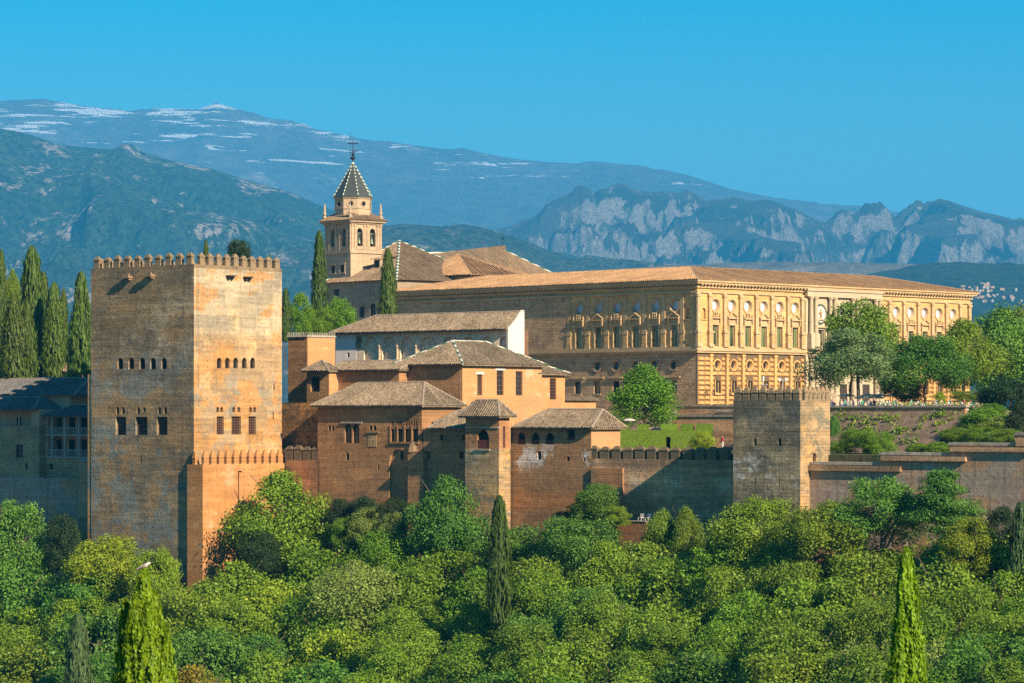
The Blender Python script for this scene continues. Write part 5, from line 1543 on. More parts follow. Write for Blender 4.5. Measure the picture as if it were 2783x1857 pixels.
mb.tube(P_(278, 0), P_(265, .9), .09); mb.tube(P_(282, -.5), P_(282, .4), .07)
mb.tube(P_(300, -.6), P_(300, 0), .04)
for du in (-1.0, 1.0): mb.lathe((cx_ + du * FC.c, cy_ + du * FC.s, fz(217) - .15), [(.02, 0), (.16, .15), (.02, .3)], 6)
mb.build('iron_cross', M['iron'], spire)
for (pu, pv) in ((cl + .1, -.1), (-.1, -.1), (-.1, cr - .1), (cl + .1, cr - .1)):
    mb = MB(); mb.box((pu - .38, pv - .38, zev + .1), (pu + .38, pv + .38, zev + .9)); mb.lathe((pu, pv, zev + .903), [(.4, 0), (.4, .15), (.2, .3), (.36, .6), (.38, .85), (.2, 1.1), (.27, 1.3), (.06, 2.9)], 8); mb.build('pinnacle', M['church'], T)

# church nave: the roof starts left of the tower's foot
T = thing('church', 'church with grey patterned walls and big brown hipped roofs edged with green and white tiles', 'church', FC, 0, -1, 0)
def PC(x, y, Y):                      # a point seen at zoom pixel x,y at distance Y, in church coordinates
    p = at(*r2(x, y), Y); u_, v_ = FC.uv(p.x, p.y); return (u_, v_, p.z)
zev2 = (HY - r2(0, 1212)[1]) / F * 632
v00 = -1.2
w0, w1 = FC.u(r2(388, 0)[0], v00), FC.u(r2(888, 0)[0], v00)
hN = []
win = [(440, 475, 1270, 1320, 'rect'), (620, 655, 1395, 1470, 'rect'), (695, 735, 1370, 1470, 'arch')]
for x0, x1, y0, y1, kd in win:
    a, b = FC.u(r2(x0, 0)[0], v00), FC.u(r2(x1, 0)[0], v00); Yq = FC.P((a + b) / 2, v00)[1]
    hN.append(hole(kd, a, b, (HY - r2(0, y1)[1]) / F * Yq, (HY - r2(0, y0)[1]) / F * Yq))
mb = MB(); block(mb, w0, w1, v00, 26, -2, zev2, [(h,) for h in hN], (), .5); mb.build('wall', M['church_wall'], T)
for h in hN: window(T, 'L', v00, h, .4, frame=.15, bars=(1, 1), fm='wood_dark', pm='pane')
mb = MB()
for (x0, x1, y0, y1) in ((585, 690, 1238, 1275), (575, 690, 1282, 1315), (585, 690, 1325, 1368), (735, 775, 1238, 1310)):
    a, b = FC.u(r2(x0, 0)[0], v00), FC.u(r2(x1, 0)[0], v00)
    zA_, zB_ = (HY - r2(0, y1)[1]) / F * 635, (HY - r2(0, y0)[1]) / F * 635
    for i in range(7):
        for j in range(3):
            if (i * 3 + j * 2) % 5 == 0: continue
            s = a + (b - a) * (i + .5) / 7; z_ = zA_ + (zB_ - zA_) * (j + .5) / 3
            mb.fbox('L', v00, s - .2, s + .2, z_ - .16, z_ + .16, -.04, .02)
mb.build('brick_pattern', M['wood_grey'], T)
zev3 = zev2
ov = .8
ridg = (HY - r2(0, 932)[1]) / F * 655
Aq = (w0 - ov, v00 - ov, zev3); Bq = (w1 + ov, v00 - ov, zev3)
ap1 = PC(903, 932, 655)
Cq = (w1 + ov, 26, zev3); Dq = (w0 - ov, 26, zev3)
apk = (ap1[0], ap1[1], ap1[2])
mb = MB()
slope(mb, [Aq, Bq, apk], .5, .15)
slope(mb, [Bq, Cq, apk], .5, .15); slope(mb, [Cq, Dq, apk], .9); slope(mb, [Dq, Aq, apk], .9)
mb.poly([(Aq[0] + .1, Aq[1] + .1, zev3 - .06), (Bq[0] - .1, Bq[1] + .1, zev3 - .06), (Cq[0] - .1, Cq[1], zev3 - .06), (Dq[0] + .1, Dq[1], zev3 - .06)])
ro = mb.build('roof', M['tile_brown'], T)
rb = MB(); ridge_line(rb, [Aq, apk, Bq], .28); ridge_line(rb, [apk, Cq], .28); rb.build('ridge_tiles', M['ridge_green'], ro)
# long nave roof running right to a hip
n0, n1 = PC(1090, 1018, 660), PC(1637, 992, 690)
e0_, e1_ = PC(1040, 1250, 640), PC(1700, 1230, 668)
e2_ = PC(1990, 1160, 735)
mb = MB()
slope(mb, [e0_, e1_, n1, n0], .5, .15); slope(mb, [e1_, e2_, n1], .5, .15)
b0_ = PC(1250, 1300, 720)
mb.poly([b0_, e0_, n0]); mb.poly([e2_, b0_, n0]); mb.poly([e2_, n0, n1])
ro = mb.build('nave_roof', M['tile_brown'], T)
rb = MB(); ridge_line(rb, [n0, n1], .22); ridge_line(rb, [e1_, n1, e2_], .28); rb.build('ridge_tiles', M['ridge_green'], ro)
mb = MB(); mb.tube(n1, Vector(n1) + Vector((0, 0, 3.6)), .08, .05); mb.tube(Vector(n1) + Vector((-.6, 0, 2.6)), Vector(n1) + Vector((.6, 0, 2.6)), .06); mb.lathe(Vector(n1), [(.1, 0), (.4, .5), (.1, 1.0)], 8); mb.build('iron_cross', M['iron'], ro)
dz = PC(770, 1105, 640)
mb = MB(); mb.box((dz[0] - 1.0, dz[1] - 1, dz[2] - 2), (dz[0] + 1.0, dz[1] + 3, dz[2] + 1.3)); dm = mb.build('dormer', M['church_wall'], T)
mb = MB(); slope(mb, [(dz[0] - 1.6, dz[1] - 1.6, dz[2] + 1.3), (dz[0] + 1.6, dz[1] - 1.6, dz[2] + 1.3), (dz[0] + 1.6, dz[1] + 4, dz[2] + 2.4), (dz[0] - 1.6, dz[1] + 4, dz[2] + 2.4)]); mb.build('dormer_roof', M['tile_brown'], dm)
mb = MB(); mb.fbox('L', dz[1] - 1, dz[0] - .65, dz[0] + .65, dz[2] - .9, dz[2] + 1.0, -.02, .02); mb.build('pane', M['dark'], dm)
# ------------------------------------------------------------------ foliage
def leaf_mat(name, dark, light, trans=0.30, hue=0.012, sat=0.16, rough=0.55):
    N = NT(name)
    a = N.n('ShaderNodeAttribute', attribute_name='tone')
    oi = N.n('ShaderNodeObjectInfo')
    col = N.mix(a.outputs['Fac'], dark, light)
    h = N.n('ShaderNodeHueSaturation')
    N.set(h.inputs['Hue'], N.rng(oi.outputs['Random'], 0, 1, 0.5 - hue, 0.5 + hue))
    N.set(h.inputs['Value'], N.rng(N.math('FRACT', N.math('MULTIPLY', oi.outputs['Random'], 7.31)), 0, 1, 1 - sat, 1 + sat))
    N.set(h.inputs['Color'], col)
    N.set(N.b.inputs['Base Color'], h.outputs[0])
    N.b.inputs['Roughness'].default_value = rough
    N.b.inputs['Specular IOR Level'].default_value = 0.3
    tr = N.n('ShaderNodeBsdfTranslucent')
    N.set(tr.inputs['Color'], N.scale(h.outputs[0], 1.2))
    mx = N.n('ShaderNodeMixShader')
    mx.inputs[0].default_value = trans
    N.t.links.new(N.b.outputs[0], mx.inputs[1])
    N.t.links.new(tr.outputs[0], mx.inputs[2])
    N.t.links.new(mx.outputs[0], N.out.inputs['Surface'])
    return N.m
LM = {
    'mid': leaf_mat('mid_green_leaves', (0.071, 0.155, 0.008), (0.223, 0.341, 0.017)),
    'olive': leaf_mat('olive_green_leaves', (0.078, 0.150, 0.009), (0.248, 0.345, 0.021)),
    'yellow': leaf_mat('yellow_green_leaves', (0.106, 0.174, 0.007), (0.340, 0.419, 0.017)),
    'fresh': leaf_mat('fresh_green_leaves', (0.050, 0.125, 0.006), (0.19, 0.33, 0.012)),
    'cool': leaf_mat('cool_green_leaves', (0.043, 0.125, 0.014), (0.153, 0.293, 0.029)),
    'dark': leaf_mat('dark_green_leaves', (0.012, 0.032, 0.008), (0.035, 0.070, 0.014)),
    'silver': leaf_mat('silvery_green_leaves', (0.045, 0.11, 0.02), (0.27, 0.36, 0.13)),
    'grey': leaf_mat('grey_green_leaves', (0.106, 0.167, 0.025), (0.306, 0.371, 0.068)),
    'golden': leaf_mat('golden_leaves', (0.16, 0.14, 0.010), (0.40, 0.29, 0.02)),
    'cypress': leaf_mat('cypress_foliage', (0.024, 0.055, 0.006), (0.115, 0.17, 0.014), trans=0.2),
    'cypress_bright': leaf_mat('sunlit_cypress_foliage', (0.05, 0.125, 0.003), (0.26, 0.37, 0.010), trans=0.35),
    'cypress_grey': leaf_mat('grey_cypress_foliage', (0.03, 0.065, 0.016), (0.10, 0.155, 0.04), trans=0.2),
    'hedge': leaf_mat('clipped_hedge_leaves', (0.11, 0.20, 0.006), (0.20, 0.30, 0.012), hue=0.005),
}
def leaves(name, pos, nrm, size, tone, aspect=1.5, up=None, rs=None):
    """a mesh of one kite shaped face per leaf spray"""
    n = len(pos)
    nrm = nrm / (np.linalg.norm(nrm, axis=1, keepdims=True) + 1e-9)
    ref = rs.normal(size=(n, 3)) if up is None else up + rs.normal(size=(n, 3)) * 0.25
    t = ref - nrm * np.sum(ref * nrm, axis=1, keepdims=True)
    t /= np.linalg.norm(t, axis=1, keepdims=True) + 1e-9
    b = np.cross(nrm, t)
    L, Wd = size[:, None] * 0.5 * aspect, size[:, None] * 0.5
    v = np.stack([pos - t * L, pos + b * Wd - t * L * 0.1, pos + t * L, pos - b * Wd - t * L * 0.1], axis=1).reshape(-1, 3).astype(np.float32)
    me = bpy.data.meshes.new(name)
    me.vertices.add(4 * n)
    me.vertices.foreach_set('co', v.ravel())
    me.loops.add(4 * n)
    me.loops.foreach_set('vertex_index', np.arange(4 * n, dtype=np.int32))
    me.polygons.add(n)
    me.polygons.foreach_set('loop_start', np.arange(0, 4 * n, 4, dtype=np.int32))
    me.update(calc_edges=True)
    at_ = me.attributes.new('tone', 'FLOAT', 'FACE')
    at_.data.foreach_set('value', np.clip(tone, 0, 1).astype(np.float32))
    me.materials.append(LM['mid'])
    return me

def crown(seed, kind='round', n_lobe=78, per=270, leaf=0.020):
    """unit crown: 1 wide, 1 tall, standing on z=0; leaf sprays sit on many lobes spread through it"""
    rs = np.random.RandomState(seed)
    P, Nn, T = [], [], []
    for i in range(n_lobe):
        a = rs.uniform(0, 2 * np.pi)
        h = rs.uniform(0.02, 1.0) ** 0.8
        if kind == 'round': rad = 0.42 * math.sqrt(max(0.05, 1 - (2 * (h - 0.42) / 1.22) ** 2))
        elif kind == 'tall': rad = 0.40 * math.sin(math.pi * min(1, h * 0.9 + 0.12)) ** 0.7
        elif kind == 'cone': rad = 0.44 * (1.02 - h) ** 0.75 * min(1, 0.35 + h * 4)
        elif kind == 'spread': rad = 0.46 * math.sqrt(max(0.04, 1 - (1.5 * (h - 0.5)) ** 2))
        else:
            rad = 0.48 * (1.05 - h) ** 0.6
        rad *= rs.uniform(0.5, 1.16) if kind != 'tiered' else rs.uniform(0.3, 1.1)
        lr = rs.uniform(0.075, 0.19) * (0.75 if h > 0.8 else 1.0)
        sc = np.array([1, 1, 0.85]) if kind != 'tiered' else np.array([1.2, 1.2, 0.42])
        c = np.array([math.cos(a) * rad, math.sin(a) * rad, 0.08 + h * 0.84])
        m = int(per * (lr / 0.125) ** 2)
        d = rs.normal(size=(m, 3)); d /= np.linalg.norm(d, axis=1, keepdims=True)
        r = lr * rs.uniform(0.5, 1.25, size=(m, 1))
        P.append(c + d * r * sc)
        out = c - np.array([0, 0, 0.42]); out /= np.linalg.norm(out) + 1e-6
        Nn.append(d * 0.7 + out * 0.4 + rs.normal(size=(m, 3)) * 0.75 + np.array([0, 0, 0.12]))
        T.append(rs.beta(1.2, 1.7, size=m) * 0.8 + rs.uniform(0, 0.2))
    P, Nn, T = np.concatenate(P), np.concatenate(Nn), np.concatenate(T)
    P[:, 2] = np.clip(P[:, 2], 0.0, None)
    return leaves('crown', P, Nn, leaf * rs.uniform(0.6, 1.35, size=len(P)), T, 1.45, None, rs)

def cypress_mesh(seed, n=11000, leaf=0.022, slim=0.45, base=0.2):
    """unit cypress: 1 wide at its widest, 1 tall; upright flame-like sprays"""
    rs = np.random.RandomState(seed)
    h = rs.uniform(0, 1, n) ** 0.92
    a = rs.uniform(0, 2 * np.pi, n)
    prof = 0.5 * np.minimum(1, (h + base) / (base + 0.16)) ** 0.6 * np.clip(1.01 - h, 0, 1) ** slim
    k = np.array([MN.noise(Vector((math.cos(t) * 2.6 + seed, math.sin(t) * 2.6, hh * 4.5))) for t, hh in zip(a, h)])
    k2 = np.array([MN.noise(Vector((math.cos(t) * 7 + seed, math.sin(t) * 7, hh * 14))) for t, hh in zip(a, h)])
    r = prof * (0.80 + 0.38 * k + 0.36 * k2) * rs.uniform(0.82, 1.06, n) * np.where(rs.uniform(0, 1, n) < .06, rs.uniform(1.05, 1.3, n), 1)
    P = np.stack([np.cos(a) * r, np.sin(a) * r, h], axis=1)
    Nn = np.stack([np.cos(a), np.sin(a), 0.25 + 0 * a], axis=1) + rs.normal(size=(n, 3)) * 0.4
    up = np.tile(np.array([0, 0, 1.0]), (n, 1)) + np.stack([np.cos(a), np.sin(a), 0 * a], axis=1) * 0.25
    tone = 0.42 + 0.5 * k2 + rs.uniform(-.22, .22, n)
    me = leaves('crown', P, Nn, leaf * rs.uniform(0.7, 1.6, n), tone, 1.9, up + rs.normal(size=(n, 3)) * 0.35, rs)
    return me
CR = {k: [crown(s, k) for s in ss] for k, ss in (('round', (1, 2, 3, 4, 5)), ('tall', (11, 12, 13)), ('cone', (21,)), ('spread', (31, 32)), ('tiered', (41,)))}
CRF = {k: [crown(s, k, 62, 330, 0.0185)] for k, s in (('round', 51), ('tall', 52), ('cone', 53), ('spread', 54))}
CY = []
for s_ in (1, 2, 3, 4):
    CY.append(cypress_mesh(s_))
def trunk_mesh(seed, limbs=6):
    rs = random.Random(seed)
    mb = MB()
    pts = [Vector((0, 0, 0)), Vector((rs.uniform(-.04, .04), rs.uniform(-.04, .04), .3)), Vector((rs.uniform(-.07, .07), rs.uniform(-.07, .07), .62)), Vector((rs.uniform(-.1, .1), rs.uniform(-.1, .1), .92))]
    rad = [.030, .024, .016, .006]
    for i in range(3): mb.tube(pts[i], pts[i + 1], rad[i], rad[i + 1], 7)
    for i in range(limbs):
        t = rs.uniform(.35, .8); a = rs.uniform(0, 6.28); b = pts[1].lerp(pts[3], t)
        q = b + Vector((math.cos(a) * .25, math.sin(a) * .25, rs.uniform(.12, .25)))
        mb.tube(b, q, .012, .004, 5)
        mb.tube(q, q + Vector((math.cos(a + .6) * .12, math.sin(a + .6) * .12, .1)), .006, .002, 4)
    return mb.mesh('trunk', M['bark'])
TR = [trunk_mesh(s) for s in range(4)]
RT = random.Random(77)

def setmat(o, m):
    o.material_slots[0].link = 'OBJECT'
    o.material_slots[0].material = LM[m]

def put(name, label, cat, me, mat, c, w, z0, z1, zg=None, group=None, trunk=True, depth=None, lean=0.0):
    """a plant with crown from z0 to z1, w wide, standing on the ground at zg below point c (x,y)"""
    t = bpy.data.objects.new(name, None); COL.objects.link(t)
    zg = ground(c[0], c[1]) if zg is None else zg
    zg = min(zg, z0 + (0.3 if not trunk else 0))
    t.location = (c[0], c[1], zg)
    tag(t, label, cat, group)
    k = bpy.data.objects.new('crown' if trunk or cat != 'shrub' else 'foliage', me); COL.objects.link(k); k.parent = t
    k.location = (0, 0, z0 - zg)
    k.scale = (w, depth or w, z1 - z0)
    k.rotation_euler = (0, 0, RT.uniform(0, 6.28))
    setmat(k, mat)
    if trunk:
        s = bpy.data.objects.new('trunk', TR[RT.randrange(4)]); COL.objects.link(s); s.parent = t
        hh = z1 - zg
        ws = min(w, hh * .8)
        s.scale = (ws * 0.9, ws * 0.9, hh * 0.93)
        s.rotation_euler = (0, 0, RT.uniform(0, 6.28))
    return t
def tree(kind, mat, conv, x, w, yt, yb, Y, label, name='broadleaf_tree', cat='tree', fine=False, **kw):
    """crown seen centred on zoom pixel x, w wide, from yt down to yb, standing at distance Y"""
    (px, pt), (p2, pb), (p0, _) = conv(x, yt), conv(x + w, yb), conv(x, yt)
    c = at(px, pt, Y)
    ww = (p2 - p0) / F * Y * (1.45 if kind == 'cypress' else 1.14)
    pool = CRF if fine and kind in CRF else CR
    me = RT.choice(pool[kind]) if kind != 'cypress' else RT.choice(CY)
    return put(name, label, cat, me, mat, (c.x, Y), ww, at(px, pb, Y).z, c.z, **kw)
ident = lambda x, y: (x, y)

def Yv(px, v): return FA.P(FA.u(px, v), v)[1]
# --- cypresses behind and beside the walls
G = 'dark cypresses standing in the grove left of the big tower'
cyl = [(150, 125, 42, 690, 520, 'tallest cypress of the grove, left of the big tower'), (66, 120, 268, 690, 505, 'broad sunlit cypress in front of the grove, above the chimney'),
       (128, 90, 300, 700, 507, 'bright cypress touching the broad sunlit one, above the dark roof'), (205, 80, 165, 640, 524, 'slim cypress right behind the tallest one of the grove'),
       (256, 100, 214, 650, 515, 'dull olive cypress in the middle of the grove, above the roof turrets'), (301, 48, 240, 560, 540, 'small far cypress between two bigger cypresses in the grove'),
       (385, 118, 166, 800, 500, 'tall cypress close to the left edge of the big tower'), (6, 60, 60, 690, 518, 'cypress cut by the left edge of the photo'), (352, 60, 480, 800, 503, 'low dark cypress under the tall one beside the big tower')]
for x, w, a, b, Y, lab in cyl:
    tree('cypress', 'cypress' if w != 90 else 'cypress', r1, x, w, a, b, Y, lab, 'cypress', 'cypress', group=G, zg=None)
tree('tall', 'olive', r1, 60, 80, 140, 420, 535, 'rounded pine crown behind the broad sunlit cypress', 'pine_tree', 'pine tree')
tree('cypress', 'cypress', r1, 975, 40, 8, 320, 540, 'narrow cypress tip showing above the merlons of the big tower', 'cypress', 'cypress')
tree('spread', 'dark', r1, 1132, 86, -4, 160, 545, 'dark bushy pine top showing above the big tower', 'pine_tree', 'pine tree')
tree('cypress', 'cypress', r1, 1276, 26, 76, 300, 530, 'tiny cypress tip at the right end of the big tower battlements', 'cypress', 'cypress')
tree('cypress', 'cypress', r2, 334, 108, 868, 1620, 545, 'tall slender cypress directly left of the bell tower', 'cypress', 'cypress', lean=0)
tree('cypress', 'cypress', r2, 822, 118, 990, 1560, 575, 'cypress standing before the church roof at the palace end', 'cypress', 'cypress')
tree('cypress', 'cypress', r2, 96, 74, 1270, 1640, 500, 'short cypress peeping out right of the big tower', 'cypress', 'cypress')
tree('round', 'fresh', r2, 205, 150, 1292, 1620, 530, 'bright green tree behind the turret, left of the slender cypress')
tree('round', 'fresh', r2, 470, 230, 1325, 1640, 535, 'bright green tree below the bell tower, right of the slender cypress')
tree('round', 'fresh', r2, 330, 180, 1410, 1640, 532, 'bright green tree hiding the foot of the slender cypress')

# --- trees on the terrace before the palace
tree('round', 'silver', r6, 1135, 545, 555, 1010, 437, 'big silvery green domed tree before the pale centrepiece of the palace', 'linden_tree', fine=True, zg=.5)
tree('round', 'mid', r6, 1185, 480, 345, 960, 472, 'tall bright green tree rising behind the silvery domed tree', zg=.5)
tree('round', 'cool', r6, 1655, 520, 600, 1040, 446, 'olive green round tree on the terrace right of the silvery one', fine=True, zg=.5)
tree('tall', 'olive', r6, 1925, 500, 495, 1020, 453, 'pale green tall tree at the right palace corner', fine=True, zg=.5)
tree('tall', 'cool', r6, 2180, 560, 380, 1060, 492, 'large bright green tree right of the palace end')
tree('round', 'mid', r6, 2340, 320, 380, 1040, 505, 'large green tree cut by the right edge behind the terrace')
tree('spread', 'dark', r6, 1490, 270, 870, 1085, 449, 'low dark spreading tree in the shade behind the crowd', zg=.5)
tree('round', 'dark', r6, 2240, 380, 890, 1290, 424, 'dark purple green tree at the right end of the terrace')
tree('round', 'dark', r6, 2100, 130, 960, 1200, 433, 'dark thin bush beside the terrace end wall', 'shrub', 'shrub', trunk=False)
tree('spread', 'olive', r6, 1955, 195, 992, 1085, 440, 'clipped dome shaped shrub among the flowers on the terrace', 'clipped_shrub', 'shrub', fine=True, trunk=False)
tree('tall', 'yellow', r6, 1758, 80, 1000, 1090, 436, 'small yellowish bush between two trunks on the terrace', 'shrub', 'shrub', trunk=False)
tree('cone', 'fresh', r4, 1610, 640, 125, 660, 462, 'bright green tree before the shaded palace side, above the hedges', fine=True, zg=-3.0)
# garden behind the stepped wall
tree('spread', 'fresh', r6, 1180, 270, 1258, 1460, Yv(r6(1180, 0)[0], 29), 'wide rounded bush on the lawn, its left half', 'shrub', 'shrub', fine=True, trunk=False, group='rounded bushes on the lawn')
tree('spread', 'fresh', r6, 1320, 210, 1275, 1460, Yv(r6(1320, 0)[0], 28), 'wide rounded bush on the lawn, its lower right half', 'shrub', 'shrub', fine=True, trunk=False, group='rounded bushes on the lawn')
for x, w, a, b, v_, m, lab in ((2065, 300, 1110, 1340, 41, 'mid', 'tall leafy shrub at the right end of the bank'), (2190, 230, 1170, 1340, 40, 'grey', 'grey green shrub under the dark tree beside the bank'),
                              (2120, 200, 1080, 1230, 44, 'fresh', 'bright leafy shrub just below the terrace end wall'), (1985, 150, 1190, 1310, 40, 'olive', 'olive shrub at the right foot of the bank'),
                              (1900, 250, 1255, 1385, 31, 'olive', 'flowering shrub behind the wall step, left one'), (2060, 250, 1250, 1385, 30, 'mid', 'flowering shrub behind the wall step, middle one'), (2220, 230, 1262, 1385, 29, 'olive', 'flowering shrub behind the wall step, nearest the photo edge'),
                              (1600, 150, 1362, 1440, 26, 'olive', 'low bushy hedge clump left of the wall step'), (1745, 170, 1355, 1440, 25, 'mid', 'low bushy hedge clump touching the wall step'),
                              (1003, 70, 1170, 1330, 38, 'cool', 'leafy shrub in the corner between bank and corner tower'), (1010, 90, 1345, 1440, 27, 'grey', 'grey shrub at the corner tower foot beside the lawn'), (2320, 170, 1060, 1360, 40, 'dark', 'dark shrub cut by the right edge above the top wall step')):
    tree('round', m, r6, x, w, a, b, Yv(r6(x, 0)[0], v_), lab, 'shrub', 'shrub', trunk=False, zg=None)
tree('round', 'yellow', r4, 2098, 185, 690, 900, 438, 'round yellow green bush at the end of the hedge', 'shrub', 'shrub', fine=True, trunk=False)

# --- clipped hedges in the palace garden
FH = Fr(r4(1412, 0)[0], 446.0, 8.0)
def hedge(x0, x1, yt, v, dv, zb, label, door=None, conv=r4):
    a, b = FH.u(conv(x0, 0)[0], v), FH.u(conv(x1, 0)[0], v)
    zt_ = FH.z(conv(0, yt)[1], (a + b) / 2, v)
    T = thing('clipped_hedge', label, 'hedge', FH, a, v, zb, 'clipped hedges below the palace')
    mb = MB()
    hs = [hole('arch', *[FH.u(conv(q, 0)[0], v) for q in door[:2]], zb, FH.z(conv(0, door[2])[1], a, v))] if door else []
    if hs: hs = [[(s, max(z, zb + .02)) for s, z in hs[0]]]
    block(mb, a, b, v, v + dv, zb, zt_, [(h,) for h in hs], (), 1.2)
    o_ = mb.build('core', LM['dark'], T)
    o_['kind'] = 'thing'
    rs = np.random.RandomState(int(x0))
    n = int(((b - a) * (zt_ - zb) + (b - a) * dv + dv * (zt_ - zb)) * 420)
    P, Nn = [], []
    for i in range(n):
        q = rs.uniform()
        A1, A2, A3 = (b - a) * (zt_ - zb), (b - a) * dv, dv * (zt_ - zb)
        s = A1 + A2 + A3
        if q < A1 / s:
            u_, z_ = rs.uniform(a, b), rs.uniform(zb, zt_)
            if hs and hs[0][0][0] < u_ < hs[0][1][0] and z_ < max(p[1] for p in hs[0]) - .1: continue
            P.append((u_, v - .02, z_)); Nn.append((0, -1, .3))
        elif q < (A1 + A2) / s: P.append((rs.uniform(a, b), rs.uniform(v, v + dv), zt_ + .02)); Nn.append((0, 0, 1))
        else: P.append((b + .02, rs.uniform(v, v + dv), rs.uniform(zb, zt_))); Nn.append((1, 0, .3))
    P, Nn = np.array(P) - np.array([a, v, zb]), np.array(Nn) + rs.normal(size=(len(P), 3)) * .22
    me = leaves('leaves', P, Nn, .09 * rs.uniform(.6, 1.3, len(P)), rs.uniform(0.2, 0.8, len(P)), 1.5, None, rs)
    k = link('leaves', me, T); setmat(k, 'hedge')
hedge(1412, 2090, 692, 0, 1.6, -6.5, 'long clipped hedge wall with a dark arched doorway', (1788, 1826, 738))
hedge(1745, 1880, 640, 1.7, 1.6, -6.5, 'taller clipped hedge block above the arched doorway')
hedge(1400, 1462, 640, 6, 3, -6, 'low clipped hedge block at the left end beside the parasol')
hedge(1545, 1628, 642, 8, 3, -6, 'clipped hedge block under the bright green tree')
hedge(1915, 2012, 638, 6, 3, -6, 'square clipped hedge block right of the tall one')
hedge(2045, 2175, 638, 7, 3, -6, 'square clipped hedge block above the yellow bush')
# parasols
def parasol(px, py, wpx, Y, zg, label, m='canvas', group=None):
    c = at(px, py, Y); r = wpx / 2 / F * Y
    t = bpy.data.objects.new('parasol', None); COL.objects.link(t); t.location = (c.x, Y, zg); OFF[t.name] = (0, 0, 0)
    tag(t, label, 'parasol', group)
    mb = MB(); mb.lathe((0, 0, c.z - zg), [(r, -r * .32), (r * .98, -r * .24), (r * .5, -r * .08), (.04, 0)], 8); mb.build('canopy', M[m], t)
    mb = MB(); mb.tube((0, 0, 0), (0, 0, c.z - zg + .1), .05); mb.build('pole', M['wood'], t)
g_ = 'beige parasols on the terrace'
for x, w, Y, lab in ((1000, 95, 452, 'beige parasol nearest the corner tower'), (1098, 125, 455, 'beige parasol left of the silvery tree trunk'), (1255, 215, 450, 'wide beige parasol right of the silvery tree trunk'), (1330, 110, 460, 'beige parasol behind the wide one'), (1420, 100, 458, 'beige parasol in the shade of the olive green tree')):
    p = r6(x, 1016); parasol(p[0], p[1], w / 2.6, Y, .5, lab, 'canvas', g_)
p = r4(1472, 588); parasol(p[0], p[1], 37, 446, -5, 'pale pink parasol behind the hedge', 'canvas_pink')

# --- the wood below the walls
line = lambda px: float(np.interp(px, [-300, 545, 900, 1200, 1300, 1420, 1930, 2000, 2220, 2300, 3200], [-3, -3, 13, 13.5, 11, 13, 13, 8, 8, 9, 9]))
def wallY(px):
    v = line(px)
    return FA.P(FA.u(px, v), v)[1]
def wood_tree(kind, mat, px, w, yt, yb, dy, label, **kw):
    return tree(kind, mat, ident, px, w, yt, yb, wallY(px) - dy, label, **kw)
wt = [('round', 'cool', 45, 190, 1363, 1640, 4, 'cool green tree at the left edge below the shadowed wall'),
      ('round', 'yellow', 290, 200, 1456, 1640, 5, 'yellow green tree at the foot of the big square tower'),
      ('round', 'yellow', 425, 125, 1486, 1660, 8, 'small yellow green tree under the right corner of the big tower'),
      ('tall', 'cool', 1214, 190, 1298, 1560, 4, 'tall round topped green tree left of the arched tower base'),
      ('round', 'cool', 1622, 130, 1312, 1440, 1, 'dark leafy tree growing against the curtain wall'),
      ('tall', 'olive', 1800, 95, 1385, 1560, 6, 'pointed light green tree left below the corner tower'),
      ('tall', 'olive', 1865, 90, 1378, 1560, 6, 'second pointed light green tree left below the corner tower'),
      ('round', 'olive', 2060, 225, 1352, 1560, 4, 'broad olive tree covering the foot of the corner tower'),
      ('round', 'cool', 2395, 215, 1297, 1500, 5, 'cool green round tree before the stepped garden wall'),
      ('tiered', 'cool', 2568, 185, 1268, 1480, 6, 'dark layered feathery tree before the stepped garden wall'),
      ('round', 'yellow', 2635, 130, 1405, 1560, 14, 'yellow green tree below the layered feathery tree'),
      ('round', 'dark', 2725, 120, 1376, 1540, 8, 'dark shaded tree under the highest garden wall'),
      ('round', 'olive', 2240, 230, 1365, 1560, 8, 'olive tree right of the corner tower foot')]
for a in wt: wood_tree(*a, fine=(a[3] > 180), group='trees of the wood below the walls')
c_ = FA.P(9.5, 6.0)
tree('tall', 'mid', ident, 762, 250, 1283, 1560, c_[1], 'big green tree in front of the sunlit rampart', fine=True)
tree('cypress', 'cypress', ident, 1357, 62, 1352, 1690, wallY(1357) - 30, 'single tall cypress in the middle of the wood below the arched tower', 'cypress', 'cypress')
tree('cypress', 'cypress_grey', ident, 213, 74, 1674, 2000, 415, 'grey green cypress among the trees at bottom left', 'cypress', 'cypress')
tree('cypress', 'cypress_grey', ident, 2775, 80, 1370, 1760, wallY(2775) - 14, 'dark cypress at the right edge below the garden wall', 'cypress', 'cypress')
for x, w, a, b, dy, m, lab in ((170, 90, 1395, 1560, 2, 'dark', 'added dark shrub standing for the shadow left of the big tower'), (925, 80, 1352, 1460, 1, 'dark', 'dark bush at the foot of the brown facade, nearest the big tree'), (990, 90, 1348, 1450, 1, 'dark', 'dark bush under the double window of the brown facade'), (1075, 80, 1352, 1450, 1, 'dark', 'dark bush beside the lower brown wall'),  # first entry: dark foliage put where only shadow lies
                              (1000, 90, 1378, 1480, 4, 'grey', 'pale willowy shrub below the brown facade'), (1070, 75, 1392, 1500, 5, 'grey', 'dry pinkish shrub right of the pale willowy one'), (935, 80, 1405, 1500, 5, 'fresh', 'bright shrub left of the pale willowy one'),
                              (1530, 56, 1388, 1432, 1, 'dark', 'small dark bush against the curtain wall'), (1677, 66, 1376, 1432, 1, 'olive', 'small olive bush right of the leafy tree on the curtain wall'), (700, 110, 1440, 1560, 6, 'dark', 'dark bush beside the foot of the rampart')):
    wood_tree('round', m, x, w, a, b, dy, lab, name='shrub', cat='shrub', trunk=False)
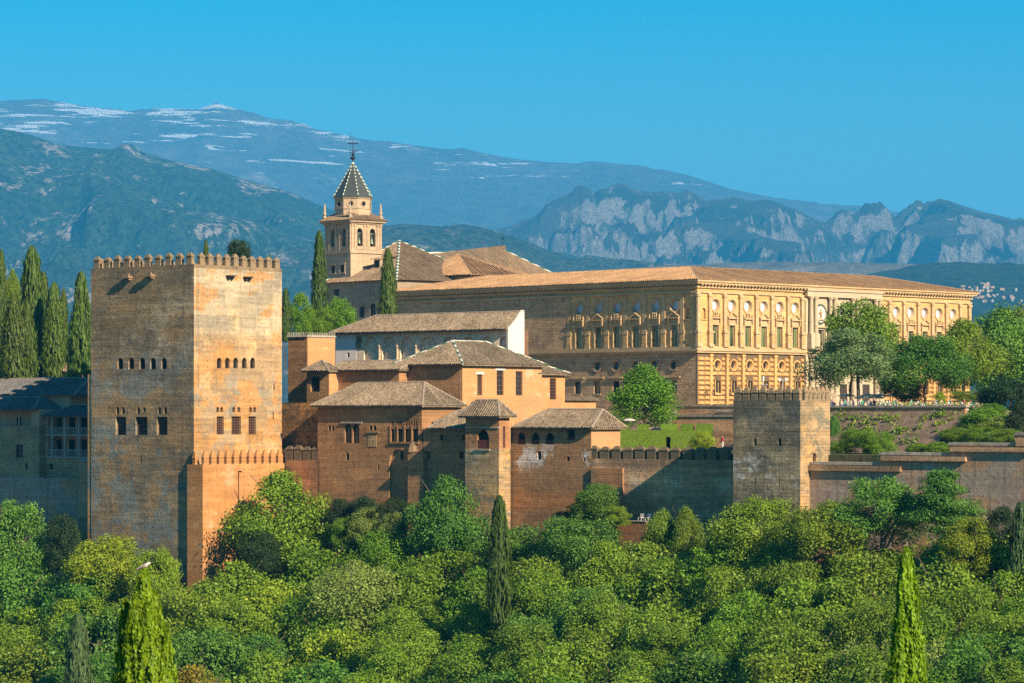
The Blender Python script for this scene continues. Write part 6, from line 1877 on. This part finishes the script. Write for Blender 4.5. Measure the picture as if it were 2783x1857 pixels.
# the rest of the wood, row below row
edge = lambda px: float(np.interp(px, [-100, 0, 130, 200, 420, 520, 640, 760, 900, 1000, 1100, 1200, 1290, 1400, 1500, 1700, 1800, 2000, 2200, 2400, 2783, 3000], [1600, 1590, 1500, 1540, 1560, 1530, 1490, 1500, 1440, 1425, 1470, 1490, 1500, 1440, 1432, 1425, 1450, 1455, 1440, 1450, 1450, 1450]))
ordn = ['first', 'second', 'third', 'fourth', 'fifth', 'sixth', 'seventh', 'eighth', 'ninth', 'tenth', 'eleventh', 'twelfth', 'thirteenth', 'fourteenth', 'fifteenth', 'sixteenth', 'seventeenth', 'eighteenth', 'nineteenth', 'twentieth', 'twenty-first', 'twenty-second', 'twenty-third', 'twenty-fourth', 'twenty-fifth', 'twenty-sixth']
tones = {'mid': 'mid green', 'olive': 'olive green', 'yellow': 'yellow green', 'cool': 'cool green', 'grey': 'grey green', 'golden': 'golden', 'fresh': 'fresh green', 'silver': 'silvery green'}
rw = random.Random(2024)
for r in range(8):
    x = -60 + rw.uniform(0, 60)
    k = 0
    while x < 3060:
        w = rw.uniform(150, 265)
        xx = x + w * 0.42
        yt = edge(xx) + 10 + 66 * r + rw.uniform(-34, 24)
        if yt < 1840:
            left = xx < 1000
            m = rw.choices(['mid', 'olive', 'yellow', 'cool', 'grey', 'fresh'], [6, 4, 2 if left else .8, 3 if left else 2, .4, 1.2] if xx < 1300 else [5, 5, .6, 1.6, .6, .8])[0]
            if abs(xx - 575) < 60 and 1740 < yt < 1815: m = 'golden'
            kd = rw.choices(['round', 'tall', 'spread'], [5, 2, 2])[0]
            lab = '%s %s tree, %s from the left in the %s row of the wood' % (tones[m], {'round': 'round', 'tall': 'upright', 'spread': 'broad'}[kd], ordn[k], ordn[r])
            wood_tree(kd, m, xx, w * 1.12, yt, yt + w * rw.uniform(1.0, 1.4), 8.5 + 7.6 * r, lab, group='trees of the wood below the walls')
            k += 1
        x += w * 0.9
# undergrowth, its leaves kept dark to stand for shadow in the gaps
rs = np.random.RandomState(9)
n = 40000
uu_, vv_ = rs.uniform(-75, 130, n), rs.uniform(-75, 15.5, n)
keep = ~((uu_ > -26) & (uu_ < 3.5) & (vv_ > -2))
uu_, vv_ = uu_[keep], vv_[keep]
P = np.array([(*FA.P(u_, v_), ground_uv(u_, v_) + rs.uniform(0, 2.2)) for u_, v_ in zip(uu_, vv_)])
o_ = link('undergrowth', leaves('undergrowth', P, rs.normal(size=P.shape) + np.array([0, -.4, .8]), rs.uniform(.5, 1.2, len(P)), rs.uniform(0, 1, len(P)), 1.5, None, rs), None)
setmat(o_, 'dark'); tag(o_, 'undergrowth coloured dark for the shadow between the trunks of the wood', 'undergrowth', kind='stuff')

# --- near cypress tops
def big_cypress(seed, n, px, py, Y, wpx, hpx, leaders, label, mat):
    c = at(px, py, Y); s = Y / F
    rs = np.random.RandomState(seed)
    P, Nn, U, T = [], [], [], []
    for (dx, dy, hw, cut) in leaders:
        m = int(n * hw)
        H_ = hpx * s * cut
        h = rs.uniform(0, 1, m) ** 0.8
        a = rs.uniform(0, 2 * np.pi, m)
        prof = wpx * s * 0.5 * hw * np.clip(1 - h, 0, 1) ** 0.62 + 0.02
        kk = np.array([MN.noise(Vector((math.cos(t) * 2.2 + seed + dx, math.sin(t) * 2.2, q * 7))) for t, q in zip(a, h)])
        k2 = np.array([MN.noise(Vector((math.cos(t) * 6 + seed, math.sin(t) * 6 + dx, q * 24))) for t, q in zip(a, h)])
        r = prof * (0.76 + 0.45 * kk + 0.42 * k2) * rs.uniform(.7, 1.1, m) * np.where(rs.uniform(0, 1, m) < .06, rs.uniform(1.05, 1.35, m), 1)
        lean = (1 - h)
        P.append(np.stack([np.cos(a) * r + dx * s, np.sin(a) * r + dy * s * 2, H_ * h + (1 - cut) * 0], axis=1))
        Nn.append(np.stack([np.cos(a), np.sin(a), .2 + 0 * a], axis=1) + rs.normal(size=(m, 3)) * .5)
        U.append(np.tile([0, 0, 1.0], (m, 1)) + np.stack([np.cos(a), np.sin(a), 0 * a], axis=1) * .35)
        T.append(.45 + .55 * k2 + rs.uniform(-.25, .25, m))
    P, Nn, U, T = (np.concatenate(q) for q in (P, Nn, U, T))
    base = c.z - hpx * s
    t = bpy.data.objects.new('cypress', None); COL.objects.link(t)
    zg = ground(c.x, Y)
    t.location = (c.x, Y, zg); OFF[t.name] = (0, 0, 0); tag(t, label, 'cypress')
    me = leaves('crown', P, Nn, rs.uniform(.035, .075, len(P)), T, 2.4, U, rs)
    k = link('crown', me, t); k.location = (0, 0, base - zg); setmat(k, mat)
    mb = MB(); mb.tube((0, 0, 0), (0, 0, c.z - zg - .25), .22, .03); 
    for (dx, dy, hw, cut) in leaders[1:]: mb.tube((dx * s * .2, 0, (base - zg) * .9), (dx * s, dy * s * 2, base - zg + hpx * s * cut - .25), .1, .02)
    mb.build('trunk', M['bark'], t)
    rc = random.Random(seed)
    return t
big_cypress(3, 30000, 392, 1548, 70.0, 262, 900, [(0, 0, 1.0, 1.0), (-52, 6, .5, .905), (-22, -12, .62, .92), (28, 8, .7, .93), (62, -5, .5, .815), (-48, 12, .72, .82), (15, -18, .75, .9), (45, 5, .7, .84)], 'near bright cypress with several tips and a dove on top, bottom left', 'cypress_bright')
big_cypress(8, 34000, 2464, 1490, 76.0, 185, 900, [(0, 0, 1.0, 1.0), (18, 8, .7, .86), (-15, -8, .7, .84)], 'near bright pointed cypress with a bare tip, bottom right', 'cypress_bright')
tw = at(2462, 1480, 76.0)
mb = MB()
for k in range(9):
    mb.tube((tw.x + .02 * math.sin(k), 76.0, tw.z - .55 + k * .06), (tw.x + .05 * math.cos(k * 2.4), 76.0 + .03, tw.z - .45 + k * .065), .012, .004, 4)
tg = mb.mesh('bare_twig', plain('dry_twig', (0.5, 0.36, 0.25), .9), (0, 0, 0))
cy_ = [o for o in SC.objects if o.name.startswith('cypress') and o.get('label', '').startswith('near bright pointed')][0]
tgo = bpy.data.objects.new('bare_twig', tg); COL.objects.link(tgo); tgo.parent = cy_; tgo.location = -cy_.location

# --- dove on the near cypress
def loft(secs, n=14):
    """continuous body through rings (x, z, half width, half height)"""
    mb = MB(); vs, fs = [], []
    for (x, z, w, h) in secs:
        for k in range(n):
            t = 2 * math.pi * k / n; vs.append((x, w * math.cos(t), z + h * math.sin(t)))
    for i in range(len(secs) - 1):
        for k in range(n): fs.append((i * n + k, i * n + (k + 1) % n, (i + 1) * n + (k + 1) % n, (i + 1) * n + k))
    fs += [tuple(range(n)), tuple(range((len(secs) - 1) * n, len(secs) * n))]
    mb.add(vs, fs); return mb
dp = at(392, 1534, 70.0)
T = bpy.data.objects.new('dove', None); COL.objects.link(T); OFF[T.name] = (0, 0, 0)
T.location = (dp.x, 70.0, dp.z - .055); T.rotation_euler = (0, 0, R(-12))
tag(T, 'pale grey dove perched on the tip of the near cypress', 'bird')
N = NT('dove_feathers'); o = N.coord(); sp = N.n('ShaderNodeSeparateXYZ'); N.set(sp.inputs[0], o)
cdv = N.mix(N.rng(sp.outputs[0], .02, .08), (0.30, 0.235, 0.21), (0.62, 0.53, 0.50)); cdv = N.mix(N.rng(sp.outputs[0], -.10, -.16), cdv, (0.2, 0.2, 0.2))
N.done(cdv)
bd = loft([(-.19, -.095, .012, .004), (-.15, -.075, .022, .008), (-.10, -.045, .03, .018), (-.06, -.015, .045, .036), (-.01, .01, .055, .05), (.04, .03, .052, .05), (.075, .05, .04, .042), (.098, .072, .028, .032), (.115, .086, .026, .029), (.132, .088, .02, .022), (.146, .084, .008, .009), (.163, .078, .002, .002)])
bd.build('body', N.m, T, smooth=True)
mb = MB()
for s_ in (-.018, .018): mb.tube((-.005, s_, -.03), (.005, s_, -.075), .006, .005, 5)
mb.build('legs', plain('pink_bird_leg', (0.4, 0.15, 0.12)), T)
mb = loft([(-.17, -.06, .004, .01), (-.10, -.02, .008, .022), (-.03, .015, .01, .034), (.03, .03, .008, .028), (.05, .035, .003, .012)], 8)
for s_ in (-1, 1):
    w = link('wing', mb.mesh('wing', plain('dove_wing', (0.26, 0.2, 0.18), .8, .3, 30), (0, 0, 0), True), T); w.location = (0, s_ * .05, 0)

# ------------------------------------------------------------------ people
def person_mesh(pose, sit=False):
    me = bpy.data.meshes.new('skeleton')
    s = pose
    j = [((0, 0, .95), .15), ((0, 0, 1.15), .14), ((0, .0, 1.38), .155), ((0, -.01, 1.5), .06), ((0, -.02, 1.62), .095), ((0, -.02, 1.72), .085),
         ((-.17, 0, 1.40), .065), ((-.22, -.02 - .05 * s, 1.14), .045), ((-.21 + .1 * s, -.16 * s - .05, .93 + .1 * s), .035),
         ((.17, 0, 1.40), .065), ((.23, .03, 1.13), .045), ((.22, -.06, .90), .035),
         ((-.09, 0, .88), .095), ((-.10, -.07 * s, .48), .065), ((-.10, .02 + .08 * s, .06), .045), ((-.10, -.12 + .08 * s, .03), .035),
         ((.09, 0, .88), .095), ((.10, .06 * s, .48), .065), ((.10, -.10 * s, .06), .045), ((.10, -.22 * s - .08, .03), .035)]
    e = [(0, 1), (1, 2), (2, 3), (3, 4), (4, 5), (2, 6), (6, 7), (7, 8), (2, 9), (9, 10), (10, 11), (0, 12), (12, 13), (13, 14), (14, 15), (0, 16), (16, 17), (17, 18), (18, 19)]
    me.from_pydata([p for p, _ in j], e, [])
    o = bpy.data.objects.new('tmp', me); COL.objects.link(o)
    md = o.modifiers.new('s', 'SKIN')
    for v, (_, r) in zip(me.skin_vertices[0].data, j): v.radius = (r, r * .8)
    me.skin_vertices[0].data[0].use_root = True
    o.modifiers.new('d', 'SUBSURF').levels = 1
    dg = bpy.context.evaluated_depsgraph_get()
    m2 = bpy.data.meshes.new_from_object(o.evaluated_get(dg))
    m2.name = 'body'
    bpy.data.objects.remove(o)
    m2.materials.clear()
    for k in range(4): m2.materials.append(None)
    for p in m2.polygons:
        z, x = p.center.z, abs(p.center.x)
        p.use_smooth = True
        if z > 1.66 or (z > 1.56 and p.center.y > .02): p.material_index = 3
        elif z > 1.47 or (x > .15 and z < 1.16): p.material_index = 0
        elif z > .93: p.material_index = 1
        else: p.material_index = 2
    return m2
PM = [person_mesh(s) for s in (0.0, 0.7, -0.6)]
cloth = {k: plain('cloth_' + k, c, .9, .1) for k, c in (('white', (.7, .7, .7)), ('red', (.55, .03, .05)), ('blue', (.06, .12, .35)), ('pink', (.6, .25, .32)), ('green', (.03, .3, .16)), ('black', (.03, .03, .035)), ('grey', (.25, .25, .26)), ('beige', (.45, .36, .25)), ('navy', (.03, .045, .1)), ('teal', (.03, .25, .28)))}
skin = plain('skin', (.42, .25, .17), .7, .05); hair = {k: plain(k + '_hair', c, .8) for k, c in (('dark', (.03, .02, .015)), ('fair', (.3, .2, .1)), ('grey', (.4, .38, .36)))}
def person(X, Y, z, shirt, trousers, hr_, label, pose=0, rot=0, group=None):
    o = bpy.data.objects.new('person', PM[pose]); COL.objects.link(o)
    o.location = (X, Y, z); o.rotation_euler = (0, 0, rot)
    for sl_, m in zip(o.material_slots, (skin, cloth[shirt], cloth[trousers], hair[hr_])):
        sl_.link = 'OBJECT'; sl_.material = m
    return tag(o, label, 'person', group)
rp = random.Random(4)
ks = list(cloth)
for i in range(46):
    x = rp.uniform(985, 1940) if i > 25 else rp.uniform(985, 1480)
    v_ = ve + rp.uniform(1.2, 4.5)
    px = r6(x, 0)[0]; u_ = FA.u(px, v_); X, Y = FA.P(u_, v_)
    sh, trr = rp.choice(ks), rp.choice(['navy', 'black', 'grey', 'beige', 'blue'])
    person(X, Y, .5 - rp.choice([0, 0, .35]), sh, trr, rp.choice(['dark', 'dark', 'fair', 'grey']), 'visitor in the crowd behind the pale coping of the terrace', rp.randrange(3), rp.uniform(0, 6.28), 'visitors crowding the terrace')
for (px, py, sh, tr_, lab, po) in ((r6(217, 1372)[0], 0, 'red', 'white', 'person in a red top walking between yellow bush and corner tower', 1), (r6(152, 1372)[0], 0, 'white', 'navy', 'person in a white top half hidden by the yellow bush', 2)):
    X = at(px, 0, 440).x; person(X, 440, -4.75, sh, tr_, 'grey' if sh == 'red' else 'dark', lab, po, 2.2)
# flowers along the terrace edge and plants on the bank
def scatter(name, label, cat, pts, size, mats, seed):
    rs = np.random.RandomState(seed)
    me = leaves(name, pts, rs.normal(size=pts.shape) + np.array([.4, -.8, .6]), rs.uniform(*size, len(pts)), rs.uniform(0, 1, len(pts)), 1.4, None, rs)
    me.materials.clear()
    for m in mats: me.materials.append(m)
    idx = rs.randint(0, len(mats), len(pts)).astype(np.int32)
    me.polygons.foreach_set('material_index', idx)
    return tag(link(name, me, None), label, cat, kind='stuff')
rs = np.random.RandomState(3)
pts = []
for i in range(420):
    px = rs.uniform(r6(1300, 0)[0], r6(2060, 0)[0]); v_ = ve + rs.uniform(.7, 2.4); u_ = FA.u(px, v_); X, Y = FA.P(u_, v_)
    hgt_ = rs.uniform(.3, 1.25)
    for k in range(16): pts.append((X + rs.normal() * .25, Y + rs.normal() * .25, .5 + hgt_ * rs.uniform(.2, 1.1)))
scatter('flowers', 'pink and white rose bushes along the terrace coping', 'flowers', np.array(pts), (.1, .24), [LM['mid'], LM['olive'], LM['mid'], LM['cool'], cloth['pink'], cloth['white']], 5)
pts = []
for i in range(95):
    u_ = rs.uniform(ut0, ut1 - .5); f_ = rs.uniform(0, 1) ** .55; v_ = 37.5 + 7.3 * f_
    z_ = float(np.interp(v_, [36.6, 38, 40, 42, 44, 45.5], [-5.3, -4.6, -3.2, -1.9, -.6, zt_ - .5])) if False else float(np.interp(v_, [36.6, 38, 40, 42, 44, 45.5], [-5.3, -4.6, -3.2, -1.9, -.6, .3]))
    X, Y = FA.P(u_, v_); q = rs.uniform(.15, .6)
    for k in range(26): pts.append((X + rs.normal() * q, Y + rs.normal() * q * .6, z_ + abs(rs.normal()) * q * .9))
scatter('bank_plants', 'small green plants dotted over the bare bank', 'ground plants', np.array(pts), (.12, .34), [LM['mid'], LM['olive'], LM['cool'], LM['yellow']], 6)
# lawn and low wall under the leafy tree on the curtain wall
for (px, lab) in ((1742, 'white garden chair at the foot of the curtain wall, left one'), (1761, 'white garden chair at the foot of the curtain wall, right one')):
    v_ = VW - 2.2; u_ = FA.u(px, v_); z_ = FA.z(1416, u_, v_)
    T = thing('garden_chair', lab, 'chair', FA, u_, v_, z_)
    mb = MB(); mb.box((u_ - .3, v_ - .3, z_ + .42), (u_ + .3, v_ + .3, z_ + .48)); mb.build('seat', M['whitewash'], T)
    mb = MB(); mb.box((u_ - .3, v_ + .26, z_ + .482), (u_ + .3, v_ + .31, z_ + 1.0)); mb.build('backrest', M['whitewash'], T)
    for a in (-.26, .26):
        for b in (-.26, .26):
            mb = MB(); mb.box((u_ + a - .03, v_ + b - .03, z_), (u_ + a + .03, v_ + b + .03, z_ + .418)); mb.build('leg', M['whitewash'], T)
va_ = VW - 2.6
ua_, ub__ = uA(r4, 1380, va_), uA(r4, 1632, va_); zw_ = FA.z(r4(0, 1462)[1], ua_, va_)
T = thing('brick_parapet', 'low brick garden parapet with dry plants at the foot of the curtain wall', 'wall', FA, ua_, va_, zw_ - 3)
mb = MB(); mb.box((ua_, va_ - .4, zw_ - 6), (ub__, va_, zw_)); mb.build('wall', M['red_wall'], T)
mb = MB(); mb.box((ua_ - .1, va_ - .5, zw_ + .003), (ub__ + .1, va_ + .1, zw_ + .12)); mb.build('coping', M['coping'], T)
# terrace lamp above the corner tower
X_ = at(*r6(645, 912), 470); T = bpy.data.objects.new('street_lamp', None); COL.objects.link(T); T.location = (X_.x, 470, .5); OFF[T.name] = (0, 0, 0)
tag(T, 'white twin headed lamp on a pole rising behind the corner tower', 'street lamp')
mb = MB(); mb.tube((0, 0, 0), (0, 0, X_.z - .5), .07); mb.tube((-.5, 0, X_.z - .55), (.5, 0, X_.z - .55), .05); mb.build('pole', M['wood_grey'], T)
for s_ in (-.5, .5):
    mb = MB(); mb.box((s_ - .22, -.2, X_.z - .8), (s_ + .22, .2, X_.z - .35)); mb.build('lamp_head', M['whitewash'], T)

# ------------------------------------------------------------------ the white village on the far hill
from mathutils.bvhtree import BVHTree
bv = BVHTree.FromPolygons([v.co for v in MV.data.vertices], [tuple(p.vertices) for p in MV.data.polygons])
def cottage(w, d, h, rh):
    mb = MB(); mb.box((-w / 2, -d / 2, -3), (w / 2, d / 2, h))
    mb.add([(-w / 2, -d / 2, h), (w / 2, -d / 2, h), (w / 2, d / 2, h), (-w / 2, d / 2, h), (-w / 2, 0, h + rh), (w / 2, 0, h + rh)], [(0, 1, 5, 4), (2, 3, 4, 5), (1, 2, 5), (3, 0, 4)])
    for i in range(3): mb.add([(-w / 2 + w * (i + .3) / 3, -d / 2 - .05, h * .35), (-w / 2 + w * (i + .7) / 3, -d / 2 - .05, h * .35), (-w / 2 + w * (i + .7) / 3, -d / 2 - .05, h * .75), (-w / 2 + w * (i + .3) / 3, -d / 2 - .05, h * .75)], [(0, 1, 2, 3)])
    me = mb.mesh('house', M['house_plaster'] if w > 9 else M['whitewash']); me.materials.append(M['tile_gold']); me.materials.append(M['dark'])
    nf = len(me.polygons)
    for k, p in enumerate(me.polygons): p.material_index = 0 if k < 6 or k in (8, 9) else (1 if k in (6, 7) else 2)
    return me
CT = [cottage(9, 7, 5, 2), cottage(13, 8, 7, 2.4), cottage(7, 7, 8, 1.8), cottage(16, 8, 5, 2)]
rv = random.Random(12)
cnt = 0
while cnt < 46:
    x = rv.triangular(1860, 2400, 2060); y = rv.gauss(300, 44) + (x - 2080) * .08
    if y < 228 or y > 385: continue
    d = at(*r6(x, y), 1.0).normalized()
    hit = bv.ray_cast(Vector((0, 0, 0)), d)
    if hit[0] is None: cnt += 1; continue
    o = bpy.data.objects.new('house', rv.choice(CT)); COL.objects.link(o); o.location = hit[0]; o.rotation_euler = (0, 0, rv.uniform(-.9, .9)); o.scale = [KM * rv.uniform(.26, .5)] * 3
    tag(o, 'tiny white house of the village on the dark hill', 'house', 'white houses of the far village'); cnt += 1
